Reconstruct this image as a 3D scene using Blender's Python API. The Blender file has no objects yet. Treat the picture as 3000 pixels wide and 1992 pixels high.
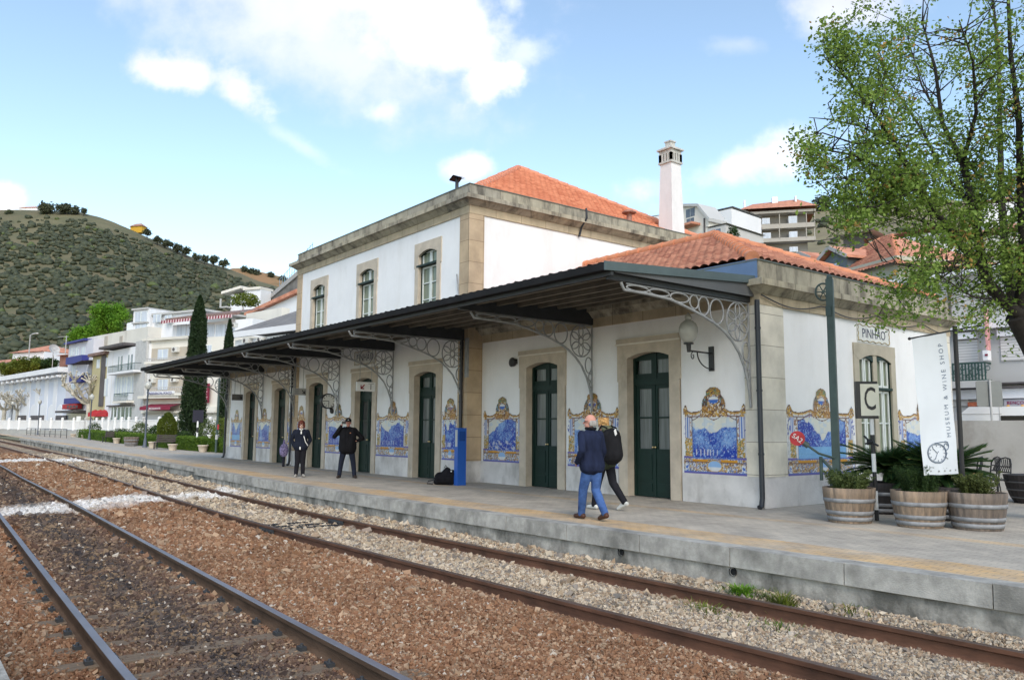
import bpy, bmesh, math, random
import numpy as np
from mathutils import Vector, Matrix
R = math.radians
scene = bpy.context.scene
col = scene.collection

# ------------------------------------------------------------------ camera
F_PX, YAW, PITCH, ROLL, EYE = 2345.8, 0.659523, 0.113045, 0.007215, 1.42
_fh = Vector((-math.cos(YAW), math.sin(YAW), 0)); _rt = Vector((math.sin(YAW), math.cos(YAW), 0)); _z = Vector((0, 0, 1))
FW = _fh * math.cos(PITCH) + _z * math.sin(PITCH)
_up = _z * math.cos(PITCH) - _fh * math.sin(PITCH)
RT = _rt * math.cos(ROLL) + _up * math.sin(ROLL)
UP = _up * math.cos(ROLL) - _rt * math.sin(ROLL)
EYEP = Vector((0, 0, EYE))
cam_d = bpy.data.cameras.new('camera'); cam = bpy.data.objects.new('camera', cam_d); col.objects.link(cam)
cam_d.sensor_width = 36; cam_d.lens = 36 * F_PX / 3000; cam_d.clip_start = 0.1; cam_d.clip_end = 6000
cam.matrix_world = Matrix(((RT.x, UP.x, -FW.x, 0), (RT.y, UP.y, -FW.y, 0), (RT.z, UP.z, -FW.z, EYE), (0, 0, 0, 1)))
scene.camera = cam

def at(px, py, depth):
    """world point seen at a survey pixel of the photograph at a given distance along the view axis"""
    return EYEP + (FW + RT * ((px - 1500) / F_PX) - UP * ((py - 996) / F_PX)) * depth
def g(X):
    return .0075 * max(0., -X - 35.)

# ------------------------------------------------------------------ exposure
scene.view_settings.view_transform = 'Standard'; scene.view_settings.look = 'None'
scene.view_settings.gamma = 1; scene.view_settings.use_curve_mapping = False
scene.view_settings.exposure = 0.56
scene.cycles.max_bounces = 6; scene.cycles.diffuse_bounces = 3; scene.cycles.transparent_max_bounces = 8

# ------------------------------------------------------------------ sun and sky
SUNV = Vector((.66, -.34, .67)).normalized()
sun_d = bpy.data.lights.new('sun', 'SUN'); sun_d.energy = 1.0; sun_d.angle = R(22); sun_d.color = (1, .96, .9)
sun = bpy.data.objects.new('sun', sun_d); col.objects.link(sun)
sun.rotation_euler = (-SUNV).to_track_quat('-Z', 'Y').to_euler(); sun.location = (0, 0, 50)
world = bpy.data.worlds.new('World'); scene.world = world; world.use_nodes = True
def build_world():
    nt = world.node_tree; nt.nodes.clear()
    N = nt.nodes.new; L = nt.links.new
    def m(op, a, b=None, c=None):
        n = N('ShaderNodeMath'); n.operation = op
        for i, s in enumerate((a, b, c)):
            if s is None: continue
            if isinstance(s, (int, float)): n.inputs[i].default_value = s
            else: L(s, n.inputs[i])
        return n.outputs[0]
    sky = N('ShaderNodeTexSky'); sky.sky_type = 'NISHITA'; sky.sun_disc = False
    sky.sun_elevation = math.asin(SUNV.z); sky.sun_rotation = math.atan2(SUNV.x, SUNV.y)
    sky.air_density = 1.0; sky.dust_density = 1.2; sky.ozone_density = 2.2; sky.altitude = 100
    tc = N('ShaderNodeTexCoord')
    sep = N('ShaderNodeSeparateXYZ'); L(tc.outputs['Generated'], sep.inputs[0])
    # azimuth / elevation layout of the clouds (fixed to the compass)
    fx, fy = -0.7903, 0.6127
    fwd = m('ADD', m('MULTIPLY', sep.outputs[0], fx), m('MULTIPLY', sep.outputs[1], fy))
    fwd = m('MAXIMUM', fwd, .02)
    rgt = m('ADD', m('MULTIPLY', sep.outputs[0], -fx * 0 + fy), m('MULTIPLY', sep.outputs[1], -fx))
    u = m('DIVIDE', rgt, fwd); v = m('DIVIDE', sep.outputs[2], fwd)
    nz = N('ShaderNodeTexNoise'); nz.inputs['Scale'].default_value = 10; nz.inputs['Detail'].default_value = 9; nz.inputs['Roughness'].default_value = .58
    cmb = N('ShaderNodeCombineXYZ'); L(u, cmb.inputs[0]); L(v, cmb.inputs[1]); L(cmb.outputs[0], nz.inputs['Vector'])
    nz2 = N('ShaderNodeTexNoise'); nz2.inputs['Scale'].default_value = 2.6; nz2.inputs['Detail'].default_value = 4
    L(cmb.outputs[0], nz2.inputs['Vector'])
    turb = m('SUBTRACT', nz.outputs['Fac'], .5)
    def uv(px, py):
        d = (FW + RT * ((px - 1500) / F_PX) - UP * ((py - 996) / F_PX))
        f_ = d.x * fx + d.y * fy; r_ = d.x * fy - d.y * fx
        return r_ / f_, d.z / f_
    # px, py, half width, half height, tilt(deg), strength, noise amount, softness
    blobs = [(900, 20, 560, 240, -14, 1.0, .6, .7), (1270, 60, 250, 190, -32, 1.05, .55, .40), (1120, -60, 330, 130, -10, 1.0, .6, .6), (1000, 160, 420, 150, -16, .9, .7, .8),
             (1430, 240, 100, 75, 0, 1.0, .9, .4), (520, 215, 150, 55, -8, 1.0, .85, .45), (700, 270, 115, 62, -40, 1.0, .9, .5),
             (1130, 325, 50, 26, 10, .6, 1.2, .7), (1365, 495, 72, 52, 0, 1.05, .6, .4), (20, 585, 55, 50, 0, 1.0, .5, .4),
             (2180, 480, 230, 52, 18, .85, 1.1, .8), (2480, 20, 150, 90, 10, .9, 1.0, .7), (1500, 10, 50, 45, 0, .7, 1.2, .7),
             (1530, 150, 75, 40, 10, .45, 1.3, .8), (870, 420, 110, 22, -32, .3, 1.3, .9), (2160, 130, 70, 25, 0, .3, 1.2, .9)]
    den = None; lav = None
    for bi, (px, py, hw, hh, tilt, st, na, soft) in enumerate(blobs):
        u0, v0 = uv(px, py); a = hw / F_PX * 1.05; b = hh / F_PX * 1.05; t = R(tilt)
        du = m('SUBTRACT', u, u0); dv = m('SUBTRACT', v, v0)
        p = m('DIVIDE', m('ADD', m('MULTIPLY', du, math.cos(t)), m('MULTIPLY', dv, math.sin(t))), a)
        q = m('DIVIDE', m('SUBTRACT', m('MULTIPLY', dv, math.cos(t)), m('MULTIPLY', du, math.sin(t))), b)
        d = m('SQRT', m('ADD', m('MULTIPLY', p, p), m('MULTIPLY', q, q)))
        d = m('SUBTRACT', d, m('MULTIPLY', turb, na * 3.4))
        mr = N('ShaderNodeMapRange'); mr.interpolation_type = 'SMOOTHSTEP'
        L(d, mr.inputs[0]); mr.inputs[1].default_value = 1 + soft * .7; mr.inputs[2].default_value = 1 - min(.95, soft * 1.35)
        mr.inputs[3].default_value = 0; mr.inputs[4].default_value = st
        if bi in (0, 3): lav = mr.outputs[0] if lav is None else m('MAXIMUM', lav, mr.outputs[0])
        else: den = mr.outputs[0] if den is None else m('MAXIMUM', den, mr.outputs[0])
    den = m('MINIMUM', den, 1.0)
    grade = N('ShaderNodeMix'); grade.data_type = 'RGBA'; grade.blend_type = 'MULTIPLY'; grade.inputs[0].default_value = 1
    L(sky.outputs[0], grade.inputs[6]); grade.inputs[7].default_value = (1.86, 1.74, 1.50, 1)
    # cloud body: sunlit white to soft grey-violet
    cr = N('ShaderNodeValToRGB'); cr.color_ramp.elements[0].position = .36; cr.color_ramp.elements[0].color = (5.0, 5.2, 6.0, 1)
    cr.color_ramp.elements[1].position = .6; cr.color_ramp.elements[1].color = (7.6, 7.6, 7.7, 1)
    L(nz2.outputs['Fac'], cr.inputs[0])
    mxl = N('ShaderNodeMix'); mxl.data_type = 'RGBA'; L(m('MULTIPLY', m('MINIMUM', lav, 1.), .88), mxl.inputs[0]); L(grade.outputs[2], mxl.inputs[6]); mxl.inputs[7].default_value = (5.6, 5.75, 6.6, 1)
    mix = N('ShaderNodeMix'); mix.data_type = 'RGBA'; L(den, mix.inputs[0]); L(mxl.outputs[2], mix.inputs[6]); L(cr.outputs[0], mix.inputs[7])
    bg = N('ShaderNodeBackground'); bg.inputs['Strength'].default_value = .13; L(mix.outputs[2], bg.inputs['Color'])
    out = N('ShaderNodeOutputWorld'); L(bg.outputs[0], out.inputs[0])
build_world()

# ------------------------------------------------------------------ materials
MATS = {}
def mat(name, base, rough=.8, var=.12, vs=3., bump=0., bs=40., metal=0., spec=.35, detail=4, tint=None, stain=None, coat=0., emit=None, stretch=None, attr=None):
    """procedural material: base colour broken up by noise, optional bump, optional streaky stains"""
    if name in MATS: return MATS[name]
    mt = bpy.data.materials.new(name); mt.use_nodes = True; nt = mt.node_tree; MATS[name] = mt
    b = nt.nodes['Principled BSDF']; N = nt.nodes.new; L = nt.links.new
    b.inputs['Roughness'].default_value = rough; b.inputs['Metallic'].default_value = metal; b.inputs['Specular IOR Level'].default_value = spec
    if coat: b.inputs['Coat Weight'].default_value = coat
    tc = N('ShaderNodeTexCoord'); vec = tc.outputs['Object']
    if stretch:
        mp = N('ShaderNodeMapping'); mp.inputs['Scale'].default_value = stretch; L(vec, mp.inputs[0]); vec = mp.outputs[0]
    nz = N('ShaderNodeTexNoise'); nz.inputs['Scale'].default_value = vs; nz.inputs['Detail'].default_value = detail; nz.inputs['Roughness'].default_value = .6
    L(vec, nz.inputs['Vector'])
    ramp = N('ShaderNodeValToRGB'); e = ramp.color_ramp.elements
    e[0].position = .3; e[1].position = .7
    t2 = tint or base
    e[0].color = tuple(c * (1 - var) for c in base) + (1,); e[1].color = tuple(min(1, c * (1 + var)) for c in t2) + (1,)
    L(nz.outputs['Fac'], ramp.inputs[0]); colr = ramp.outputs[0]
    if stain:
        sc, amt, scol, lo, hi, sstr = stain
        mp = N('ShaderNodeMapping'); mp.inputs['Scale'].default_value = sstr; L(tc.outputs['Object'], mp.inputs[0])
        n2 = N('ShaderNodeTexNoise'); n2.inputs['Scale'].default_value = sc; n2.inputs['Detail'].default_value = 6; n2.inputs['Roughness'].default_value = .65; L(mp.outputs[0], n2.inputs['Vector'])
        mr = N('ShaderNodeMapRange'); L(n2.outputs['Fac'], mr.inputs[0]); mr.inputs[1].default_value = lo; mr.inputs[2].default_value = hi; mr.inputs[4].default_value = amt
        mx = N('ShaderNodeMix'); mx.data_type = 'RGBA'; L(mr.outputs[0], mx.inputs[0]); L(colr, mx.inputs[6]); mx.inputs[7].default_value = tuple(scol) + (1,)
        colr = mx.outputs[2]
    if attr:
        at_ = N('ShaderNodeAttribute'); at_.attribute_name = attr
        mx = N('ShaderNodeMix'); mx.data_type = 'RGBA'; mx.blend_type = 'MULTIPLY'; mx.inputs[0].default_value = 1
        L(colr, mx.inputs[6]); L(at_.outputs['Color'], mx.inputs[7]); colr = mx.outputs[2]
    L(colr, b.inputs['Base Color'])
    if bump:
        n3 = N('ShaderNodeTexNoise'); n3.inputs['Scale'].default_value = bs; n3.inputs['Detail'].default_value = 5; L(vec, n3.inputs['Vector'])
        bp = N('ShaderNodeBump'); bp.inputs['Strength'].default_value = bump; bp.inputs['Distance'].default_value = .02
        L(n3.outputs['Fac'], bp.inputs['Height']); L(bp.outputs[0], b.inputs['Normal'])
    if emit:
        b.inputs['Emission Color'].default_value = tuple(emit[0]) + (1,); b.inputs['Emission Strength'].default_value = emit[1]
    return mt
def nodes_of(m): return m.node_tree, m.node_tree.nodes, m.node_tree.links, m.node_tree.nodes['Principled BSDF']

def leaf_mat(name, c0, c1, c2=None):
    mt = bpy.data.materials.new(name); mt.use_nodes = True; nt, nn, ll, b = nodes_of(mt)
    a = nn.new('ShaderNodeAttribute'); a.attribute_name = 'rnd'
    r = nn.new('ShaderNodeValToRGB'); r.color_ramp.elements[0].color = tuple(c0) + (1,); r.color_ramp.elements[1].color = tuple(c1) + (1,)
    if c2:
        e = r.color_ramp.elements.new(.94); e.color = tuple(c1) + (1,); r.color_ramp.elements[-1].color = tuple(c2) + (1,)
    ll.new(a.outputs['Fac'], r.inputs[0]); ll.new(r.outputs[0], b.inputs['Base Color'])
    b.inputs['Roughness'].default_value = .55; b.inputs['Specular IOR Level'].default_value = .3
    tr = nn.new('ShaderNodeBsdfTranslucent'); ll.new(r.outputs[0], tr.inputs['Color'])
    mx = nn.new('ShaderNodeMixShader'); mx.inputs[0].default_value = .35
    out = nn['Material Output']; ll.new(b.outputs[0], mx.inputs[1]); ll.new(tr.outputs[0], mx.inputs[2]); ll.new(mx.outputs[0], out.inputs[0])
    return mt

def vcol_mat(name, rough=.6, spec=.3, bump=0., coat=0.):
    mt = bpy.data.materials.new(name); mt.use_nodes = True; nt, nn, ll, b = nodes_of(mt)
    a = nn.new('ShaderNodeAttribute'); a.attribute_name = 'Col'; ll.new(a.outputs['Color'], b.inputs['Base Color'])
    b.inputs['Roughness'].default_value = rough; b.inputs['Specular IOR Level'].default_value = spec; b.inputs['Coat Weight'].default_value = coat
    return mt

# ------------------------------------------------------------------ mesh helpers
WORLD_ROOTS = set()
def tag(o, label=None, cat=None, group=None, kind=None):
    if label: o['label'] = label
    if cat: o['category'] = cat
    if group: o['group'] = group
    if kind: o['kind'] = kind
    return o
def root(name, loc, label, cat, group=None, rz=0., local=False):
    o = bpy.data.objects.new(name, None); o.empty_display_size = .2; col.objects.link(o)
    o.location = loc; o.rotation_euler = (0, 0, rz); tag(o, label, cat, group)
    if not local: WORLD_ROOTS.add(o.name)
    return o
def link(name, me, parent=None):
    o = bpy.data.objects.new(name, me); col.objects.link(o)
    if parent is not None:
        o.parent = parent
        if parent.name in WORLD_ROOTS: o.location = -Vector(parent.location)
    return o
def copy_tree(o, parent=None):
    c = o.copy(); col.objects.link(c); c.parent = parent
    for ch in [x for x in bpy.data.objects if x.parent == o]: copy_tree(ch, c)
    return c
class MB:
    def __init__(s): s.v = []; s.f = []; s.sm = []
    def add(s, vs, fs, smooth=False):
        n = len(s.v); s.v += [tuple(p) for p in vs]; s.f += [tuple(i + n for i in f) for f in fs]; s.sm += [smooth] * len(fs); return s
    def box(s, x0, y0, z0, x1, y1, z1):
        x0, x1 = min(x0, x1), max(x0, x1); y0, y1 = min(y0, y1), max(y0, y1); z0, z1 = min(z0, z1), max(z0, z1)
        return s.add([(x0, y0, z0), (x1, y0, z0), (x1, y1, z0), (x0, y1, z0), (x0, y0, z1), (x1, y0, z1), (x1, y1, z1), (x0, y1, z1)],
                     [(0, 3, 2, 1), (4, 5, 6, 7), (0, 1, 5, 4), (1, 2, 6, 5), (2, 3, 7, 6), (3, 0, 4, 7)])
    def obox(s, c, ax, ay, az):
        c, ax, ay, az = map(Vector, (c, ax, ay, az)); P = []
        for k in (-1, 1):
            for (i, j) in ((-1, -1), (1, -1), (1, 1), (-1, 1)): P.append(c + ax * i + ay * j + az * k)
        return s.add(P, [(0, 3, 2, 1), (4, 5, 6, 7), (0, 1, 5, 4), (1, 2, 6, 5), (2, 3, 7, 6), (3, 0, 4, 7)])
    def beam(s, p0, p1, w, h, up=(0, 0, 1)):
        p0, p1 = Vector(p0), Vector(p1); d = (p1 - p0); L_ = d.length; d.normalize()
        sd = d.cross(Vector(up)).normalized(); u2 = sd.cross(d)
        return s.obox((p0 + p1) / 2, d * L_ / 2, sd * w / 2, u2 * h / 2)
    def quad(s, a, b, c, d): return s.add([a, b, c, d], [(0, 1, 2, 3)])
    def cyl(s, p0, p1, r0, r1=None, n=10, caps=True, smooth=True):
        r1 = r0 if r1 is None else r1; p0, p1 = Vector(p0), Vector(p1); d = (p1 - p0).normalized()
        a = d.orthogonal().normalized(); b = d.cross(a)
        vs = []
        for (p, r) in ((p0, r0), (p1, r1)):
            for i in range(n):
                t = 2 * math.pi * i / n; vs.append(p + (a * math.cos(t) + b * math.sin(t)) * r)
        s.add(vs, [(i, (i + 1) % n, n + (i + 1) % n, n + i) for i in range(n)], smooth)
        if caps: s.add(vs[:n][::-1] + vs[n:], [tuple(range(n)), tuple(range(n, 2 * n))])
        return s
    def tube(s, pts, r, n=6, closed=False, caps=True):
        pts = [Vector(p) for p in pts]; m = len(pts); rs = r if isinstance(r, (list, tuple)) else [r] * m
        vs = []; prev = None
        for i, p in enumerate(pts):
            if closed: d = (pts[(i + 1) % m] - pts[i - 1])
            else: d = pts[min(i + 1, m - 1)] - pts[max(i - 1, 0)]
            d.normalize()
            if prev is None: a = d.orthogonal().normalized()
            else:
                a = prev - d * prev.dot(d)
                a = a.normalized() if a.length > 1e-6 else d.orthogonal().normalized()
            prev = a; b = d.cross(a)
            for k in range(n):
                t = 2 * math.pi * k / n; vs.append(p + (a * math.cos(t) + b * math.sin(t)) * rs[i])
        fs = []
        for i in range(m if closed else m - 1):
            j = (i + 1) % m
            for k in range(n): fs.append((i * n + k, i * n + (k + 1) % n, j * n + (k + 1) % n, j * n + k))
        s.add(vs, fs, True)
        if caps and not closed: s.add(vs[:n] + vs[-n:], [tuple(range(n))[::-1], tuple(range(n, 2 * n))])
        return s
    def lathe(s, prof, c=(0, 0, 0), n=20, smooth=True, caps=True):
        c = Vector(c); vs = []
        for (r, z) in prof:
            for k in range(n):
                t = 2 * math.pi * k / n; vs.append(c + Vector((r * math.cos(t), r * math.sin(t), z)))
        m = len(prof)
        s.add(vs, [(i * n + k, i * n + (k + 1) % n, (i + 1) * n + (k + 1) % n, (i + 1) * n + k) for i in range(m - 1) for k in range(n)], smooth)
        if caps: s.add(vs[:n] + vs[-n:], [tuple(range(n))[::-1], tuple(range(n, 2 * n))])
        return s
    def ell(s, c, rx, ry=None, rz=None, seg=12, rings=8, M=None):
        ry = rx if ry is None else ry; rz = rx if rz is None else rz; c = Vector(c); vs = []; M = M or Matrix.Identity(3)
        for i in range(rings + 1):
            ph = math.pi * i / rings
            for k in range(seg):
                t = 2 * math.pi * k / seg
                vs.append(c + M @ Vector((rx * math.sin(ph) * math.cos(t), ry * math.sin(ph) * math.sin(t), -rz * math.cos(ph))))
        s.add(vs, [(i * seg + k, i * seg + (k + 1) % seg, (i + 1) * seg + (k + 1) % seg, (i + 1) * seg + k) for i in range(rings) for k in range(seg)], True)
        return s
    def cap(s, p0, p1, r0, r1=None, n=10):
        r1 = r0 if r1 is None else r1
        s.cyl(p0, p1, r0, r1, n, caps=True); s.ell(p0, r0, seg=n, rings=6); s.ell(p1, r1, seg=n, rings=6); return s
    def prism(s, poly, fn0, fn1):
        """extrude a 2D polygon between the two mappings fn0(u,v), fn1(u,v)"""
        n = len(poly); a = [fn0(*p) for p in poly]; b = [fn1(*p) for p in poly]
        s.add(a + b, [tuple(range(n))[::-1], tuple(range(n, 2 * n))] + [(i, (i + 1) % n, n + (i + 1) % n, n + i) for i in range(n)])
        return s
    def build(s, name, m, parent=None, label=None):
        me = bpy.data.meshes.new(name); me.from_pydata(s.v, [], s.f)
        me.polygons.foreach_set('use_smooth', s.sm); me.materials.append(m)
        bm = bmesh.new(); bm.from_mesh(me); bmesh.ops.recalc_face_normals(bm, faces=bm.faces); bm.to_mesh(me); bm.free()
        o = link(name, me, parent)
        if label: o['label'] = label
        return o
def arr_mesh(name, V, Fc, m, parent=None, colr=None, rnd=None, smooth=False, uv=None):
    """numpy arrays to a mesh; every face has the same number of corners"""
    V = np.asarray(V, np.float32); Fc = np.asarray(Fc, np.int32); k = Fc.shape[1]
    me = bpy.data.meshes.new(name); me.vertices.add(len(V)); me.vertices.foreach_set('co', V.ravel())
    me.loops.add(Fc.size); me.loops.foreach_set('vertex_index', Fc.ravel()); me.polygons.add(len(Fc))
    me.polygons.foreach_set('loop_start', np.arange(0, Fc.size, k, dtype=np.int32))
    me.polygons.foreach_set('loop_total', np.full(len(Fc), k, np.int32))
    me.polygons.foreach_set('use_smooth', np.full(len(Fc), smooth))
    if colr is not None:
        a = me.color_attributes.new('Col', 'FLOAT_COLOR', 'POINT'); c = np.ones((len(V), 4), np.float32); c[:, :3] = colr; a.data.foreach_set('color', c.ravel())
    if rnd is not None:
        a = me.attributes.new('rnd', 'FLOAT', 'POINT'); a.data.foreach_set('value', np.asarray(rnd, np.float32))
    if uv is not None:
        l = me.uv_layers.new(name='UVMap'); l.data.foreach_set('uv', np.asarray(uv, np.float32)[Fc.ravel()].ravel())
    me.materials.append(m); me.update(calc_edges=True); me.validate()
    return link(name, me, parent)
def join_arr(parts):
    Vs, Fs, Rs, n = [], [], [], 0
    for (V, F_, r_) in parts: Vs.append(V); Fs.append(F_ + n); Rs.append(r_); n += len(V)
    return np.concatenate(Vs), np.concatenate(Fs), np.concatenate(Rs)
def leaves(rng, P, size, flat=.5, aspect=.6, rlo=0., rhi=1., outward=None):
    """one folded quad per point of P; returns V, F, rnd"""
    n = len(P); nrm = rng.normal(size=(n, 3)); nrm[:, 2] += flat * 2
    if outward is not None: nrm += outward
    nrm /= np.linalg.norm(nrm, axis=1, keepdims=True)
    a = rng.normal(size=(n, 3)); a -= (a * nrm).sum(1, keepdims=True) * nrm; a /= np.linalg.norm(a, axis=1, keepdims=True); b = np.cross(nrm, a)
    s_ = (size * rng.uniform(.6, 1.35, n))[:, None]
    V = np.stack([P - a * s_ / 2, P + b * s_ * aspect / 2 + nrm * s_ * .08, P + a * s_ / 2, P - b * s_ * aspect / 2 + nrm * s_ * .08], 1).reshape(-1, 3)
    Fq = np.arange(4 * n).reshape(n, 4); r = np.repeat(rng.uniform(rlo, rhi, n), 4)
    return V, Fq, r
def text_mb(mb, body, origin, right, up, size, thick=.004, align='CENTER', spacing=1.0, bold=0., xs=1.):
    """letters laid flat on a surface: added to mb as thin solids"""
    cu = bpy.data.curves.new('lettering', 'FONT'); cu.body = body; cu.size = size; cu.align_x = align; cu.align_y = 'CENTER'
    cu.space_character = spacing; cu.extrude = thick / 2; cu.resolution_u = 3; cu.offset = bold
    o = bpy.data.objects.new('lettering', cu); col.objects.link(o)
    dg = bpy.context.evaluated_depsgraph_get(); me = bpy.data.meshes.new_from_object(o.evaluated_get(dg))
    right, up, origin = Vector(right).normalized(), Vector(up).normalized(), Vector(origin); nn = right.cross(up)
    mb.add([origin + right * (v.co.x * xs) + up * v.co.y + nn * (v.co.z + thick / 2) for v in me.vertices], [tuple(p.vertices) for p in me.polygons])
    bpy.data.objects.remove(o); bpy.data.curves.remove(cu); bpy.data.meshes.remove(me)
    return mb

# ------------------------------------------------------------------ facade frames: (u along, z up, d outward)
def frame_front(wy): return lambda u, z, d: (u, wy - d, z)
def frame_side(wx): return lambda u, z, d: (wx + d, u, z)
def fbox(mb, fr, u0, u1, z0, z1, d0, d1):
    P = [fr(u, z, d) for z in (z0, z1) for (u, d) in ((u0, d0), (u1, d0), (u1, d1), (u0, d1))]
    return mb.add(P, [(0, 3, 2, 1), (4, 5, 6, 7), (0, 1, 5, 4), (1, 2, 6, 5), (2, 3, 7, 6), (3, 0, 4, 7)])
def fwall(mb, fr, u0, u1, z0, z1, holes, d=0.):
    """wall sheet with rectangular openings (u0,u1,z0,z1)"""
    us = sorted({u0, u1} | {h[0] for h in holes} | {h[1] for h in holes}); zs = sorted({z0, z1} | {h[2] for h in holes} | {h[3] for h in holes})
    for i in range(len(us) - 1):
        for j in range(len(zs) - 1):
            uc, zc = (us[i] + us[i + 1]) / 2, (zs[j] + zs[j + 1]) / 2
            if any(h[0] < uc < h[1] and h[2] < zc < h[3] for h in holes) or not (u0 < uc < u1 and z0 < zc < z1): continue
            mb.quad(fr(us[i], zs[j], d), fr(us[i + 1], zs[j], d), fr(us[i + 1], zs[j + 1], d), fr(us[i], zs[j + 1], d))
    return mb

# ------------------------------------------------------------------ the materials of the place
m_white = mat('white_render', (.80, .80, .80), .9, .035, 1.3, .15, 60, stain=(1.1, .45, (.58, .56, .52), .5, .78, (1, 1, .28)))
m_plinth = mat('plinth_render', (.62, .60, .585), .9, .16, 1.7, .35, 25, stain=(1.6, .75, (.27, .25, .23), .5, .72, (1, 1, .5)))
def stone_mat(name, base, joint=(.2, .17, .13), bw=.9, bh=.42, stainc=(.07, .06, .05), amt=.6, lo=.52, coord='front'):
    m = mat(name, base, .88, .2, 2.2, .35, 70, tint=tuple(c * .92 for c in base), stain=(1.6, amt, stainc, lo, lo + .22, (1.5, 1.5, .45)))
    nt, nn, ll, b = nodes_of(m)
    src = b.inputs['Base Color'].links[0].from_socket
    tc = nn.new('ShaderNodeTexCoord'); mp = nn.new('ShaderNodeMapping'); mp.inputs['Rotation'].default_value = (R(90), 0, R(90) if coord == 'side' else 0)
    geo = nn.new('ShaderNodeSeparateXYZ'); ll.new(tc.outputs['Object'], geo.inputs[0])
    sm = nn.new('ShaderNodeMath'); ll.new(geo.outputs[0], sm.inputs[0]); ll.new(geo.outputs[1], sm.inputs[1])
    cb = nn.new('ShaderNodeCombineXYZ'); ll.new(sm.outputs[0], cb.inputs[0]); ll.new(geo.outputs[2], cb.inputs[1])
    br = nn.new('ShaderNodeTexBrick'); br.offset = 0.0; br.inputs['Scale'].default_value = 1; br.inputs['Brick Width'].default_value = bw; br.inputs['Row Height'].default_value = bh
    br.inputs['Mortar Size'].default_value = .007; br.inputs['Mortar Smooth'].default_value = .3
    br.inputs['Color1'].default_value = (1.08, 1.06, 1.0, 1); br.inputs['Color2'].default_value = (.86, .87, .9, 1); br.inputs['Mortar'].default_value = tuple(joint) + (1,); ll.new(cb.outputs[0], br.inputs['Vector'])
    mx = nn.new('ShaderNodeMix'); mx.data_type = 'RGBA'; mx.blend_type = 'MULTIPLY'; mx.inputs[0].default_value = .8
    ll.new(src, mx.inputs[6]); ll.new(br.outputs['Color'], mx.inputs[7]); ll.new(mx.outputs[2], b.inputs['Base Color'])
    return m
m_stone = stone_mat('granite_blocks', (.50, .385, .26), bh=.62, bw=1.3, amt=.3, lo=.55)
m_stone_side = stone_mat('pale_granite_quoin', (.68, .64, .55), bh=.62, bw=1.6, amt=.25, lo=.56)
m_frieze = stone_mat('granite_frieze', (.47, .39, .275), bh=3, bw=.95, amt=.45, lo=.54)
m_cornice = stone_mat('weathered_cornice', (.42, .38, .295), bh=9, bw=1.7, amt=.9, lo=.45)
m_parapet = stone_mat('stained_parapet', (.38, .35, .28), bh=9, bw=2.3, amt=.92, lo=.46)
m_surround = mat('door_granite', (.50, .435, .35), .85, .16, 2.6, .3, 60, stain=(2, .5, (.2, .17, .14), .56, .78, (1, 1, .4)))
m_green = mat('dark_green_paint', (.0045, .021, .016), .5, .15, 5, .05, 30, spec=.3)
m_wframe = mat('white_window_paint', (.66, .70, .68), .5, .06, 5)
m_glass_dark = mat('dark_glass', (.035, .042, .045), .12, .3, 1.2, spec=.5)
m_glass_curtain = mat('curtained_glass', (.20, .235, .17), .22, .35, 2.2, spec=.45, stretch=(9, 9, .4))
m_glass_white = mat('glass_with_blinds', (.13, .145, .145), .25, .3, 2, spec=.4, stretch=(7, 7, .4))
m_brass = mat('brass', (.7, .55, .3), .3, .1, 5, metal=1)
m_steel_dark = mat('painted_canopy_steel', (.040, .043, .047), .5, .2, 4)
m_steel_grey = mat('grey_bracket_iron', (.28, .29, .295), .5, .2, 6)
m_fascia = mat('blue_grey_fascia', (.085, .115, .12), .45, .12, 2)
m_fascia2 = mat('grey_infill_panel', (.11, .115, .12), .55, .1, 2)
m_flash = mat('blue_flashing', (.12, .19, .32), .45, .1, 2)
m_sheet = mat('canopy_sheet', (.030, .029, .027), .6, .2, 2, stretch=(1, 8, 1))
m_purlin = mat('canopy_purlin', (.17, .15, .115), .7, .25, 2.5)
m_pipe = mat('dark_downpipe', (.030, .034, .042), .4, .15, 4)
m_cap = mat('lead_capping', (.12, .135, .12), .6, .2, 3)

def tile_mat(name, c0, c1, lichen=.35):
    m = bpy.data.materials.new(name); m.use_nodes = True; nt, nn, ll, b = nodes_of(m)
    uv = nn.new('ShaderNodeUVMap'); uv.uv_map = 'UVMap'
    fl = nn.new('ShaderNodeVectorMath'); fl.operation = 'FLOOR'; ll.new(uv.outputs[0], fl.inputs[0])
    wn = nn.new('ShaderNodeTexWhiteNoise'); wn.noise_dimensions = '3D'; ll.new(fl.outputs[0], wn.inputs[0])
    r = nn.new('ShaderNodeValToRGB'); r.color_ramp.elements[0].color = tuple(c0) + (1,); r.color_ramp.elements[1].color = tuple(c1) + (1,)
    ll.new(wn.outputs['Value'], r.inputs[0])
    tc = nn.new('ShaderNodeTexCoord'); nz = nn.new('ShaderNodeTexNoise'); nz.inputs['Scale'].default_value = 2.5; nz.inputs['Detail'].default_value = 8; nz.inputs['Roughness'].default_value = .75
    ll.new(tc.outputs['Object'], nz.inputs['Vector'])
    mr = nn.new('ShaderNodeMapRange'); mr.inputs[1].default_value = .55; mr.inputs[2].default_value = .75; mr.inputs[4].default_value = lichen; ll.new(nz.outputs['Fac'], mr.inputs[0])
    mx = nn.new('ShaderNodeMix'); mx.data_type = 'RGBA'; ll.new(mr.outputs[0], mx.inputs[0]); ll.new(r.outputs[0], mx.inputs[6]); mx.inputs[7].default_value = (.22, .18, .13, 1)
    ll.new(mx.outputs[2], b.inputs['Base Color']); b.inputs['Roughness'].default_value = .85
    return m
m_tile_old = tile_mat('old_clay_tiles', (.33, .125, .08), (.55, .25, .16), .65)
m_tile_new = tile_mat('new_clay_tiles', (.46, .14, .07), (.64, .245, .135), .22)
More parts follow.
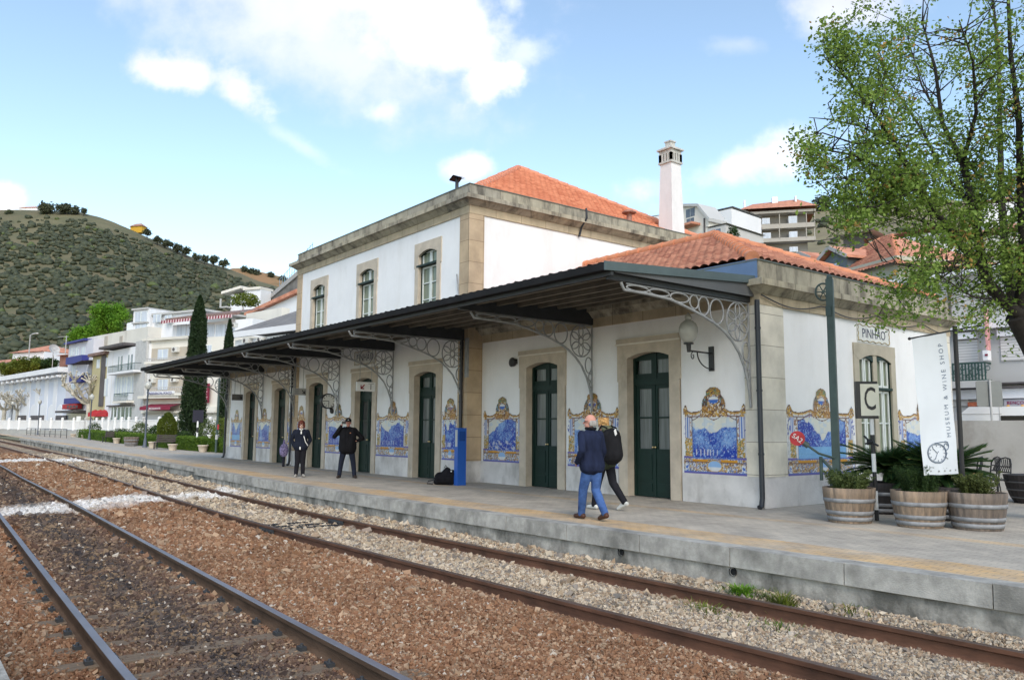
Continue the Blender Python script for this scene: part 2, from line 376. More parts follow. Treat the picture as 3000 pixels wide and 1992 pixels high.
m_ridge_old = mat('ridge_tile_clay', (.58, .24, .13), .85, .2, 4)
m_ridge_new = mat('new_ridge_clay', (.62, .26, .16), .85, .15, 4)

def tile_roof(name, m, parent, e0, e1, up, length, clips, tw=.235, rh=.36, amp=.050, step=.065):
    """roll-tiled roof plane: eave from e0 to e1, rising along unit vector up; clips = (point, outward normal) half spaces cut away"""
    e0, e1, up = Vector(e0), Vector(e1), Vector(up).normalized(); w = (e1 - e0).length; ax = (e1 - e0) / w; nn_ = ax.cross(up).normalized()
    if nn_.z < 0: nn_ = -nn_
    nt_ = int(round(w / tw)); k = 6; us = np.linspace(0, w, nt_ * k + 1); rows = int(math.ceil(length / rh))
    prof = amp * np.abs(np.cos(np.arange(nt_ * k + 1) * math.pi / k)) ** .8 * np.where((np.arange(nt_ * k + 1) // (k // 2)) % 2 == 0, 1, 1)
    V = []; UV = []; F_ = []
    for r in range(rows):
        for e, vv in enumerate((r * rh, (r + 1) * rh)):
            h = step * (1 - e)
            for i, u_ in enumerate(us):
                V.append(e0 + ax * float(u_) + up * vv + nn_ * (float(prof[i]) + h)); UV.append((i / k, r + .02 + .96 * e))
        b0 = r * 2 * len(us)
        for i in range(len(us) - 1): F_.append((b0 + i, b0 + i + 1, b0 + len(us) + i + 1, b0 + len(us) + i))
        if r:
            p0 = b0 - len(us)
            for i in range(len(us) - 1): F_.append((p0 + i, p0 + i + 1, b0 + i + 1, b0 + i))
    me = bpy.data.meshes.new(name); me.from_pydata([tuple(v) for v in V], [], F_)
    l = me.uv_layers.new(name='UVMap'); l.data.foreach_set('uv', np.array([UV[i] for f in F_ for i in f], np.float32).ravel())
    bm = bmesh.new(); bm.from_mesh(me)
    for (p, n) in clips:
        bmesh.ops.bisect_plane(bm, geom=bm.verts[:] + bm.edges[:] + bm.faces[:], plane_co=p, plane_no=n, clear_outer=True)
    bm.to_mesh(me); bm.free(); me.materials.append(m)
    me.polygons.foreach_set('use_smooth', [True] * len(me.polygons))
    return link(name, me, parent)
def ridge_caps(mb, p0, p1, r=.11, seg=.42):
    p0, p1 = Vector(p0), Vector(p1); L_ = (p1 - p0).length; d = (p1 - p0) / L_; n = max(1, int(L_ / seg))
    for i in range(n):
        a = p0 + d * (L_ * i / n); b = p0 + d * (L_ * (i + 1.08) / n); mb.cyl(a, b, r * 1.08, r * .86, 10)
    return mb

# ------------------------------------------------------------------ painted tile panels
def vnoise(x, y, seed):
    rs = np.random.RandomState(seed); T = rs.rand(64, 64); xi = np.floor(x).astype(int); yi = np.floor(y).astype(int); fx = x - xi; fy = y - yi
    fx = fx * fx * (3 - 2 * fx); fy = fy * fy * (3 - 2 * fy); s = lambda i, j: T[i % 64, j % 64]
    return (s(xi, yi) * (1 - fx) + s(xi + 1, yi) * fx) * (1 - fy) + (s(xi, yi + 1) * (1 - fx) + s(xi + 1, yi + 1) * fx) * fy
def fbm(x, y, seed, o=4):
    v = 0; a = .5; t = 0
    for i in range(o): v = v + a * vnoise(x * 2 ** i + 7 * i, y * 2 ** i + 3 * i, seed + i); t += a; a *= .55
    return v / t
m_azulejo = vcol_mat('glazed_tiles', .32, .25)
PAL = dict(w=(.66, .68, .70), co=(.015, .045, .36), mb=(.045, .14, .50), lb=(.27, .45, .72), cr=(.70, .68, .58), ye=(.58, .34, .035), oc=(.38, .17, .035), br=(.13, .06, .05), gr=(.10, .16, .10), pu=(.14, .12, .38), dk=(.03, .03, .08))
PAL = {k: np.array(v) for k, v in PAL.items()}
def azulejo(parent, fr, uc, width, seed, style=0, label=None, res=.0135):
    """style 0 hills, 1 trees, 2 vineyard figures, 3 river gorge"""
    hw = width / 2; H = 1.80; z0 = .585; nu = int(width / res) + 1; nz = int(H / res) + 1
    U, Z = np.meshgrid(np.linspace(-hw, hw, nu), np.linspace(0, H, nz)); s = np.abs(U) / hw; au = np.abs(U)
    C_ = np.zeros(U.shape + (3,)) + PAL['w']
    def put(mask, c, a=1.): C_[mask] = C_[mask] * (1 - a) + np.asarray(c) * a
    n1 = fbm(U * 9 + 20, Z * 9, seed); n2 = fbm(U * 26 + 50, Z * 26, seed + 5); n3 = fbm(U * 45 + 90, Z * 45, seed + 9, 2)
    narrow = width < 1.1
    # picture
    pw = hw * (.70 if not narrow else .62); ptop = 1.13 - .05 * np.cos(U / pw * 6.28) * (au < pw); pic = (au < pw) & (Z > .33) & (Z < ptop)
    base = fbm(U * 3 + 3, Z * 3 + 4, seed + 2)
    if style == 0: ridge = .82 + .13 * (fbm(U * 2.2 + 10, Z * 0 + .5, seed + 3) - .5) * 2 + .12 * np.abs(U) / pw
    elif style == 1: ridge = .92 + .20 * np.tanh(2.5 * (U / pw + .45)) + .25 * (n1 - .5)
    elif style == 2: ridge = 1.02 - .22 * np.exp(-((U + pw * .45) / (.3 * pw)) ** 2) + .3 * (n1 - .5)
    else: ridge = .66 + .62 * np.minimum(1, (au / pw) ** .75 * .9) + .2 * (n1 - .5)
    put(pic, PAL['cr'] * .9 + PAL['lb'] * .12)
    sky = pic & (Z > ridge); put(sky & (n1 > .55), PAL['lb'], .35)
    land = pic & (Z <= ridge); t = np.clip(base * 1.1 + n2 * .75 + (ridge - Z) * .4 - .34, 0, 1)[..., None]
    cc = PAL['lb'] * (1 - t) + PAL['mb'] * t; t2 = np.clip((t - .52) * 4, 0, 1); cc = cc * (1 - t2) + PAL['co'] * t2
    C_[land] = cc[land]; put(land & (n2 > .66), PAL['lb'] * 1.15, .75); put(land & (n3 < .27), PAL['co'], .8); put(land & (n3 > .76), PAL['w'], .55)
    if style == 3: put(pic & (Z < .56), PAL['lb'] * np.array([.8, 1.05, 1.02]), .8)
    if style == 1: put(pic & (Z < .42 + .3 * n1) & (np.abs(np.sin(U * 9 + Z * 16 + n1 * 6)) > .93), PAL['w'] * .9, .8)
    if style in (0, 2):
        for k in range(7):
            x = -pw * .8 + k * pw * .16 + .02 * math.sin(seed + k); put(pic & (np.abs(U - x) < .012) & (Z < .5) & (Z > .37), PAL['w'], .8)
    # frame lines round the picture
    edge = (au > pw) & (au < pw + .02) & (Z > .3) & (Z < 1.13); put(edge, PAL['dk'], .8)
    band = (Z > ptop) & (Z < ptop + .018) & (au < pw + .06); put(band, PAL['br'])
    # columns
    cx = hw * .86 if not narrow else hw * .84; cwid = .055 if not narrow else .04
    colm = (np.abs(au - cx) < cwid) & (Z > .33) & (Z < 1.2); put(colm, PAL['w']); put(colm & (np.abs(au - cx) < .022), PAL['mb'], .85)
    put(colm & (np.abs(np.abs(au - cx) - cwid) < .012), PAL['co'])
    sc = (au > cx + cwid) & (Z > .8) & (Z < 1.22) & (n2 > .52); put(sc, PAL['co'], .85)
    sc = (au > pw + .02) & (au < cx - cwid) & (Z > .75) & (n2 > .5); put(sc, PAL['oc'], .8); put(sc & (n3 > .55), PAL['br'], .7)
    fig = (np.abs(au - cx + .01) < .10) & (Z > .35) & (Z < .72 + .1 * (n1 - .5)); put(fig, PAL['w']); put(fig & (n2 > .40), PAL['ye'], .9); put(fig & (n3 > .60), PAL['gr'], .9); put(fig & (n3 < .33), PAL['br'], .8)
    # socle
    soc = Z < .33; put(soc, PAL['w']); put(soc & (n2 > .50), PAL['ye'], .8); put(soc & (n3 > .60), PAL['br'], .85); put(soc & (n3 < .36), PAL['mb'], .85); put(soc & (np.abs(n2 - .42) < .02), PAL['gr'], .8)
    put((Z > .235) & (Z < .285) & (au < hw * .72) & (au > hw * .2), PAL['ye'] * np.array([1.05, .85, .8])); put(np.abs(Z - .235) < .009, PAL['br'], .7)
    med = ((U / (.17 if not narrow else .1)) ** 2 + ((Z - .16) / .105) ** 2); put(med < 1.25, PAL['ye'], .9); put(med < 1., PAL['lb']); put((med < 1.) & (Z < .14), PAL['w'])
    put((Z > .30) & (Z < .345) & (au > cx - .14), PAL['pu']); put((Z > .305) & (Z < .335) & (au < cx - .12), PAL['mb'], .8); put((Z > .315) & (Z < .322), PAL['w'])
    put(((np.abs(au - hw + .08) < .05) & (Z < .2) & (Z > .04)), PAL['w']); put(((np.abs(au - hw + .08) < .03) & (Z < .18) & (Z > .05) & (n3 > .5)), PAL['mb'])
    put(Z < .03, PAL['pu']); put((Z < .045) & (Z > .03), PAL['mb'])
    # top frame: scrolls
    peak = 1.26 + .15 * np.exp(-((s - .93) / .075) ** 2) + .06 * np.exp(-((s - .34) / .13) ** 2)
    cw = .30 if not narrow else hw * .72
    crest = np.where(au < cw, 1.38 + .38 * np.sqrt(np.clip(1 - (au / cw) ** 2, 0, 1)) * np.where(au < cw * .62, 1, .75), 0) + .03 * (n2 - .5)
    top = np.maximum(peak + .02 * (n2 - .5), crest)
    topz = (Z > 1.15) & (Z < top)
    low = peak - .17; mid = (Z - low) / .17
    put(topz, PAL['w'] * .95)
    put(topz & (np.abs(mid - .95) < .12), PAL['br']); put(topz & (np.abs(mid - .74) < .10), PAL['ye'], .85); put(topz & (n2 > .58), PAL['oc'], .8); put(topz & (np.abs(mid - .35) < .09), PAL['br'], .85); put(topz & (np.abs(mid - .22) < .06), PAL['pu'], .7)
    corner = topz & (s > .83) & (n2 > .40); put(corner, PAL['ye'], .85); put(topz & (s > .83) & (n3 > .58), PAL['br'], .9)
    kc = (au < cw * 1.15) & (Z > 1.13) & topz; put(kc & (n2 > .38), PAL['ye'], .85); put(kc & (n3 > .52), PAL['br'], .9); put(kc & (n3 < .3), PAL['w'])
    lf = (Z > 1.36) & topz & (au > cw * .52); put(lf, PAL['gr'] * 1.5); put(lf & (n3 > .5), PAL['br'] * .7); put(lf & (n3 < .36), PAL['lb'] * .6)
    tp = (Z > 1.60) & topz; put(tp, PAL['gr'] * 1.3); put(tp & (n3 > .47), PAL['ye'] * .9); put(tp & (n3 > .62), PAL['br'])
    hb = (U / (cw * .42)) ** 2 + ((Z - 1.49) / .075) ** 2; put((hb < 1.35) & (au < cw), PAL['br'], .8); put((hb < 1) & (au < cw), PAL['w']); put((hb < .9) & (Z < 1.49), PAL['mb'])
    ol = (Z > 1.15) & (Z < top) & (Z > top - .03); put(ol, PAL['br'] * .8, .9); put(kc & (n1 > .56), PAL['oc'], .6)
    C_ *= (.90 + .14 * n1)[..., None]
    gx = np.abs(((U + 5) / .14) % 1 - .5) > .475; gz = np.abs((Z / .14) % 1 - .5) > .475; C_[(gx | gz)] *= .9
    side = (s > .965) & (Z > .36) & (Z < 1.2) & (n2 < .55)
    inside = (Z < top) & ~side & ~((Z > 1.2) & (Z > top))
    idx = np.arange(nu * nz).reshape(nz, nu); ok = inside[:-1, :-1] & inside[1:, 1:] & inside[:-1, 1:] & inside[1:, :-1]
    Fq = np.stack([idx[:-1, :-1][ok], idx[:-1, 1:][ok], idx[1:, 1:][ok], idx[1:, :-1][ok]], 1)
    used = np.unique(Fq); remap = np.full(nu * nz, -1); remap[used] = np.arange(len(used))
    uu = (U.ravel()[used] + uc); zz = Z.ravel()[used] + z0
    Vw = np.array([fr(a, b, .014) for a, b in zip(uu, zz)])
    o = arr_mesh('tile_panel', Vw, remap[Fq], m_azulejo, parent, colr=np.clip(C_.reshape(-1, 3)[used], 0, 1))
    if label: o['label'] = label
    return o

# ------------------------------------------------------------------ doors and windows
def arch_pts(u0, u1, zs, rise, n=9):
    return [(u0 + (u1 - u0) * i / (n - 1), zs + rise * (1 - ((2 * i / (n - 1)) - 1) ** 2)) for i in range(n)]
def surround(parent, fr, uc, wo, wi, z0, zt, zs, rise, ears=.04, zear=None, d0=-.24, d1=.035, hood=None, m=None, foot=None):
    ho, hi = wo / 2, wi / 2; mb = MB()
    zear = zear if zear is not None else z0
    outer = [(uc - ho + ears, z0), (uc - ho + ears, zear), (uc - ho, zear), (uc - ho, zt), (uc + ho, zt), (uc + ho, zear), (uc + ho - ears, zear), (uc + ho - ears, z0)]
    inner = [(uc + hi, z0)] + arch_pts(uc + hi, uc - hi, zs, rise) + [(uc - hi, z0)]
    mb.prism(outer + inner, lambda u, z: fr(u, z, d0), lambda u, z: fr(u, z, d1))
    if hood:
        hb_ = MB(); fbox(hb_, fr, uc - ho - .012, uc + ho + .012, hood - .035, hood, d1 + .001, d1 + .05); hb_.build('hood_moulding', mat('pale_moulding', (.72, .68, .60), .85, .08, 4), parent); fbox(mb, fr, uc - ho, uc + ho, hood, zt - .001, d1, d1 + .035)
    return mb.build('door_surround' if z0 < .5 else 'window_surround', m or m_surround, parent)
def door(parent, fr, uc, w, glass, lower=1.05, dz=-.19, open_=False):
    h = 3.22; f = MB(); hw = w / 2
    # frame and two leaves
    for sgn in (-1, 1):
        a, b = sorted((uc + sgn * hw, uc + sgn * (hw - .07))); fbox(f, fr, a, b, 0.01, h, dz - .06, dz + .02)
        a, b = sorted((uc + sgn * .004, uc + sgn * (hw - .07)))
        fbox(f, fr, a, b, .012, lower, dz - .05, dz)                       # solid lower panel
        for (p, q) in ((.12, .30), (.38, lower - .12)):
            fbox(f, fr, a + .09, b - .09, p, q, dz, dz + .012)
        fbox(f, fr, a, a + .085, lower, 2.46, dz - .05, dz); fbox(f, fr, b - .085, b, lower, 2.46, dz - .05, dz)
        fbox(f, fr, a + .085, b - .085, 1.72, 1.755, dz - .05, dz); fbox(f, fr, a + .085, b - .085, 2.38, 2.46, dz - .05, dz)
        fbox(f, fr, a, b, 2.60, 2.72, dz - .05, dz); fbox(f, fr, a, b, 3.02, h, dz - .05, dz)
        fbox(f, fr, a + (0 if sgn > 0 else .36), b - (.36 if sgn > 0 else 0), 2.72, 3.02, dz - .05, dz) if False else None
    fbox(f, fr, uc - .075, uc + .075, 2.60, h, dz - .045, dz + .012)
    fbox(f, fr, uc - .03, uc + .03, .012, 2.46, dz, dz + .014)
    fbox(f, fr, uc - hw + .03, uc + hw - .03, 2.46, 2.60, dz - .05, dz + .03)
    o = f.build('door', m_green, parent)
    p = MB()
    for sgn in (-1, 1):
        a, b = sorted((uc + sgn * .09, uc + sgn * (hw - .155)))
        fbox(p, fr, a, b, lower, 2.38, dz - .036, dz - .03); fbox(p, fr, a - .01, b + .02, 2.72, 3.02, dz - .036, dz - .03)
    p.build('pane', glass, o)
    k = MB(); 
    for sgn in (-1, 1): k.ell(fr(uc + sgn * .035, lower + .04, dz + .035), .024, .024, .024, 10, 6)
    k.build('handle', m_brass, o)
    # blackness of the room behind
    return o
def window(parent, fr, uc, w, z0, zt, rise, ztr, glass, rows=4, dz=-.10):
    hw = w / 2; g_ = MB()
    for sgn in (-1, 1):
        a, b = sorted((uc + sgn * hw, uc + sgn * (hw - .045))); fbox(g_, fr, a, b, z0, zt, dz - .06, dz + .02)
    g_.prism([(uc - hw, zt)] + arch_pts(uc - hw, uc + hw, zt - rise - .05, rise) + [(uc + hw, zt)], lambda u, z: fr(u, z, dz - .06), lambda u, z: fr(u, z, dz + .05))
    fbox(g_, fr, uc - hw - .10, uc + hw + .0, ztr - .03, ztr + .025, dz - .05, .05)
    o = g_.build('window', m_green, parent)
    f = MB()
    for sgn in (-1, 1):
        a, b = sorted((uc + sgn * .012, uc + sgn * (hw - .045)))
        for (q0, q1) in ((z0, ztr - .045), (ztr + .03, zt - .04)):
            fbox(f, fr, a, a + .05, q0, q1, dz - .03, dz); fbox(f, fr, b - .05, b, q0, q1, dz - .03, dz)
            fbox(f, fr, a + .05, b - .05, q0, q0 + .05, dz - .03, dz)
            fbox(f, fr, a + .05, b - .05, q1 - .05, q1, dz - .03, dz)
        n = rows; hh = (ztr - .045 - z0) / n
        for i in range(1, n): fbox(f, fr, a + .05, b - .05, z0 + i * hh - .014, z0 + i * hh + .014, dz - .03, dz - .002)
    f.build('frame', m_wframe, o)
    p = MB(); fbox(p, fr, uc - hw + .01, uc + hw - .01, z0, zt - .01, dz - .05, dz - .04); p.build('pane', glass, o)
    return o

# ------------------------------------------------------------------ the station
XL, XCL, XCR, XR = -39.80, -30.55, -18.42, -9.20     # wing ends and central block
WY, CY, BY = 13.20, 12.72, 21.20                     # wing front, centre front, wing back
CBY = 25.3
st = root('station_building', ((XL + XR) / 2, 17, 0), 'long white railway station with granite trim, painted tile panels and an orange tiled roof', 'railway station')
fw, fc, fs, fu = frame_front(WY), frame_front(CY), frame_side(XR), frame_side(XCR)
doors_R = [-15.74, -12.10]; doors_L = [-36.65, -33.12]; doors_C = [-28.40, -24.57, -20.63]
DW = 1.24
hole = lambda c: (c - DW / 2 - .3, c + DW / 2 + .3, 0., 3.4)
# walls
mb = MB(); fwall(mb, fw, XCR, XR, 0, 3.90, [hole(c) for c in doors_R]); mb.quad((XR, WY, 0), (XR, BY, 0), (XR, BY, 0.01), (XR, WY, 0.01)); mb.build('wall', m_white, st)
mb = MB(); fwall(mb, fs, WY, BY, 0, 3.90, [(16.75, 18.15, .95, 3.2)]); mb.build('wall', m_white, st, 'white end wall facing the planted barrels')
mb = MB(); fwall(mb, fw, XL, XCL, 0, 3.90, [hole(c) for c in doors_L]); mb.quad((XL, WY, 0), (XL, BY, 0), (XL, BY, 4.7), (XL, WY, 4.7)); mb.build('wall', m_white, st)
wins = [-28.47, -24.57, -20.62]
mb = MB(); fwall(mb, fc, XCL, XCR, 0, 7.60, [hole(c) for c in doors_C] + [(c - .6, c + .6, 4.6, 7.1) for c in wins]); mb.build('wall', m_white, st, 'bluish white two-storey front wall')
mb = MB(); fwall(mb, fu, CY, CBY, 0, 7.60, []); mb.quad((XCL, CY, 0), (XCL, CBY, 0), (XCL, CBY, 7.6), (XCL, CY, 7.6)); mb.quad((XCL, CBY, 0), (XCR, CBY, 0), (XCR, CBY, 8), (XCL, CBY, 8)); mb.quad((XCR, BY, 0), (XR, BY, 0), (XR, BY, 4), (XCR, BY, 4)); mb.quad((XL, BY, 0), (XCL, BY, 0), (XCL, BY, 4), (XL, BY, 4)); mb.build('wall', m_white, st, 'blank white upper side wall')
# room darkness behind the doors
m_room = mat('dark_room', (.02, .02, .02), 1)
# plinth
def plinth(fr, a, b, skip):
    xs = [a] + [q for c in sorted(skip) for q in (c - .93, c + .93)] + [b]
    for i in range(0, len(xs), 2): mb = MB(); fbox(mb, fr, xs[i], xs[i + 1], 0, .585, -.02, .018); mb.build('plinth', m_plinth, st)
plinth(fw, XCR, XR, doors_R); plinth(fw, XL, XCL, doors_L); plinth(fc, XCL, XCR, doors_C); plinth(fs, WY - .018, BY, [])
mb = MB(); fbox(mb, fu, CY - .018, WY, 0, .585, -.02, .018)
mb.build('plinth', m_plinth, st)
# quoins
mb = MB()
fbox(mb, fw, XR - .36, XR, .585, 3.9, -.01, .03); mb.build('quoin', m_stone_side, st)
mb = MB(); fbox(mb, fs, WY - .03, WY + .74, .585, 3.9, -.01, .03); mb.build('quoin', m_stone_side, st)
mb = MB(); fbox(mb, fs, BY - .74, BY, .585, 3.9, -.01, .03); mb.build('quoin', m_stone_side, st)
mb = MB(); fbox(mb, fc, XCR - .45, XCR, .585, 7.62, -.01, .03); mb.build('quoin', m_stone, st)
mb = MB(); fbox(mb, fu, CY - .03, CY + .50, .585, 7.62, -.01, .03); mb.build('quoin', m_stone, st)
mb = MB(); fbox(mb, fc, XCL, XCL + .45, .585, 7.62, -.01, .03); mb.build('quoin', m_stone, st)
mb = MB(); fbox(mb, fw, XL, XL + .36, .585, 3.9, -.01, .03); mb.build('quoin', m_stone_side, st)
def band(name, m, x0, x1, y0, y1, za, zb, p, pb=None, parent=st, ins=.35):
    """a ring of trim round a block, standing proud by p (by pb at its foot)"""
    pb = p if pb is None else pb; mb = MB()
    o0 = [(x0 - pb, y0 - pb, za), (x1 + pb, y0 - pb, za), (x1 + pb, y1 + pb, za), (x0 - pb, y1 + pb, za)]; o1 = [(x0 - p, y0 - p, zb), (x1 + p, y0 - p, zb), (x1 + p, y1 + p, zb), (x0 - p, y1 + p, zb)]
    i0 = [(x0 + ins, y0 + ins, za), (x1 - ins, y0 + ins, za), (x1 - ins, y1 - ins, za), (x0 + ins, y1 - ins, za)]; i1 = [(a, b, zb) for (a, b, c) in i0]
    mb.add(o0 + o1 + i0 + i1, [(i, (i + 1) % 4, 4 + (i + 1) % 4, 4 + i) for i in range(4)] + [(8 + i, 8 + (i + 1) % 4, 12 + (i + 1) % 4, 12 + i) for i in range(4)] + [(4 + i, 4 + (i + 1) % 4, 12 + (i + 1) % 4, 12 + i) for i in range(4)] + [(i, (i + 1) % 4, 8 + (i + 1) % 4, 8 + i) for i in range(4)])
    return mb.build(name, m, parent)
for (x0, x1) in ((XCR - .5, XR), (XL, XCL + .5)):
    band('frieze', m_frieze, x0, x1, WY, BY, 3.89, 4.10, .04)
    mb = None
    band('cornice', m_cornice, x0, x1, WY, BY, 4.10, 4.24, .20, .06); band('cornice', m_cornice, x0, x1, WY, BY, 4.24, 4.36, .25, .25); band('cornice', m_cornice, x0, x1, WY, BY, 4.36, 4.40, .10, .24)
    band('parapet', m_parapet, x0, x1, WY, BY, 4.40, 4.76, .03)
    band('parapet_capping', m_cap, x0, x1, WY, BY, 4.76, 4.785, .05, ins=.3)
band('frieze', m_frieze, XCL, XCR, CY, CBY, 7.60, 7.83, .04)
band('cornice', m_cornice, XCL, XCR, CY, CBY, 7.83, 7.97, .24, .06); band('cornice', m_cornice, XCL, XCR, CY, CBY, 7.97, 8.09, .30, .30); band('cornice', m_cornice, XCL, XCR, CY, CBY, 8.09, 8.13, .12, .29)
band('parapet', m_parapet, XCL, XCR, CY, CBY, 8.13, 8.45, .03)
band('parapet_capping', m_cap, XCL, XCR, CY, CBY, 8.45, 8.475, .05, ins=.3)
# blue sheet-metal facing on the wing parapet above the canopy
mb = MB(); mb.box(XCR + .4, WY - .045, 4.41, XR - .0, WY - .032, 4.80); mb.build('metal_flashing', m_flash, st)
# openings: doors, surrounds, windows
glasses = {-12.10: m_glass_white, -15.74: m_glass_white, -20.63: m_glass_white}
for fr, cs in ((fw, doors_R), (fc, doors_C), (fw, doors_L)):
    for c in cs:
        surround(st, fr, c, 1.86, DW, 0.0, 3.52, 3.07, .11, ears=.035, zear=2.55, hood=3.41)
        door(st, fr, c, DW, glasses.get(c, m_glass_dark))
for c in wins:
    surround(st, fc, c, 1.54, 1.06, 4.3, 7.20, 6.80, .13, ears=.04, zear=6.42)
    window(st, fc, c, 1.06, 4.4, 6.96, .13, 6.48, m_glass_curtain, rows=4)
# the twin-light window of the end wall
mb = MB(); uo = 17.45
outer = [(uo - .90, .92), (uo - .90, 3.40), (uo + .90, 3.40), (uo + .90, .92)]
for sgn in (-1, 1):
    a, b = sorted((uo + sgn * .70, uo + sgn * .90)); fbox(mb, fs, a, b, .92, 3.18, -.24, .035)
fbox(mb, fs, uo - .085, uo + .085, 1.0, 3.18, -.24, .02)
mb.prism([(uo - .90, 3.40), (uo + .90, 3.40), (uo + .90, 3.16), (uo + .70, 3.0)] + [(uo + .70 - 1.4 * i / 12, 3.02 + .15 * (1 - (i / 6 - 1) ** 2)) for i in range(13)][0:] + [(uo - .90, 3.16)], lambda u, z: fs(u, z, -.24), lambda u, z: fs(u, z, .04))
fbox(mb, fs, uo - .98, uo + .98, .84, .93, -.2, .10)
mb.build('window_surround', mat('beige_stone_frame', (.42, .38, .30), .85, .12, 3), st)
for sgn in (-1, 1):
    c = uo + sgn * .39
    window(st, fs, c, .62, .93, 3.14, .09, 2.42, m_glass_curtain, rows=2, dz=-.03)
# tile panels
panels = [(fw, -17.42, 1.72, 11, 1, 'tile panel with a blue forest path left of the first shop door'), (fw, -13.88, 1.76, 23, 0, 'tile panel with a pale lake behind the walking men'), (fw, -10.34, 1.56, 31, 0, 'tile panel with blue rolling hills under the wall lamp'),
          (fc, -19.24, .86, 43, 2, 'narrow tile panel behind the blue ticket post'), (fc, -22.58, 2.08, 57, 2, 'wide tile panel with vintage figures'), (fc, -26.48, 2.08, 61, 0, 'tile panel behind the man in the black cap'), (fc, -29.75, .86, 71, 2, 'narrow tile panel behind the woman'),
          (fw, -31.80, .95, 77, 0, None), (fw, -34.88, 1.72, 83, 2, None), (fw, -38.45, 1.50, 91, 3, None)]
for (fr, c, w, sd, sty, lb) in panels: azulejo(st, fr, c, w, sd, sty, lb)
azulejo(st, fs, 15.23, 2.50, 101, 3, 'wide tile panel on the end wall behind the red signal disc')
azulejo(st, fs, 19.62, 2.45, 113, 0, 'wide tile panel on the end wall behind the banner')
# name boards in tiles
def name_board(fr, uc, zc, w, h, dirr, label):
    mb = MB(); fbox(mb, fr, uc - w / 2, uc + w / 2, zc - h / 2, zc + h / 2, 0, .02)
    o = mb.build('station_name_panel', mat('board_tiles', (.60, .60, .57), .35, .08, 6, spec=.5), st, label)
    l = MB(); up = (0, 0, 1); text_mb(l, 'PINHÃO', fr(uc, zc - h * .02, .021), dirr, up, h * .70, .004, spacing=1.02, xs=.92); l.build('lettering', mat('dark_blue_glaze', (.03, .03, .07), .4), o)
    rs = random.Random(5); b = MB()
    for zz in (-h / 2 + .035, h / 2 - .035):
        pts = [fr(uc + (i / 24 - .5) * w * .94, zc + zz + .018 * math.sin(i * 1.3), .024) for i in range(25)]; b.tube(pts, .011, 4)
    for uu in (-w / 2 + .03, w / 2 - .03):
        pts = [fr(uc + uu + .015 * math.sin(i * 1.7), zc + (i / 10 - .5) * h * .85, .024) for i in range(11)]; b.tube(pts, .010, 4)
    b.build('border', mat('ochre_blue_glaze', (.10, .09, .10), .4, .6, 14, tint=(.4, .3, .12)), o)
name_board(fc, -24.55, 3.87, 1.58, .50, (1, 0, 0), 'tile board reading the station name above the middle door')
name_board(fs, 17.46, 3.64, 1.42, .42, (0, 1, 0), 'tile board reading the station name above the twin window')
# roofs
ax_, ay_ = -13.25, 17.2; rz, ez = 6.62, 4.80; RX0 = XCR
e = .16; x1 = XR - e; y0 = WY + e * .3; y1 = BY - e
pa = Vector((x1 - (ay_ - y0), ay_, rz))
for side in ('right', 'left'):
    sx = 1 if side == 'right' else -1; mir = lambda v: Vector((v[0] if sx == 1 else (XL + XR) - v[0], v[1], v[2]))
    P = {k: mir(v) for k, v in dict(a=(RX0 - .3, y0, ez), b=(x1, y0, ez), c=(x1, y1, ez), r=(pa.x, ay_, rz), r0=(RX0 - .3, ay_, rz)).items()}
    sl = (P['r'] - Vector((P['r'].x, y0, ez))); hipn = (P['r'] - P['b']).cross(Vector((0, 0, 1))).normalized()
    if hipn.dot(P['c'] - P['b']) < 0: hipn = -hipn
    tile_roof('roof', m_tile_old, st, P['a'], P['b'], sl, sl.length, [(P['b'], hipn)])
    es = Vector((P['r'].x - P['b'].x, 0, rz - ez)); hip2 = (P['r'] - P['c']).cross(Vector((0, 0, 1))).normalized()
    if hip2.dot(P['b'] - P['c']) > 0: hip2 = -hip2
    if side == 'right': tile_roof('roof', m_tile_old, st, P['b'], P['c'], es, es.length, [(P['b'], -hipn), (P['c'], hip2)])
    mb = MB(); ridge_caps(mb, P['b'] + Vector((0, 0, .05)), P['r'] + Vector((0, 0, .08)), .13); ridge_caps(mb, P['c'] + Vector((0, 0, .05)), P['r'] + Vector((0, 0, .08)), .12); ridge_caps(mb, P['r'] + Vector((0, 0, .08)), P['r0'] + Vector((0, 0, .08)), .12)
    bk = [P['r0'], P['r'], P['c'], Vector((P['r0'].x, y1, ez))]
    mb.build('ridge_tiles', m_ridge_old, st)
    q = MB(); q.quad(*bk); q.build('roof', m_tile_old, st)
u0x, u1x, v0y, v1y = XCL + .3, XCR - .3, CY + .3, CBY - .3
apx = Vector(((XCL + XCR) / 2, (v0y + v1y) / 2 + .25, 11.85)); cz = 8.36
cs_ = [Vector((u0x, v0y, cz)), Vector((u1x, v0y, cz)), Vector((u1x, v1y, cz)), Vector((u0x, v1y, cz))]
def hip_plane(a, b):
    n = (b - a).cross(Vector((0, 0, 1))).normalized(); return n
for i in range(4):
    a, b = cs_[i], cs_[(i + 1) % 4]; midp = (a + b) / 2; upv = Vector((apx.x - midp.x if i % 2 else 0, 0 if i % 2 else apx.y - midp.y, apx.z - cz))
    n1_ = hip_plane(a, apx); n2_ = hip_plane(b, apx)
    if n1_.dot(midp - a) > 0: n1_ = -n1_
    if n2_.dot(midp - b) > 0: n2_ = -n2_
    if i in (0, 1): tile_roof('roof', m_tile_new, st, a, b, upv, upv.length, [(a, n1_), (b, n2_)], tw=.25, rh=.38, label=None) if False else tile_roof('roof', m_tile_new, st, a, b, upv, upv.length, [(a, n1_), (b, n2_)], tw=.25, rh=.38)
    else:
        q = MB(); q.add([a, b, apx], [(0, 1, 2)]); q.build('roof', m_tile_new, st)
mb = MB()
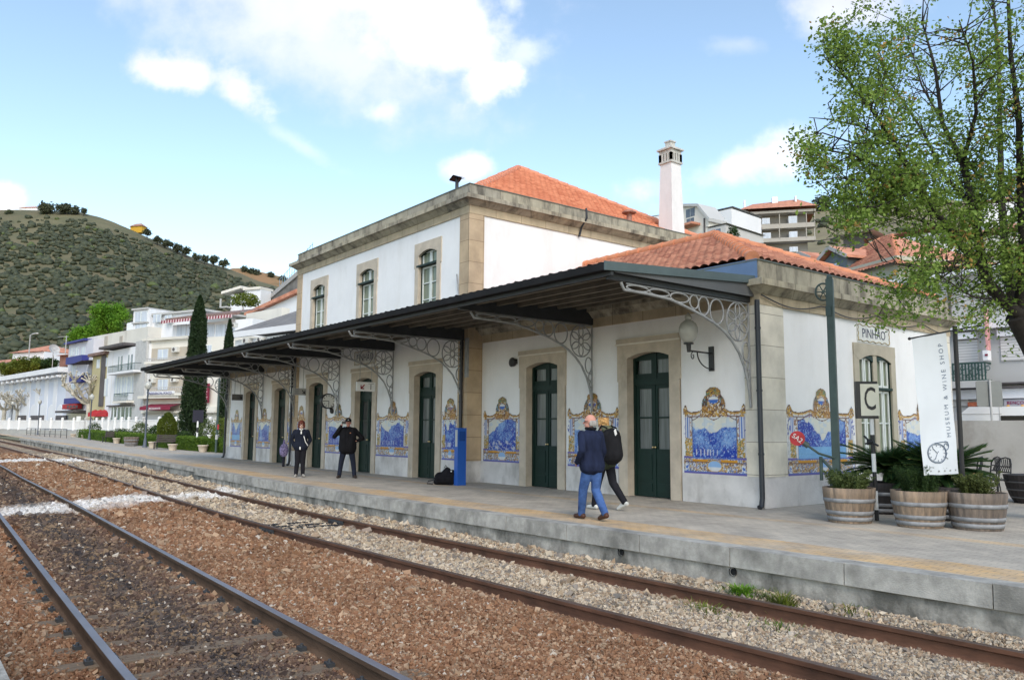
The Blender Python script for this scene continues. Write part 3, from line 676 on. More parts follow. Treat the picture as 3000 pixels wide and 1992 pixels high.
for c_ in cs_: ridge_caps(mb, c_ + Vector((0, 0, .04)), apx + Vector((0, 0, .06)), .12)
mb.build('ridge_tiles', m_ridge_new, st)
# tall white chimney, round vent, stove pipe
ch = MB(); cx_, cy_ = -19.35, 22.45
def taper(mb, cx, cy, a0, z0, a1, z1):
    P = [(cx - a0, cy - a0, z0), (cx + a0, cy - a0, z0), (cx + a0, cy + a0, z0), (cx - a0, cy + a0, z0), (cx - a1, cy - a1, z1), (cx + a1, cy - a1, z1), (cx + a1, cy + a1, z1), (cx - a1, cy + a1, z1)]
    return mb.add(P, [(0, 3, 2, 1), (4, 5, 6, 7), (0, 1, 5, 4), (1, 2, 6, 5), (2, 3, 7, 6), (3, 0, 4, 7)])
taper(ch, cx_, cy_, .36, 7.9, .265, 11.35); 
chm = mat('chimney_render', (.74, .72, .71), .9, .05, 2, stain=(1.5, .4, (.5, .47, .44), .5, .8, (1, 1, .3)))
cho = ch.build('chimney', chm, st)
ch = MB(); ch.box(cx_ - .32, cy_ - .32, 11.35, cx_ + .32, cy_ + .32, 11.42)
for i in range(4):
    for j in range(5):
        t = -.27 + j * .135; dx, dy = ((t, -.27), (.27, t), (-t, .27), (-.27, -t))[i]; ch.box(cx_ + dx - .035, cy_ + dy - .035, 11.42, cx_ + dx + .035, cy_ + dy + .035, 11.72)
ch.box(cx_ - .29, cy_ - .29, 11.72, cx_ + .29, cy_ + .29, 11.86); ch.box(cx_ - .36, cy_ - .36, 11.86, cx_ + .36, cy_ + .36, 11.92)
taper(ch, cx_, cy_, .36, 11.92, .14, 12.06); ch.box(cx_ - .13, cy_ - .13, 12.06, cx_ + .13, cy_ + .13, 12.20); ch.box(cx_ - .16, cy_ - .16, 12.20, cx_ + .16, cy_ + .16, 12.25)
ch.build('chimney_head', mat('chimney_head_stone', (.50, .49, .45), .9, .2, 5), cho)
ch = MB(); ch.box(cx_ - .2, cy_ - .2, 11.42, cx_ + .2, cy_ + .2, 11.72); ch.build('flue', m_room, cho)
v = MB(); v.cyl((-19.05, 19.9, 8.3), (-19.05, 19.9, 8.98), .09, .09, 12); v.lathe([(.24, 9.0), (.26, 9.03), (.15, 9.10), (.03, 9.12)], (-19.05, 19.9, -.02), 16); v.build('roof_vent', mat('rusty_vent', (.33, .16, .12), .7, .3, 6), st)
v = MB(); v.cyl((-20.05, 13.35, 8.35), (-20.05, 13.35, 9.15), .055, .055, 12)
v.add([(-20.28, 13.2, 9.13), (-20.05, 13.2, 9.24), (-19.82, 13.2, 9.13), (-20.28, 13.55, 9.13), (-20.05, 13.55, 9.24), (-19.82, 13.55, 9.13), (-20.25, 13.2, 9.10), (-20.05, 13.2, 9.2), (-19.85, 13.2, 9.1), (-20.25, 13.55, 9.1), (-20.05, 13.55, 9.2), (-19.85, 13.55, 9.1)], [(0, 1, 4, 3), (1, 2, 5, 4), (6, 9, 10, 7), (7, 10, 11, 8)]); v.build('stove_pipe', m_pipe, st)
# ------------------------------------------------------------------ canopy
CX0, CX1, EY = -39.75, -9.28, 9.15
mb = MB()
n = int((CX1 - CX0) / .0625); vs = []
for i in range(n + 1):
    x = CX0 + (CX1 - CX0) * i / n; k = .022 if (i % 4) in (0, 1) else 0
    if i % 16 == 0: k += .012
    for (y, z) in ((EY, 4.19), (WY + .0, 4.44)): vs.append((x, y, z + k))
mb.add(vs, [(2 * i, 2 * i + 1, 2 * i + 3, 2 * i + 2) for i in range(n)]); mb.quad((CX0, EY, 4.17), (CX1, EY, 4.17), (CX1, WY, 4.42), (CX0, WY, 4.42))
canopy = mb.build('canopy', m_sheet, st, 'dark sheet-metal platform canopy on iron brackets')
mb = MB(); mb.box(CX0, EY - .05, 4.06, CX1, EY + .10, 4.185); mb.build('gutter', mat('dark_gutter', (.020, .020, .021), .85, .2, 3, spec=.1), canopy)
mb = MB(); mb.box(CX0, EY + .101, 3.99, CX1, EY + .16, 4.16); mb.build('edge_beam', m_steel_dark, canopy)
for i in range(6):
    y = EY + .55 + i * .58; z = 4.17 + (y - EY) * .0617
    mb = MB(); mb.box(CX0 + .1, y, z - .12, CX1 - .1, y + .075, z - .012); mb.build('purlin', m_purlin, canopy)
for x, s_ in ((CX1, 1), (CX0, -1)):
    mb = MB(); a, b = sorted((x, x + .03 * s_))
    P = [(EY - .06, 4.05), (WY - .02, 4.31), (WY - .02, 4.46), (EY - .06, 4.20)]; mb.prism(P, lambda y, z: (a, y, z), lambda y, z: (b, y, z)); mb.build('end_fascia', m_fascia, canopy)
    mb = MB(); a, b = sorted((x - .05 * s_, x - .01 * s_)); mb.prism([(EY + .25, 4.05), (WY - .02, 4.05), (WY - .02, 4.31), (EY + .2, 4.066)], lambda y, z: (a, y, z), lambda y, z: (b, y, z)); mb.build('end_infill', m_fascia2, canopy)
curve = [(3.58, 3.93), (3.5, 3.81), (2.92, 3.80), (2.35, 3.77), (2.07, 3.715), (1.75, 3.64), (1.4, 3.545), (1.08, 3.44), (.79, 3.30), (.58, 3.15), (.38, 2.95), (.22, 2.68), (.12, 2.42), (.07, 2.15), (.05, 1.9)]
def bracket(x, wy, bright=False):
    m_ = m_steel_grey; mb = MB(); w2 = .028
    def flat(pts, wd=.05, th=.018):
        for (a, b) in zip(pts[:-1], pts[1:]): mb.beam((x, wy - a[0], a[1]), (x, wy - b[0], b[1]), wd, th, up=(1, 0, .001)) if False else mb.tube([(x, wy - a[0], a[1]), (x, wy - b[0], b[1])], .016, 6)
    P = [(x, wy - a, b) for a, b in curve]; mb.tube(P, .027, 6)
    mb.tube([(x, wy - .05, 1.9), (x, wy - .05, 3.93)], .020, 6); mb.tube([(x, wy - 3.45, 3.925), (x, wy - .05, 3.925)], .016, 6)
    def oval(c, z, ry, rz, n=20, r=.017): mb.tube([(x, wy - c + ry * math.cos(6.2832 * i / n), z + rz * math.sin(6.2832 * i / n)) for i in range(n)], r, 5, closed=True)
    oval(3.17, 3.865, .27, .05); oval(2.62, 3.855, .26, .058); oval(2.08, 3.825, .25, .085)
    oval(1.68, 3.79, .125, .125); oval(1.41, 3.745, .15, .17); oval(1.03, 3.675, .20, .235); oval(.40, 3.54, .34, .375)
    oval(.40, 3.54, .07, .085)
    for k in range(6):
        t = k * math.pi / 3 + math.pi / 2; cy, cz = .40 + .205 * math.cos(t), 3.54 + .225 * math.sin(t); n = 14; pts = []
        for i in range(n):
            a = 6.2832 * i / n; p, q = .125 * math.cos(a), .07 * math.sin(a); pts.append((x, wy - (cy + p * math.cos(t) - q * math.sin(t)), cz + p * math.sin(t) + q * math.cos(t)))
        mb.tube(pts, .015, 5, closed=True)
    oval(.16, 2.98, .105, .185); oval(.11, 2.70, .05, .09); oval(.09, 2.52, .03, .08)
    mb.build('bracket', m_, canopy)
    bm_ = MB(); bm_.prism([(EY + .165, 3.95), (wy - .03, 3.95), (wy - .03, 4.33 - (WY - wy) * .06), (EY + .165, 4.13)], lambda y, z: (x - .04, y, z), lambda y, z: (x + .04, y, z)); bm_.build('cross_beam', m_steel_dark, canopy)
for x in (-9.42, -13.85): bracket(x, WY)
for x in (-18.60, -22.55, -26.42, -30.38): bracket(x, CY)
for x in (-35.1, -39.6): bracket(x, WY)
# downpipes
for (x, y, lb) in ((XR + .02, WY - .10, 'dark downpipe on the near corner'), (XCR - .18, CY - .10, None), (XCL + .02, CY - .10, None), (XL - .02, WY - .08, None)):
    mb = MB(); mb.tube([(x, y, 3.97), (x, y, .2), (x, y - .03, .06), (x, y - .10, .03)], .05, 10)
    for zz in (1.0, 2.2, 3.4): mb.cyl((x, y, zz), (x, y, zz + .04), .06, .06, 10)
    mb.build('downpipe', m_pipe, st, lb)
mb = MB(); mb.box(-18.50, CY - .055, 2.9, -18.36, CY + .0, 4.0); mb.build('iron_plate', m_steel_grey, st)
# black cable swags along the end cornice
mb = MB(); pts = []
for i in range(41):
    t = i / 40; y = WY - .05 + 7.6 * t; sg = abs(math.sin(t * 3.5 * math.pi)); pts.append((XR + .085, y, 4.07 - .16 * sg))
mb.tube(pts, .013, 5); mb.build('cable', m_pipe, st)
mb = MB(); mb.tube([(XCR + .34, 16.95, 8.42), (XCR + .36, 16.95, 8.1), (XCR + .12, 16.95, 7.86), (XCR + .06, 16.9, 7.55)], .035, 6); mb.build('spout', m_pipe, st)
mb = MB(); mb.cyl((-18.75, CY - .02, 4.6), (-18.95, CY - .06, 5.9), .03, .02, 6); mb.build('wall_rod', m_steel_grey, st)

# ------------------------------------------------------------------ track alignment (gently bending line)
_xs = np.array([-400, -250, -150, -90, -52, -40, -33, -27, -21, -15, -8, 0, 8, 20.]); _ys = np.array([10.6, 10.2, 9.75, 9.35, 9.0, 8.72, 8.47, 8.12, 7.80, 7.64, 7.72, 7.88, 8.0, 8.1])
_fx = np.linspace(-400, 20, 1681); _fy = np.interp(_fx, _xs, _ys); _k = np.ones(25) / 25; _fy = np.convolve(np.pad(_fy, 12, 'edge'), _k, 'valid')
def r1(x): return np.interp(x, _fx, _fy)
def edge(x): return r1(x) + .66
_bx = np.array([-400, -250, -150, -90, -45, -23, -12, -6, 0, 20.]); _by = np.array([5.8, 5.4, 5.0, 4.7, 4.36, 3.78, 3.38, 3.18, 3.1, 3.1])
_fb = np.convolve(np.pad(np.interp(_fx, _bx, _by), 12, 'edge'), _k, 'valid')
def r3(x): return np.interp(x, _fx, _fb) + .02
gv = lambda x: .0075 * np.maximum(0, -x - 35)
RT_Z = -.425                                        # rail top

# ground far and wide
m_earth = mat('dry_earth', (.16, .13, .09), .95, .3, .05, .2, 3, tint=(.17, .17, .09))
mb = MB(); mb.quad((-3500, -1500, -1.2), (1500, -1500, -1.2), (1500, 3500, -1.2), (-3500, 3500, -1.2)); tag(mb.build('ground', m_earth), kind='structure')

# ballast bed
rngb = np.random.RandomState(4)
C_BEIGE = np.array([[.41, .32, .225], [.45, .375, .28], [.30, .22, .15], [.50, .415, .31], [.23, .20, .17]])
C_RED = np.array([[.225, .122, .068], [.265, .155, .092], [.18, .090, .050], [.34, .235, .155], [.225, .118, .064]])
C_DARK = np.array([[.050, .046, .045], [.075, .062, .055], [.035, .033, .035], [.19, .13, .08], [.095, .07, .055]])
C_WHITE = np.array([[.66, .65, .62], [.58, .56, .53], [.72, .71, .70], [.48, .46, .44], [.64, .61, .57]])
def zone_colors(x, y, pick, val):
    a, b = r1(x), r3(x); nn = fbm(x * .55 + 60, y * .9 + 60, 17); n2_ = fbm(x * 1.6 + 60, y * 1.6 + 60, 27)
    wB = np.clip((y - (a - 1.95) + (nn - .5) * .6) / .35, 0, 1)                      # beige in and right of the near-platform track
    wD = np.clip(1 - np.abs(y - (b - .83) + (nn - .5) * .5) / .82, 0, 1) ** .35 * np.clip(1.8 - np.abs(n2_ - .45) * 3.5, .72, 1)
    xc = -22.3 - .40 * (y - 2); wW = np.clip((1.55 - np.abs(x - xc) + (nn - .5) * 1.8 + (n2_ - .5) * 1.6) / 1.0, 0, 1) * (y < a + .5)
    wW = np.maximum(wW, np.clip((1.9 - np.abs(x + 51) + (nn - .5) * 1.5) / .5, 0, 1))
    cR = C_RED[pick] * (.78 + .5 * nn[:, None]); cB = C_BEIGE[pick] * np.where((n2_ < .4)[:, None], .88, 1.0)
    rust = np.clip(1 - np.abs(np.abs(y - (a - .86)) - .86) / .33, 0, 1)[:, None] * .45
    cB = cB * (1 - rust) + C_RED[pick] * rust
    c = cR * (1 - wB[:, None]) + cB * wB[:, None]
    darkr = np.clip(1 - np.abs(y - b) / .45, 0, 1)[:, None] * .35; c = c * (1 - darkr) + C_DARK[pick] * 1.3 * darkr
    cd = wD[:, None] * .97 * (y < b - .12)[:, None] * (y > b - 1.5)[:, None]; c = c * (1 - cd) + C_DARK[pick] * cd
    c = c * (1 - wW[:, None] * .92) + C_WHITE[pick] * wW[:, None] * .92
    return c * (.82 + .36 * val)[:, None]
def bed_z(x, y):
    a, b = r1(x), r3(x)
    z = -.592 + gv(x)
    z = z + .05 * np.exp(-((y - (a - 2.75)) / .9) ** 2) + .125 * np.clip((y - a - .1) / .4, 0, 1) + .03 * np.clip((b - 1.9 - y) / .4, 0, 1)
    return z
m_bed = vcol_mat('ballast_grit', .95, .15)
nt, nn_, ll_, b_ = nodes_of(m_bed)
_tc = nn_.new('ShaderNodeTexCoord'); _vo = nn_.new('ShaderNodeTexVoronoi'); _vo.inputs['Scale'].default_value = 40; ll_.new(_tc.outputs['Object'], _vo.inputs['Vector'])
_mx = nn_.new('ShaderNodeMix'); _mx.data_type = 'RGBA'; _mx.blend_type = 'MULTIPLY'; _mx.inputs[0].default_value = 1
_rp = nn_.new('ShaderNodeValToRGB'); _rp.color_ramp.elements[0].color = (.6, .58, .55, 1); _rp.color_ramp.elements[1].color = (1.6, 1.5, 1.4, 1)
_bw = nn_.new('ShaderNodeSeparateColor'); ll_.new(_vo.outputs['Color'], _bw.inputs[0]); ll_.new(_bw.outputs[0], _rp.inputs[0])
_src = b_.inputs['Base Color'].links[0].from_socket; ll_.new(_src, _mx.inputs[6]); ll_.new(_rp.outputs[0], _mx.inputs[7]); ll_.new(_mx.outputs[2], b_.inputs['Base Color'])
_bp = nn_.new('ShaderNodeBump'); _bp.inputs['Strength'].default_value = 1; _bp.inputs['Distance'].default_value = .04; _bp.invert = True; ll_.new(_vo.outputs['Distance'], _bp.inputs['Height']); ll_.new(_bp.outputs[0], b_.inputs['Normal'])
gx = np.concatenate([np.linspace(-300, -60, 160), np.linspace(-59.7, -26, 170), np.linspace(-25.9, 9, 420)]); gy = np.linspace(-3.5, 11.2, 220)
GX, GY = np.meshgrid(gx, gy); xx, yy = GX.ravel(), GY.ravel(); zz = bed_z(xx, yy) + .02 * (fbm(xx * 3 + 99, yy * 3 + 9, 3) - .5)
idx = np.arange(len(xx)).reshape(GX.shape); Fq = np.stack([idx[:-1, :-1].ravel(), idx[:-1, 1:].ravel(), idx[1:, 1:].ravel(), idx[1:, :-1].ravel()], 1)
o = arr_mesh('track_bed', np.stack([xx, yy, zz], 1), Fq, m_bed, None, colr=np.clip(zone_colors(xx, yy, rngb.randint(0, 5, len(xx)), rngb.rand(len(xx))), 0, 1), smooth=True); tag(o, kind='structure')
# loose stones, denser near the camera
def stones(name, n, xr, yr, smin, smax, seed, dens=None, label=None, lift=0.):
    rs = np.random.RandomState(seed)
    u = rs.rand(n); x = xr[1] - (xr[1] - xr[0]) * u ** 2.4; y = rs.uniform(yr[0], yr[1], n)
    keep = np.ones(n, bool); z_ = RT_Z - .15 + gv(x); vx, vy, vz = x, y, z_ - EYE; dd = vx * FW.x + vy * FW.y + vz * FW.z; sx_ = (vx * RT.x + vy * RT.y + vz * RT.z) / dd * F_PX; sy_ = -(vx * UP.x + vy * UP.y + vz * UP.z) / dd * F_PX; keep &= (dd > 2) & (np.abs(sx_) < 1750) & (sy_ < 1250); keep &= (y < edge(x) - .02) & (np.abs(y - r1(x)) > .05) & (np.abs(y - r1(x) + 1.72) > .05) & (np.abs(y - r3(x)) > .05) & (np.abs(y - r3(x) + 1.66) > .05) & (y > .78)
    ph = ((-2.2 - x + .31) % .62) - .31; keep &= ~((np.abs(ph) < .12) & (np.abs(y - r3(x) + .83) > .50) & (np.abs(y - r3(x) + .83) < 1.12) & (rs.rand(n) < .8))
    depth = -.79 * x + .61 * y; keep &= (depth > 2.5)
    x, y = x[keep], y[keep]; n = len(x); depth = depth[keep]
    near = np.minimum(1, np.minimum(np.minimum(np.abs(y - r1(x)), np.abs(y - r1(x) + 1.72)), np.minimum(np.abs(y - r3(x)), np.abs(y - r3(x) + 1.66))) / .14)
    sz = rs.uniform(smin, smax, n) * (1 + .7 * (rs.rand(n) > .975)) * (.55 + .45 * near) * np.clip(depth / 7, 1, 3.1)
    base = np.array([(-1, -1, -1), (1, -1, -1), (1, 1, -1), (-1, 1, -1), (-1, -1, 1), (1, -1, 1), (1, 1, 1), (-1, 1, 1)], float) * .5
    P = base[None] * rs.uniform(.55, 1.2, (n, 8, 1)) * (rs.uniform(.6, 1.1, (n, 1, 3)) * np.array([1.15, 1.0, .7]))
    P = P + rs.normal(0, .10, P.shape)
    q = rs.normal(size=(n, 4)); q /= np.linalg.norm(q, axis=1, keepdims=True); w_, a_, b__, c_ = q.T
    Rm = np.stack([1 - 2 * (b__ ** 2 + c_ ** 2), 2 * (a_ * b__ - w_ * c_), 2 * (a_ * c_ + w_ * b__), 2 * (a_ * b__ + w_ * c_), 1 - 2 * (a_ ** 2 + c_ ** 2), 2 * (b__ * c_ - w_ * a_), 2 * (a_ * c_ - w_ * b__), 2 * (b__ * c_ + w_ * a_), 1 - 2 * (a_ ** 2 + b__ ** 2)], 1).reshape(n, 3, 3)
    P = np.einsum('nij,nkj->nki', Rm, P * sz[:, None, None])
    P += np.stack([x, y, bed_z(x, y) + sz * rs.uniform(-.05, .42, n) + lift], 1)[:, None]
    fb = np.array([(0, 3, 2, 1), (4, 5, 6, 7), (0, 1, 5, 4), (1, 2, 6, 5), (2, 3, 7, 6), (3, 0, 4, 7)])
    Fq = (fb[None] + (np.arange(n) * 8)[:, None, None]).reshape(-1, 4)
    c = zone_colors(x, y, rs.randint(0, 5, n), rs.rand(n)); odd = rs.rand(n) > .975; c[odd] = np.array([.46, .40, .33])
    o = arr_mesh(name, P.reshape(-1, 3), Fq, m_stone_loose, None, colr=np.clip(np.repeat(c, 8, 0), 0, 1)); tag(o, kind='stuff', label=label)
m_stone_loose = vcol_mat('crushed_stone', .9, .2)
stones('ballast', 520000, (-62, -1.0), (.7, 9.3), .017, .036, 8, label='crushed stone ballast between and beside the rails')

# rails
m_rail_side = mat('rusty_rail_web', (.095, .046, .028), .8, .3, 6, .2, 50, tint=(.12, .055, .032), stretch=(.4, 1, 1))
m_rail_brown = mat('dull_rail_head', (.13, .085, .065), .45, .25, 4, stretch=(.3, 1, 1), metal=.35)
m_rail_head = mat('worn_rail_head', (.20, .19, .21), .42, .2, 4, metal=.4, stretch=(.3, 1, 1))
m_rail_web2 = mat('brown_rail_web', (.105, .068, .045), .85, .3, 6, .2, 50, stretch=(.4, 1, 1), spec=.1)
def sweep(mb, fn, prof, x0, x1, n):
    xs = [x0 + (x1 - x0) * (i / n) for i in range(n + 1)]; k = len(prof); vs = []
    for x in xs:
        y = float(fn(x)); zc = RT_Z + float(gv(np.array(x)))
        for (a, b) in prof: vs.append((x, y + a, zc + b))
    mb.add(vs, [(i * k + j, i * k + (j + 1) % k, (i + 1) * k + (j + 1) % k, (i + 1) * k + j) for i in range(n) for j in range(k)])
    mb.add([vs[j] for j in range(k)], [tuple(range(k))]); mb.add([vs[-k + j] for j in range(k)], [tuple(range(k))[::-1]])
body = [(-.065, -.17), (-.065, -.158), (-.014, -.140), (-.010, -.125), (-.010, -.055), (-.034, -.042), (-.036, -.004), (.036, -.004), (.034, -.042), (.010, -.055), (.010, -.125), (.014, -.140), (.065, -.158), (.065, -.17)]
head = [(-.036, -.004), (-.034, 0), (.034, 0), (.036, -.004)]
for (fn, lab, dull) in ((lambda x: r1(x), 'rusty rail nearest the station platform', True), (lambda x: r1(x) - 1.72, 'rusty inner rail of the track beside the platform', True),
                        (lambda x: r3(x), 'shiny topped rail on the right of the foreground track', False), (lambda x: r3(x) - 1.66, 'shiny topped rail at the lower left corner', False)):
    rt_ = root('rail', (-10, float(fn(-10)), RT_Z - .17), lab, 'rail', 'running rails')
    mb = MB(); sweep(mb, fn, body, -300, 3.5, 260); mb.build('rail_web', m_rail_side if dull else m_rail_web2, rt_)
    mb = MB(); sweep(mb, fn, head, -300, 3.5, 260); mb.build('rail_head', m_rail_brown if dull else m_rail_head, rt_)
# sleepers, almost buried
m_sleeper = mat('weathered_sleeper', (.17, .125, .085), .9, .3, 3, .4, 40, stretch=(6, 1, 6))
smb = MB(); smb.box(-.12, -1.3, -.10, .12, 1.3, .0); src_s = None
def sleepers(fn, off, x0, x1, zt, lab, grp):
    x = x1; i = 0
    while x > x0:
        if i == 0:
            o = smb.build('sleeper', m_sleeper); sleepers.o = o
            if 'foreground' in grp: clips(o)
        else: o = copy_tree(sleepers.o)
        o.location = (x, float(fn(x)) - off, zt + .006 * math.sin(i * 2.3)); tag(o, lab, 'sleeper', grp); x -= .62; i += 1
def clips(o):
    for yy in (-.93, -.73, .73, .93):
        mb = MB(); mb.box(-.05, yy - .03, 0, .05, yy + .03, .035); mb.cyl((0, yy, .03), (0, yy, .06), .018, .015, 8); mb.build('rail_clip', m_steel_dark, o)
sleepers(r3, .83, -17, -2.2, RT_Z - .152, 'half buried brown sleeper under the foreground track', 'sleepers of the foreground track')
sleepers(r1, .86, -15, -2.6, RT_Z - .175, 'half buried sleeper under the track beside the platform', 'sleepers of the platform track')
# joint bars on the near-platform track
for (fn, x, lb) in ((lambda x: r1(x) - 1.72, -15.3, 'dark bolted joint bar on the inner rail'), (r1, -15.9, 'dark bolted joint bar on the rail by the platform')):
    y = float(fn(x)); mb = MB(); mb.box(x - .35, y - .045, RT_Z - .13, x + .35, y - .018, RT_Z - .05)
    for k in (-.24, -.08, .08, .24): mb.cyl((x + k, y - .07, RT_Z - .09), (x + k, y - .04, RT_Z - .09), .018, .018, 8)
    tag(mb.build('joint_bar', m_steel_dark), lb, 'joint bar', 'rail joint bars')
mb = MB(); y = float(r1(-15.8)) 
for k in (0, .42, .80): mb.box(-16.4 + k, y - 1.62, RT_Z - .135, -16.22 + k, y - .1, RT_Z - .095)
mb.box(-16.4, y - 1.0, RT_Z - .13, -15.4, y - .85, RT_Z - .10)
tag(mb.build('drain_grate', mat('black_iron', (.02, .02, .022), .6, .2, 5)), 'black iron drain grating between the rails', 'drain grate')

# station platform
m_pave = bpy.data.materials.new('concrete_pavers'); m_pave.use_nodes = True
def pave_nodes():
    nt, nn, ll, b = nodes_of(m_pave); N = nn.new; L = ll.new
    uv = N('ShaderNodeUVMap'); uv.uv_map = 'UVMap'; sp = N('ShaderNodeSeparateXYZ'); L(uv.outputs[0], sp.inputs[0])
    br = N('ShaderNodeTexBrick'); br.inputs['Scale'].default_value = 1; br.inputs['Brick Width'].default_value = .2; br.inputs['Row Height'].default_value = .1; br.inputs['Mortar Size'].default_value = .005
    br.inputs['Color1'].default_value = (.475, .425, .355, 1); br.inputs['Color2'].default_value = (.41, .37, .315, 1); br.inputs['Mortar'].default_value = (.28, .26, .23, 1); L(uv.outputs[0], br.inputs['Vector'])
    br2 = N('ShaderNodeTexBrick'); br2.inputs['Scale'].default_value = 1; br2.inputs['Brick Width'].default_value = .2; br2.inputs['Row Height'].default_value = .1; br2.inputs['Mortar Size'].default_value = .005
    br2.inputs['Color1'].default_value = (.66, .41, .16, 1); br2.inputs['Color2'].default_value = (.58, .39, .21, 1); br2.inputs['Mortar'].default_value = (.25, .2, .14, 1); L(uv.outputs[0], br2.inputs['Vector'])
    nz = N('ShaderNodeTexNoise'); nz.inputs['Scale'].default_value = .55; nz.inputs['Detail'].default_value = 6; nz.inputs['Roughness'].default_value = .62; L(uv.outputs[0], nz.inputs['Vector'])
    def m(op, a, b_=None):
        n = N('ShaderNodeMath'); n.operation = op; n.use_clamp = op in ('MULTIPLY',)
        for i, s in enumerate((a, b_)):
            if s is None: continue
            if isinstance(s, (int, float)): n.inputs[i].default_value = s
            else: L(s, n.inputs[i])
        return n.outputs[0]
    v = m('ADD', sp.outputs[1], m('SUBTRACT', m('MULTIPLY', nz.outputs['Fac'], .5), .25)) if False else sp.outputs[1]
    def bandm(lo, hi):
        a = m('GREATER_THAN', v, lo); c = m('LESS_THAN', v, hi); return m('MULTIPLY', a, c)
    wear = N('ShaderNodeMapRange'); L(nz.outputs['Fac'], wear.inputs[0]); wear.inputs[1].default_value = .38; wear.inputs[2].default_value = .62; wear.inputs[3].default_value = .25; wear.inputs[4].default_value = .88
    y1 = m('MULTIPLY', bandm(.34, 1.1), wear.outputs[0]); y2 = m('MULTIPLY', m('MULTIPLY', bandm(3.1, 3.4), wear.outputs[0]), .55)
    fac = m('MAXIMUM', y1, y2)
    mx = N('ShaderNodeMix'); mx.data_type = 'RGBA'; L(fac, mx.inputs[0]); L(br.outputs['Color'], mx.inputs[6]); L(br2.outputs['Color'], mx.inputs[7])
    n2 = N('ShaderNodeTexNoise'); n2.inputs['Scale'].default_value = 1.3; n2.inputs['Detail'].default_value = 8; n2.inputs['Roughness'].default_value = .7; L(uv.outputs[0], n2.inputs['Vector'])
    rp = N('ShaderNodeValToRGB'); rp.color_ramp.elements[0].position = .32; rp.color_ramp.elements[0].color = (.68, .68, .69, 1); rp.color_ramp.elements[1].position = .68; rp.color_ramp.elements[1].color = (1.18, 1.17, 1.14, 1); L(n2.outputs['Fac'], rp.inputs[0])
    m2 = N('ShaderNodeMix'); m2.data_type = 'RGBA'; m2.blend_type = 'MULTIPLY'; m2.inputs[0].default_value = 1; L(mx.outputs[2], m2.inputs[6]); L(rp.outputs[0], m2.inputs[7]); L(m2.outputs[2], b.inputs['Base Color'])
    b.inputs['Roughness'].default_value = .8
    bp = N('ShaderNodeBump'); bp.inputs['Strength'].default_value = .35; bp.inputs['Distance'].default_value = .006; L(br.outputs['Fac'], bp.inputs['Height']); bp.invert = True; L(bp.outputs[0], b.inputs['Normal'])
pave_nodes()
def plat_edge(x):
    return float(edge(x))
xs_ = np.concatenate([np.linspace(-140, -40, 60), np.linspace(-39, 6, 120)]); vq = [.28, .34, .94, 2, 4, 6, 9, 13, 18]
V, UVs = [], []
for x in xs_:
    e_ = float(edge(x))
    for v_ in vq: V.append((x, e_ + v_, float(gv(x)) - .004)); UVs.append((x, v_))
k = len(vq); Fq = [(i * k + j, (i + 1) * k + j, (i + 1) * k + j + 1, i * k + j + 1) for i in range(len(xs_) - 1) for j in range(k - 1)]
tag(arr_mesh('platform_paving', V, Fq, m_pave, None, uv=UVs), kind='structure')
m_curb = mat('concrete_coping', (.40, .385, .35), .9, .22, 6, .35, 60, stain=(1.6, .85, (.15, .145, .13), .42, .66, (1, 1, .8)))
m_pwall = mat('stained_concrete', (.40, .38, .34), .92, .28, 5, .5, 30, stain=(1.9, .95, (.12, .115, .10), .42, .62, (1, 1, .6)))
m_pwall_old = mat('blackened_old_concrete', (.34, .33, .30), .95, .25, 2, .4, 30, stain=(.9, .9, (.06, .06, .055), .42, .6, (1, 1, 1.6)))
x = 5.6; mbc = MB(); i = 0
while x > -88:
    w = 1.5; a, b = x - w, x; ya, yb = float(edge(a)), float(edge(b)); za, zb_ = float(gv(a)), float(gv(b)); gsp = .006; h = .235 if x > -29 else .14
    dz = .002 * math.sin(i * 1.7)
    P = [(a + gsp, ya, za - h), (b - gsp, yb, zb_ - h), (b - gsp, yb + .28, zb_ - h), (a + gsp, ya + .28, za - h), (a + gsp, ya + .012, za + dz), (b - gsp, yb + .012, zb_ + dz), (b - gsp, yb + .279, zb_ + dz), (a + gsp, ya + .279, za + dz)]
    mbc.add(P, [(0, 3, 2, 1), (4, 5, 6, 7), (0, 1, 5, 4), (1, 2, 6, 5), (2, 3, 7, 6), (3, 0, 4, 7)]); x -= w; i += 1
tag(mbc.build('platform_coping', m_curb), kind='structure')
for (xa, xb, m_, nm) in ((-29, 6, m_pwall, 'platform_wall'), (-88, -29, m_pwall_old, 'platform_wall_old')):
    mb = MB(); n = 60
    for i in range(n):
        a, b = xa + (xb - xa) * i / n, xa + (xb - xa) * (i + 1) / n
        mb.quad((a, float(edge(a)) + .045, g(a) - .75), (b, float(edge(b)) + .045, g(b) - .75), (b, float(edge(b)) + .045, g(b) - .1), (a, float(edge(a)) + .045, g(a) - .1))
    tag(mb.build(nm, m_), kind='structure')
# two weep pipes in the platform wall
for (x, z) in ((-8.28, -.285), (-6.38, -.30)):
    y = float(edge(x)) + .045; mb = MB(); mb.tube([(x, y - .02, z), (x, y + .1, z)], .055, 14, caps=False); n = 14
    mb.cyl((x, y - .004, z), (x, y + .02, z), .042, .042, 14); o = mb.build('weep_pipe', mat('weep_hole_black', (.015, .015, .015), .9)); tag(o, 'round black weep pipe in the platform wall, %s' % ('below the walking men' if x < -7 else 'nearer the planted barrels'), 'drain pipe', 'weep pipes')
# near-left platform corner
mb = MB(); mb.box(-60, -30, -.7, -2, .66, .0); tag(mb.build('opposite_platform', m_pwall), kind='structure')

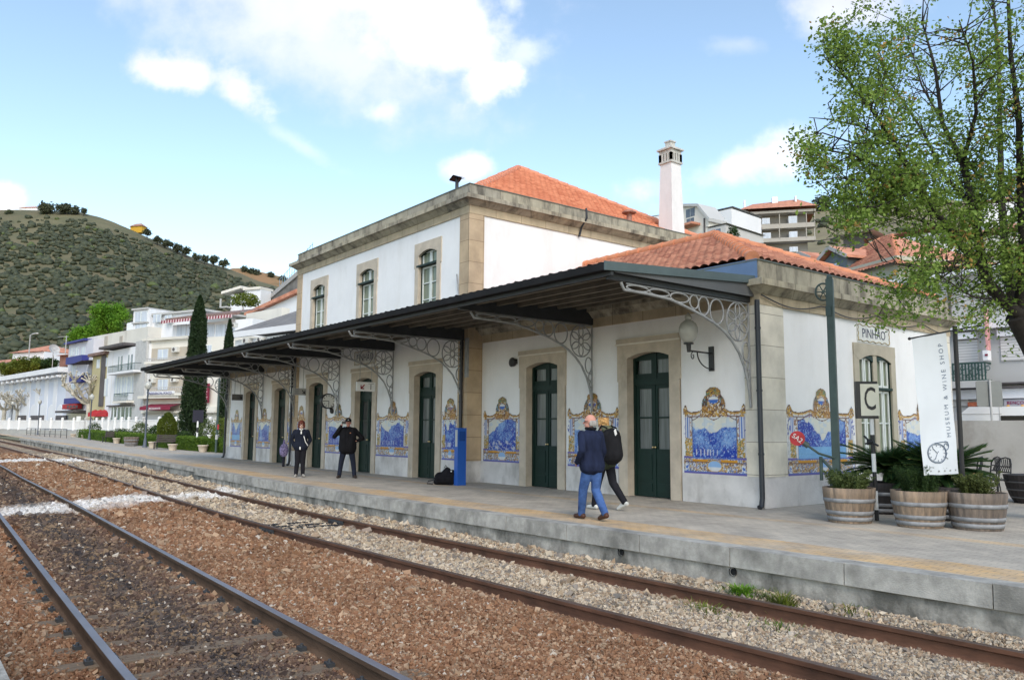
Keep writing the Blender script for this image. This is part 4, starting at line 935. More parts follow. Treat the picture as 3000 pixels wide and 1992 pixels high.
# ------------------------------------------------------------------ hills
def hill(name, rows, m, seed, amp=6., nc=None):
    """rows of world points from foot to beyond the crest"""
    A = np.array(rows); nr, ncl, _ = A.shape
    idx = np.arange(nr * ncl).reshape(nr, ncl); Fq = np.stack([idx[:-1, :-1].ravel(), idx[:-1, 1:].ravel(), idx[1:, 1:].ravel(), idx[1:, :-1].ravel()], 1)
    o = arr_mesh(name, A.reshape(-1, 3), Fq, m, None, smooth=True); tag(o, kind='structure'); return A
m_hill = mat('scrub_hillside', (.155, .125, .075), .95, .25, .012, .4, .15, tint=(.13, .12, .065), detail=10, stain=(.03, .6, (.085, .095, .05), .42, .6, (1, 1, 3)))
m_hill_ochre = mat('ochre_hillside', (.26, .16, .085), .95, .2, .02, .4, .2, detail=8, stain=(.04, .7, (.12, .10, .05), .45, .65, (1, 1, 1)))
sil_x = [-900, -400, 0, 150, 230, 290, 330, 370, 420, 470, 520, 570, 620, 660, 700, 740, 800, 870, 950, 1200]
sil_y = [640, 600, 615, 618, 622, 636, 650, 668, 690, 712, 735, 757, 772, 783, 800, 818, 835, 860, 900, 980]
def hillgrid(pxs, top, dr, base_y, db, rows=44, bulge=.12, seed=5, na=5.):
    out = []; rs = np.random.RandomState(seed)
    for j in range(rows + 6):
        t = j / rows; row = []
        for px in pxs:
            ty = top(px)
            if t <= 1:
                d = db + (dr - db) * t ** 1.0; py = base_y + (ty - base_y) * (t + bulge * math.sin(t * math.pi))
            else:
                d = dr * (1 + (t - 1) * 1.2); py = ty + (t - 1) * 260
            P = at(px, py, d); nz = (float(fbm(np.array([px / 55. + 30]), np.array([t * 9 + 3]), seed)[0]) - .5) * na * min(1, t * 3) * (1 if t < .93 else .25)
            row.append((P.x, P.y, P.z + nz))
        out.append(row)
    return out
hA = hill('hill', hillgrid(np.linspace(-900, 1150, 150), lambda p: np.interp(p, sil_x, sil_y), 760, 1150, 330), m_hill, 5)
sx2 = [560, 640, 690, 730, 780, 830, 880, 1000, 1400]; sy2 = [900, 795, 785, 790, 800, 812, 828, 870, 1000]
hill('far_hill', hillgrid(np.linspace(520, 1400, 50), lambda p: np.interp(p, sx2, sy2), 1050, 1150, 800, seed=9, na=4), m_hill_ochre, 9)
sx3 = [1500, 1900, 2050, 2200, 2390, 2450, 2520, 2700, 2900, 3200, 3800]; sy3 = [760, 690, 650, 640, 612, 612, 600, 585, 590, 600, 560]
hB = hill('village_hill', hillgrid(np.linspace(1450, 3900, 90), lambda p: np.interp(p, sx3, sy3), 240, 1060, 70, seed=12, na=2.5), mat('village_slope', (.20, .165, .11), .95, .25, .05, .4, .4, tint=(.20, .18, .10), detail=9), 12)

# ------------------------------------------------------------------ things on and by the platform
m_black = mat('black_metal', (.018, .018, .020), .45, .15, 6, spec=.5)
m_polegreen = mat('green_grey_pole_paint', (.055, .085, .078), .5, .2, 3, spec=.4)
m_polegrey = mat('grey_lamp_paint', (.085, .10, .125), .5, .15, 3)
m_whitep = mat('white_paint', (.72, .72, .70), .6, .06, 4)
m_red = mat('faded_red_paint', (.42, .035, .04), .6, .2, 4)

def remesh(o, vox, smooth=2):
    m_ = o.modifiers.new('skin', 'REMESH'); m_.mode = 'VOXEL'; m_.voxel_size = vox; m_.use_smooth_shade = True
    if smooth: s_ = o.modifiers.new('soft', 'SMOOTH'); s_.iterations = smooth; s_.factor = .5
    return o
def mat_cloth(name, c, var=.35): return mat(name, c, .92, var, 5, 1.0, 11, spec=.15, stretch=(1, 1, .5))

# wall lamp over the last panel
t = root('wall_lamp', (-10.38, WY, 2.66), 'frosted glass globe lamp on a black scroll bracket right of the last shop door', 'wall lamp')
mb = MB(); mb.box(-10.42, WY - .035, 2.66, -10.30, WY + .0, 3.16); mb.build('back_plate', m_black, t)
mb = MB(); mb.tube([(-10.36, WY - .03, 3.02), (-10.36, WY - .72, 3.03)], .018, 8)
mb.tube([(-10.36, WY - .04, 2.70)] + [(-10.36, WY - .04 - .42 * math.sin(a), 2.70 + .31 * (1 - math.cos(a))) for a in [i * math.pi / 2 / 8 for i in range(9)]], .013, 6)
mb.tube([(-10.36, WY - .60 + .06 * math.cos(a) * (1 - i / 22), 2.93 + .08 * math.sin(a) * (1 - i / 22)) for i, a in enumerate([1.6 + k * .42 for k in range(16)])], .010, 6)
mb.cyl((-10.36, WY - .72, 3.0), (-10.36, WY - .72, 3.16), .035, .05, 12); mb.cyl((-10.36, WY - .72, 3.16), (-10.36, WY - .72, 3.185), .10, .10, 16); mb.build('arm', m_black, t)
gm = mat('frosted_globe_glass', (.44, .44, .40), .3, .12, 3, spec=.5, coat=.3)
mb = MB(); mb.lathe([(.06, 0), (.11, .03), (.165, .12), (.19, .22), (.185, .31), (.15, .39), (.09, .44), (.06, .455), (.065, .48), (.07, .52), (.05, .56), (.02, .59), (.0, .62)], (-10.36, WY - .72, 3.185), 24, caps=False)
mb.build('globe', gm, t)

# double faced clock
t = root('platform_clock', (-26.95, WY - .7, 2.44), 'round white platform clock with roman style ticks in a black case beside the second door', 'clock')
cx, cy, cz = -26.95, 12.50, 2.44
mb = MB(); mb.cyl((cx - .09, cy, cz), (cx + .07, cy, cz), .27, .27, 32); mb.cyl((cx + .07, cy, cz), (cx + .09, cy, cz), .275, .265, 32); mb.build('case', m_black, t)
mb = MB(); mb.cyl((cx + .088, cy, cz), (cx + .096, cy, cz), .235, .235, 32, smooth=False); d_ = mb.build('dial', mat('clock_dial', (.62, .62, .58), .5, .04, 4), t)
mb = MB()
for k in range(12):
    a = k * math.pi / 6; mb.obox((cx + .1, cy + .195 * math.sin(a), cz + .195 * math.cos(a)), (.002, 0, 0), (0, .012 * math.cos(a), -.012 * math.sin(a)), (0, .026 * math.sin(a), .026 * math.cos(a)))
mb.build('hour_marks', m_black, d_)
for (a, l, nm) in ((R(182), .15, 'hour_hand'), (R(272), .20, 'minute_hand')):
    mb = MB(); mb.obox((cx + .106, cy + l / 2 * math.sin(a), cz + l / 2 * math.cos(a)), (.002, 0, 0), (0, .010 * math.cos(a), -.010 * math.sin(a)), (0, l / 2 * math.sin(a), l / 2 * math.cos(a))); mb.build(nm, m_black, t)
mb = MB(); mb.tube([(cx - .01, cy + .12, cz - .24), (cx - .01, cy + .20, cz - .36), (cx - .01, cy + .22, cz - .40)], [.05, .07, .045], 10); mb.ell((cx - .01, cy + .19, cz - .36), .085, .085, .085, 12, 8); mb.tube([(cx - .01, cy + .2, cz - .2), (cx - .01, CY, cz - .12)], .02, 6); mb.build('bracket', m_black, t)

# hanging signs
def hang_sign(x, y0, y1, z0, z1, label, draw, face=m_whitep, top=3.95):
    t = root('hanging_sign', (x, (y0 + y1) / 2, z1), label, 'platform sign', 'signs hanging under the canopy')
    mb = MB(); mb.box(x - .03, y0, z0, x + .03, y1, z1); b = mb.build('board', face, t)
    mb = MB()
    for y in (y0 + .12, y1 - .12): mb.cyl((x, y, z1), (x, y, top), .010, .010, 6)
    mb.build('hanger', m_steel_grey, t); draw(b, x + .031, y0, y1, z0, z1)
def arrow(mb, x, c, s, ang):
    d = Vector((0, math.cos(ang), math.sin(ang))); n = Vector((0, -d.z, d.y)); c = Vector((x + .002, c[0], c[1]))
    mb.obox(c, (.002, 0, 0), d * s * .8, n * s * .18); tip = c + d * s
    for q in (1, -1): mb.obox(tip - d * s * .42 + n * q * s * .34, (.002, 0, 0), (d * .6 - n * q * .6) * s * .7, (n * .6 + d * q * .6) * s * .20)
def draw1(b, x, y0, y1, z0, z1):
    mb = MB(); arrow(mb, x, (y0 + (y1 - y0) * .33, (z0 + z1) / 2), .10, R(225)); mb.build('arrow', mat('dark_red_print', (.28, .02, .03), .6), b)
    mb = MB(); text_mb(mb, '1', (x, y0 + (y1 - y0) * .76, (z0 + z1) / 2 - .02), (0, 1, 0), (0, 0, 1), .24, .003); mb.box(x, y0 + (y1 - y0) * .62, z1 - .055, x + .003, y1 - .06, z1 - .045); mb.build('numeral', m_black, b)
hang_sign(-22.8, 11.52, 12.17, 2.63, 2.92, 'white hanging sign with a dark red arrow and the number 1', draw1)
def draw2(b, x, y0, y1, z0, z1):
    mb = MB(); arrow(mb, x, (y0 + (y1 - y0) * .78, (z0 + z1) / 2), .09, R(-45)); mb.build('arrow', m_black, b)
    mb = MB()
    for k in range(4): mb.box(x, y0 + .07 + (.03 if k % 2 else 0), z0 + .045 + k * .052, x + .003, y0 + (y1 - y0) * .45, z0 + .062 + k * .052)
    mb.build('text_lines', mat('grey_print', (.2, .2, .2), .7), b)
m_signgrey = mat('grey_sign_face', (.36, .36, .35), .7, .08, 4)
hang_sign(-28.7, 11.88, 12.42, 2.70, 2.96, 'grey hanging sign with small text and arrow above the woman', draw2, m_signgrey)
hang_sign(-37.2, 12.5, 13.0, 2.74, 3.02, 'dark grey hanging sign at the far end of the canopy', draw2, mat('dark_sign_face', (.14, .14, .14), .7, .1, 4))

# dark round bell / speaker on the wing wall
t = root('wall_speaker', (-17.05, WY, 3.1), 'small round black loudspeaker high on the wall right of the brown pilaster', 'loudspeaker')
px_ = -16.92; mb = MB(); mb.cyl((px_, WY - .09, 3.25), (px_, WY + .0, 3.25), .125, .10, 18); mb.ell((px_ + .03, WY - .09, 3.26), .13, .05, .12, 14, 8); mb.build('housing', m_black, t)
mb = MB(); mb.box(px_ + .08, WY - .06, 3.2, px_ + .15, WY - .005, 3.33); mb.build('mounting', m_black, t)

# blue ticket validator post
t = root('ticket_post', (-17.66, 11.95, 0), 'tall narrow bright blue ticket machine post beside the brown pilaster', 'ticket machine')
mb = MB(); mb.box(-17.74, 11.86, 0, -17.58, 12.13, 1.49); mb.build('body', mat('bright_blue_paint', (.015, .095, .42), .4, .08, 3, spec=.5), t)
mb = MB(); mb.box(-17.70, 11.852, 1.0, -17.60, 11.859, 1.44); mb.build('panel', mat('pale_panel', (.42, .45, .45), .4, .1, 8), t)
mb = MB(); mb.box(-17.577, 11.90, 1.15, -17.571, 12.09, 1.40); mb.build('screen_panel', mat('darker_blue', (.012, .06, .26), .35, .1, 3), t)

# backpack on the ground
t = root('backpack', (-17.95, 11.75, 0), 'black backpack slumped on the platform against the blue ticket post', 'backpack')
mb = MB(); c0 = Vector((-18.02, 11.72, 0)); dv = Vector((.78, .62, 0)).normalized()
mb.cap(c0 + dv * -.10 + Vector((0, 0, .17)), c0 + dv * .16 + Vector((0, 0, .17)), .165, .16); mb.cap(c0 + dv * .02 + Vector((0, 0, .2)), c0 + dv * .10 + Vector((0, 0, .36)), .16, .10); mb.cap(c0 + dv * .2 + Vector((0, 0, .12)), c0 + dv * .25 + Vector((0, 0, .30)), .12, .10)
mb.cap(c0 + dv * -.2 + Vector((0, 0, .08)), c0 + dv * .2 + Vector((0, 0, .08)), .085, .10)
remesh(mb.build('bag_body', mat_cloth('black_nylon', (.010, .010, .013)), t), .014)
mb = MB(); mb.tube([c0 + dv * .02 + Vector((0, 0, .44)), c0 + dv * .05 + Vector((0, 0, .51)), c0 + dv * .10 + Vector((0, 0, .45))], .012, 6)
mb.tube([c0 + dv * -.22 + Vector((0, 0, .12)), c0 + dv * -.42 + Vector((0, 0, .09)), c0 + dv * -.46 + Vector((0, 0, .02)), c0 + dv * -.30 + Vector((0, 0, .015))], .014, 6); mb.build('strap', m_black, t)
mb = MB(); mb.ell(c0 + dv * .26 + Vector((.06, -.10, .36)), .03, .02, .02); mb.build('buckle', m_whitep, t)

# purple bag by the far corner pipe
t = root('patterned_bag', (-29.9, 12.1, 0), 'round purple patterned bag on a dark folding stand behind the woman', 'bag')
bx = zx = None
mb = MB(); mb.ell((-29.95, 12.15, .62), .17, .17, .27, 14, 10); mb.cap((-29.95, 12.15, .85), (-29.95, 12.15, 1.0), .05, .03)
pm = mat('purple_pattern_fabric', (.12, .09, .22), .9, .6, 16, tint=(.30, .25, .42)); mb.build('bag_body', pm, t)
mb = MB(); mb.cap((-29.93, 12.15, .36), (-29.95, 12.15, .03), .06, .05); mb.build('stand', mat_cloth('dark_fabric', (.03, .03, .04)), t)

# ---- people
SKIN = (.46, .26, .19)
def person(name_root, loc, rz, label, J, skin, group=None):
    return root('person', loc, label, 'person', group, rz, local=True)
def limb(mb, pts, rs, n=10):
    for i in range(len(pts) - 1): mb.cap(pts[i], pts[i + 1], rs[i], rs[i + 1], n)
def hand(mb, w, d, up, curl=.5, s=1.0, side=1):
    """palm with five fingers from wrist w along d"""
    w, d, up = Vector(w), Vector(d).normalized(), Vector(up).normalized(); sd = d.cross(up).normalized() * side
    mb.obox(w + d * .045 * s, d * .045 * s, sd * .038 * s, up * .013 * s)
    mb.cap(w - d * .01, w + d * .02, .026 * s, .026 * s, 8)
    for k, l in enumerate((.070, .080, .075, .058)):
        b = w + d * .085 * s + sd * (.030 - .020 * k) * s; m1 = b + d * l * .5 * s - up * .018 * curl; e = m1 + (d * (1 - curl) - up * curl).normalized() * l * .5 * s
        mb.cap(b, m1, .009 * s, .0085 * s, 6); mb.cap(m1, e, .0085 * s, .007 * s, 6)
    b = w + d * .03 * s + sd * .036 * s; m1 = b + (d * .5 + sd * .7).normalized() * .035 * s; mb.cap(b, m1, .012 * s, .010 * s, 6); mb.cap(m1, m1 + (d * .9 - up * curl * .6).normalized() * .03 * s, .010 * s, .008 * s, 6)
def head(mb, c, yaw=0., s=1.0):
    M = Matrix.Rotation(yaw, 3, 'Z'); f = lambda x, y, z: Vector(c) + M @ Vector((x * s, y * s, z * s))
    mb.ell(f(-.01, 0, .03), .098 * s, .078 * s, .105 * s, 16, 12, M); mb.ell(f(.025, 0, -.045), .066 * s, .058 * s, .075 * s, 14, 10, M)
    mb.cap(f(.085, 0, .015), f(.112, 0, -.018), .011 * s, .015 * s, 8)          # nose
    mb.ell(f(.078, 0, -.055), .020 * s, .028 * s, .010 * s, 10, 6, M); mb.ell(f(.065, 0, -.10), .025 * s, .028 * s, .022 * s, 10, 6, M)
    for q in (1, -1): mb.ell(f(-.005, q * .08, -.01), .020 * s, .010 * s, .032 * s, 10, 8, M); mb.ell(f(.075, q * .032, .035), .02 * s, .022 * s, .012 * s, 8, 6, M)
    return f
def face_bits(t, f, s=1.0, glasses=False):
    m_eye = mat('dark_eye', (.02, .015, .012), .3)
    for q in (1, -1): mb = MB(); mb.ell(f(.086, q * .031, .012), .009 * s, .012 * s, .008 * s, 8, 6); mb.build('eye', m_eye, t)
    mb = MB(); mb.ell(f(.092, 0, -.056), .012 * s, .024 * s, .005 * s, 8, 6); mb.build('mouth', mat('lip', (.30, .12, .10), .5), t)

def figure(loc, rz, label, H, legs, arms, jacket, trousers, shoes, skinc, hairf, torso=(.17, .125), lean=(0, 0), jlen=.80, headyaw=0., belly=0., collar=None, jname='jacket', hands=(True, True), curl=.5, toes=None):
    """legs: [(knee, ankle, footdir)]*2 (left +y, right -y); arms: [(shoulder offset elbow, wrist, handdir)]*2; metres for a 1.75 m body"""
    k = H / 1.75; t = root('person', loc, label, 'person', None, rz, local=True); V3 = lambda p: Vector(p) * k
    hipz = .92; sh = 1.43; lx, ly = lean
    neck = V3((lx, ly, 1.50)); hc = V3((lx + .015 + lx * .15, ly, 1.635)); shl = [V3((lx, ly + .19, sh)), V3((lx, ly - .19, sh))]; hip = [V3((0, .09, hipz)), V3((0, -.09, hipz))]
    body = MB(); limb(body, [V3((lx * .5, ly * .5, 1.1)), V3((lx, ly, 1.40)), neck, hc + Vector((-.01, 0, -.06)) * k], [.09 * k, .09 * k, .052 * k, .050 * k])
    limb(body, [V3((0, 0, .95)), V3((lx * .5, ly * .5, 1.15))], [.09 * k, .09 * k]); limb(body, shl, [.06 * k, .06 * k])
    f = head(body, hc, headyaw, k)
    for i in (0, 1):
        kn, an, fd = legs[i]; limb(body, [hip[i], V3(kn), V3(an)], [.085 * k, .055 * k, .040 * k])
        el, wr, hd = arms[i]; limb(body, [shl[i], V3(el), V3(wr)], [.05 * k, .040 * k, .028 * k])
        if hands[i]: hand(body, V3(wr) + Vector(hd).normalized() * .015, hd, (0, 1 if i == 0 else -1, .2) if abs(Vector(hd).normalized().y) < .8 else (1, 0, 0), curl, k, 1 if i == 0 else -1)
    remesh(body.build('body', mat('skin_tone', SKIN, .55, .12, 12, spec=.4) if skinc is None else skinc, t), .0065, 2)
    # trousers
    tr = MB(); limb(tr, [V3((0, .045, .95)), V3((0, -.045, .95))], [.122 * k, .122 * k])
    for i in (0, 1):
        kn, an, fd = legs[i]; limb(tr, [hip[i], V3(kn), V3(an) + Vector((-.0, 0, .0))], [.105 * k, .080 * k, .064 * k], 12)
    remesh(tr.build('trousers', trousers, t), .011, 2)
    # shoes
    for i in (0, 1):
        kn, an, fd = legs[i]; a = V3(an); fd_ = Vector(fd).normalized(); s_ = MB(); up_ = Vector((0, 0, 1))
        tilt = toes[i] if toes else 0.   # heel lift in metres
        heel = a + fd_ * -.05 - up_ * (a.z - .045 - tilt); toe = a + fd_ * .16 - up_ * (a.z - .036)
        if tilt < 0: heel = a + fd_ * -.05 - up_ * (a.z - .04); toe = a + fd_ * .15 - up_ * (a.z - .036 + tilt)
        s_.cap(heel, toe, .043 * k, .036 * k, 10); s_.cap(heel, a + fd_ * -.02 - up_ * .015, .045 * k, .045 * k, 10); s_.cap(a + fd_ * .03 - up_ * .03, toe, .04 * k, .034 * k, 10)
        remesh(s_.build('shoe', shoes, t), .010, 1)
    # jacket
    j = MB(); zb = jlen
    mid = V3((lx * .5 + belly * .5, ly * .5, 1.12)); 
    for q in (.072, 0., -.072):
        limb(j, [V3((lx, ly + q * 1.35, 1.36)), V3((lx * .5 + belly, ly * .5 + q, 1.12)), V3((belly * .6, q * 1.15, zb + .06))], [torso[1] * k, (torso[1] + belly * .45) * k, (torso[1] + .034) * k], 14)
    limb(j, [shl[0] + Vector((0, 0, -.01)), shl[1] + Vector((0, 0, -.01))], [.068 * k, .068 * k]); limb(j, [V3((lx, ly + .11, 1.44)), V3((lx, ly, 1.47)), V3((lx, ly - .11, 1.44))], [.06 * k, .075 * k, .06 * k]); limb(j, [V3((lx, ly, 1.44)), neck + Vector((0, 0, -.02))], [.09 * k, .068 * k])
    for i in (0, 1):
        el, wr, hd = arms[i]; limb(j, [shl[i], V3(el), V3(wr) - Vector(hd).normalized() * .02], [.074 * k, .062 * k, .048 * k], 12)
    remesh(j.build(jname, jacket, t), .011, 2)
    hairf(t, f, hc, k)
    return t, f
m_jeans = mat('blue_jeans', (.035, .075, .21), .9, .35, 5, .3, 20, tint=(.055, .11, .27), spec=.15)
m_navy = mat_cloth('navy_jacket_cloth', (.013, .018, .042)); m_blackc = mat_cloth('black_cloth', (.010, .010, .012)); m_blackt = mat_cloth('black_trouser_cloth', (.014, .014, .018))
m_navyt = mat_cloth('dark_navy_denim', (.016, .020, .034)); m_brownl = mat('brown_leather', (.060, .022, .012), .5, .3, 6); m_sneak = mat('white_trainer', (.55, .55, .52), .6, .12, 8); m_paleshoe = mat('pale_shoe', (.34, .32, .29), .7, .15, 8)
m_darkshoe = mat('dark_brown_shoe', (.035, .022, .016), .5, .2, 6)
# older man walking away to the left
def hair_old(t, f, hc, k):
    mb = MB()
    for a in range(-6, 7):
        ang = math.pi + a * .27; mb.ell(f(-.015 + .090 * math.cos(ang), .076 * math.sin(ang), -.022 + .006 * abs(a % 2)), .024, .022, .052, 8, 6)
    remesh(mb.build('hair', mat('grey_hair', (.30, .28, .26), .8, .3, 30, stretch=(1, 1, .2)), t), .008, 1)
    g_ = MB(); g_.tube([f(.03, .082, .02), f(.10, .045, .015), f(.105, 0, .018), f(.10, -.045, .015), f(.03, -.082, .02)], .004, 5); g_.build('glasses', m_black, t)
figT, f_ = figure((-9.64, 9.16, 0), R(174), 'older balding man in a navy jacket and blue jeans walking along the platform edge', 1.68,
    [((.15, .09, .50), (.24, .06, .09), (1, .05, 0)), ((.02, -.08, .49), (-.30, -.02, .14), (1, -.1, 0))],
    [((-.10, .30, 1.16), (.08, .27, .96), (.9, -.4, -.3)), ((.06, -.28, 1.14), (.16, -.24, .93), (.7, .4, -.5))], m_navy, m_jeans, m_brownl, mat('ruddy_skin', (.52, .25, .19), .55, .12, 12, spec=.4), hair_old, torso=(.18, .125), lean=(.05, 0), jlen=.84, headyaw=R(52), belly=.02, toes=(0, .05), hands=(True, True))
face_bits(figT, f_)
mb = MB(); mb.tube([Vector((.05 + .075 * math.cos(a), .075 * math.sin(a), 1.47)) for a in [i * 6.2832 / 16 for i in range(16)]], .025, 8, closed=True); mb.build('collar', m_blackc, figT)
# second walker with blond hair
def hair_blond(t, f, hc, k):
    mb = MB(); mb.ell(f(-.02, 0, .045), .108, .092, .10, 16, 12); mb.ell(f(-.06, 0, -.01), .07, .085, .09, 14, 10); rs = random.Random(3)
    for i in range(26): mb.ell(f(-.03 + rs.uniform(-.08, .08), rs.uniform(-.085, .085), .06 + rs.uniform(-.05, .07)), .03, .03, .03, 6, 5)
    remesh(mb.build('hair', mat('tousled_blond_hair', (.42, .24, .09), .8, .45, 22), t), .009, 1)
figB, f_ = figure((-10.72, 10.52, 0), R(180), 'blond walker in a green hooded jacket and white trainers carrying a black backpack', 1.65,
    [((.13, .10, .50), (.22, .10, .09), (1, 0, 0)), ((-.10, -.09, .52), (-.40, -.10, .17), (1, 0, 0))],
    [((.02, .28, 1.14), (.22, .22, 1.0), (.8, -.3, .1)), ((-.06, -.28, 1.13), (.10, -.27, .94), (.8, .2, -.3))], mat_cloth('olive_jacket_cloth', (.045, .055, .036)), m_blackt, m_sneak, None, hair_blond, lean=(.05, 0), jlen=.86, headyaw=R(8), toes=(0, .09))
face_bits(figB, f_)
mb = MB(); mb.ell((-.055, 0, 1.46), .09, .13, .075, 14, 10); mb.tube([(.045, .06, 1.50), (-.05, .10, 1.52), (-.12, .0, 1.50), (-.05, -.10, 1.52), (.045, -.06, 1.50)], .022, 8); mb.build('hood', mat_cloth('pale_olive_lining', (.13, .14, .09)), figB)
t = root('backpack', (-10.50, 10.44, 1.2), 'big black backpack worn by the blond walker', 'backpack', None, R(180), True)
mb = MB(); mb.cap((-.03, 0, -.20), (-.02, 0, .12), .185, .17, 14); mb.cap((-.10, 0, -.20), (-.09, 0, .02), .15, .13, 14); mb.cap((0, -.06, .15), (0, .06, .15), .12, .12, 12)
o = mb.build('bag_body', mat_cloth('worn_black_nylon', (.012, .012, .014), .3), t); remesh(o, .014, 2)
mb = MB(); mb.obox((-.165, .05, .20), (.005, .0, 0), (0, .022, -.018), (0, .020, .055)); mb.build('white_emblem', m_whitep, t)
mb = MB()
for q in (-.12, .12): mb.tube([(-.02, q, .28), (.12, q, .33), (.22, q * 1.1, .2), (.22, q * 1.2, -.05), (.1, q * 1.2, -.2)], .016, 6)
mb.build('strap', m_blackc, t)
# man with the camera
def hair_cap(t, f, hc, k):
    mb = MB(); mb.ell(f(-.01, 0, .065), .106, .092, .085, 16, 10); mb.cap(f(.06, .05, .062), f(.06, -.05, .062), .02, .02, 8); mb.cap(f(.12, .03, .052), f(.12, -.03, .052), .012, .012, 8)
    mb.add([f(.05, .075, .05), f(.15, .045, .04), f(.15, -.045, .04), f(.05, -.075, .05), f(.05, .075, .065), f(.15, .045, .052), f(.15, -.045, .052), f(.05, -.075, .065)], [(0, 1, 2, 3), (4, 7, 6, 5), (0, 4, 5, 1), (1, 5, 6, 2), (2, 6, 7, 3)])
    o = mb.build('cap', m_blackc, t); mb = MB(); mb.obox(f(.098, 0, .085), (.004, 0, 0), (0, .018, 0), (0, 0, .014)); mb.build('cap_badge', mat('badge_grey', (.4, .4, .4), .5), o)
angm = math.atan2(-10.88, 22.0)
figM, f_ = figure((-22.02, 10.90, 0), angm, 'heavy man in black jacket and cap holding a camera up beside his face', 1.74,
    [((.03, .17, .50), (.0, .22, .09), (1, .35, 0)), ((.03, -.17, .50), (.0, -.22, .09), (1, -.35, 0))],
    [((-.02, .44, 1.17), (.10, .26, 1.10), (.5, -.8, -.1)), ((.10, -.40, 1.22), (.15, -.20, 1.55), (.1, .35, .8))], m_blackc, m_navyt, m_darkshoe, mat('ruddy_skin', (.52, .25, .19)), hair_cap, torso=(.2, .155), jlen=.82, belly=.06, hands=(True, True), curl=.7)
face_bits(figM, f_)
mb = MB(); mb.cap((.20, .07, 1.10), (.20, .07, 1.17), .035, .03, 8); mb.cap((.20, -.03, 1.10), (.20, -.03, 1.16), .035, .03, 8); mb.cap((.17, .16, 1.10), (.17, .16, 1.16), .035, .03, 8); mb.build('belt_pouch', m_blackt, figM)
mb = MB(); mb.obox((.172, .07, 1.33), (.006, 0, 0), (0, .018, .006), (0, 0, .010)); mb.build('jacket_badge', mat('orange_badge', (.5, .2, .1), .6), figM)
t = root('camera', Vector((-22.02, 10.90, 0)) + Matrix.Rotation(angm, 3, 'Z') @ Vector((.20, -.13, 1.63)), 'small black camera held up by the man in the cap', 'camera', None, angm, True)
mb = MB(); mb.box(-.03, -.06, -.04, .03, .06, .04); mb.build('camera_body', m_black, t); mb = MB(); mb.cyl((.03, 0, 0), (.075, 0, 0), .028, .026, 14); mb.build('lens', m_black, t)
# woman
def hair_w(t, f, hc, k):
    mb = MB(); mb.ell(f(-.025, 0, .05), .115, .102, .105, 16, 12); mb.ell(f(-.05, 0, -.03), .075, .092, .10, 14, 10)
    for q in (1, -1): mb.ell(f(.0, q * .088, -.02), .05, .028, .085, 10, 8)
    rs = random.Random(7)
    for i in range(24): mb.ell(f(-.03 + rs.uniform(-.07, .07), rs.uniform(-.095, .095), .06 + rs.uniform(-.05, .075)), .03, .03, .03, 6, 5)
    mb.cap(f(.075, .05, .085), f(.08, -.05, .085), .025, .025, 8)
    remesh(mb.build('hair', mat('auburn_hair', (.10, .022, .012), .6, .4, 20), t), .009, 1)
angw = math.atan2(-9.96, 23.3)
figW, f_ = figure((-23.28, 9.97, 0), angw, 'auburn haired woman in a dark jacket and black trousers with hands in her pockets', 1.66,
    [((.02, .08, .50), (.0, .09, .09), (1, .3, 0)), ((.02, -.09, .50), (.0, -.12, .09), (1, -.1, 0))],
    [((-.07, .29, 1.17), (.08, .19, .97), (.4, -.8, -.4)), ((-.07, -.29, 1.17), (.08, -.19, .95), (.4, .8, -.4))], mat_cloth('dark_blue_jacket', (.012, .015, .026)), m_blackt, m_paleshoe, mat('fair_skin', (.55, .34, .26), .5, .1, 12), hair_w, torso=(.15, .118), jlen=.88, hands=(False, False))
face_bits(figW, f_)
mb = MB(); mb.tube([(.085, .055, 1.44), (.10, .0, 1.40), (.085, -.055, 1.44)], .018, 6); mb.obox((.12, 0, 1.33), (.006, 0, 0), (0, .02, 0), (0, 0, .045)); mb.build('white_collar', m_whitep, figW)
mb = MB(); mb.tube([(.14, .08, 1.22), (.16, .13, 1.05), (.15, .21, .93)], .013, 6); mb.build('white_strap', m_whitep, figW)
mb = MB(); mb.obox((.145, -.02, .86), (.005, 0, 0), (0, .018, 0), (0, 0, .04)); mb.build('white_tag', m_whitep, figW)

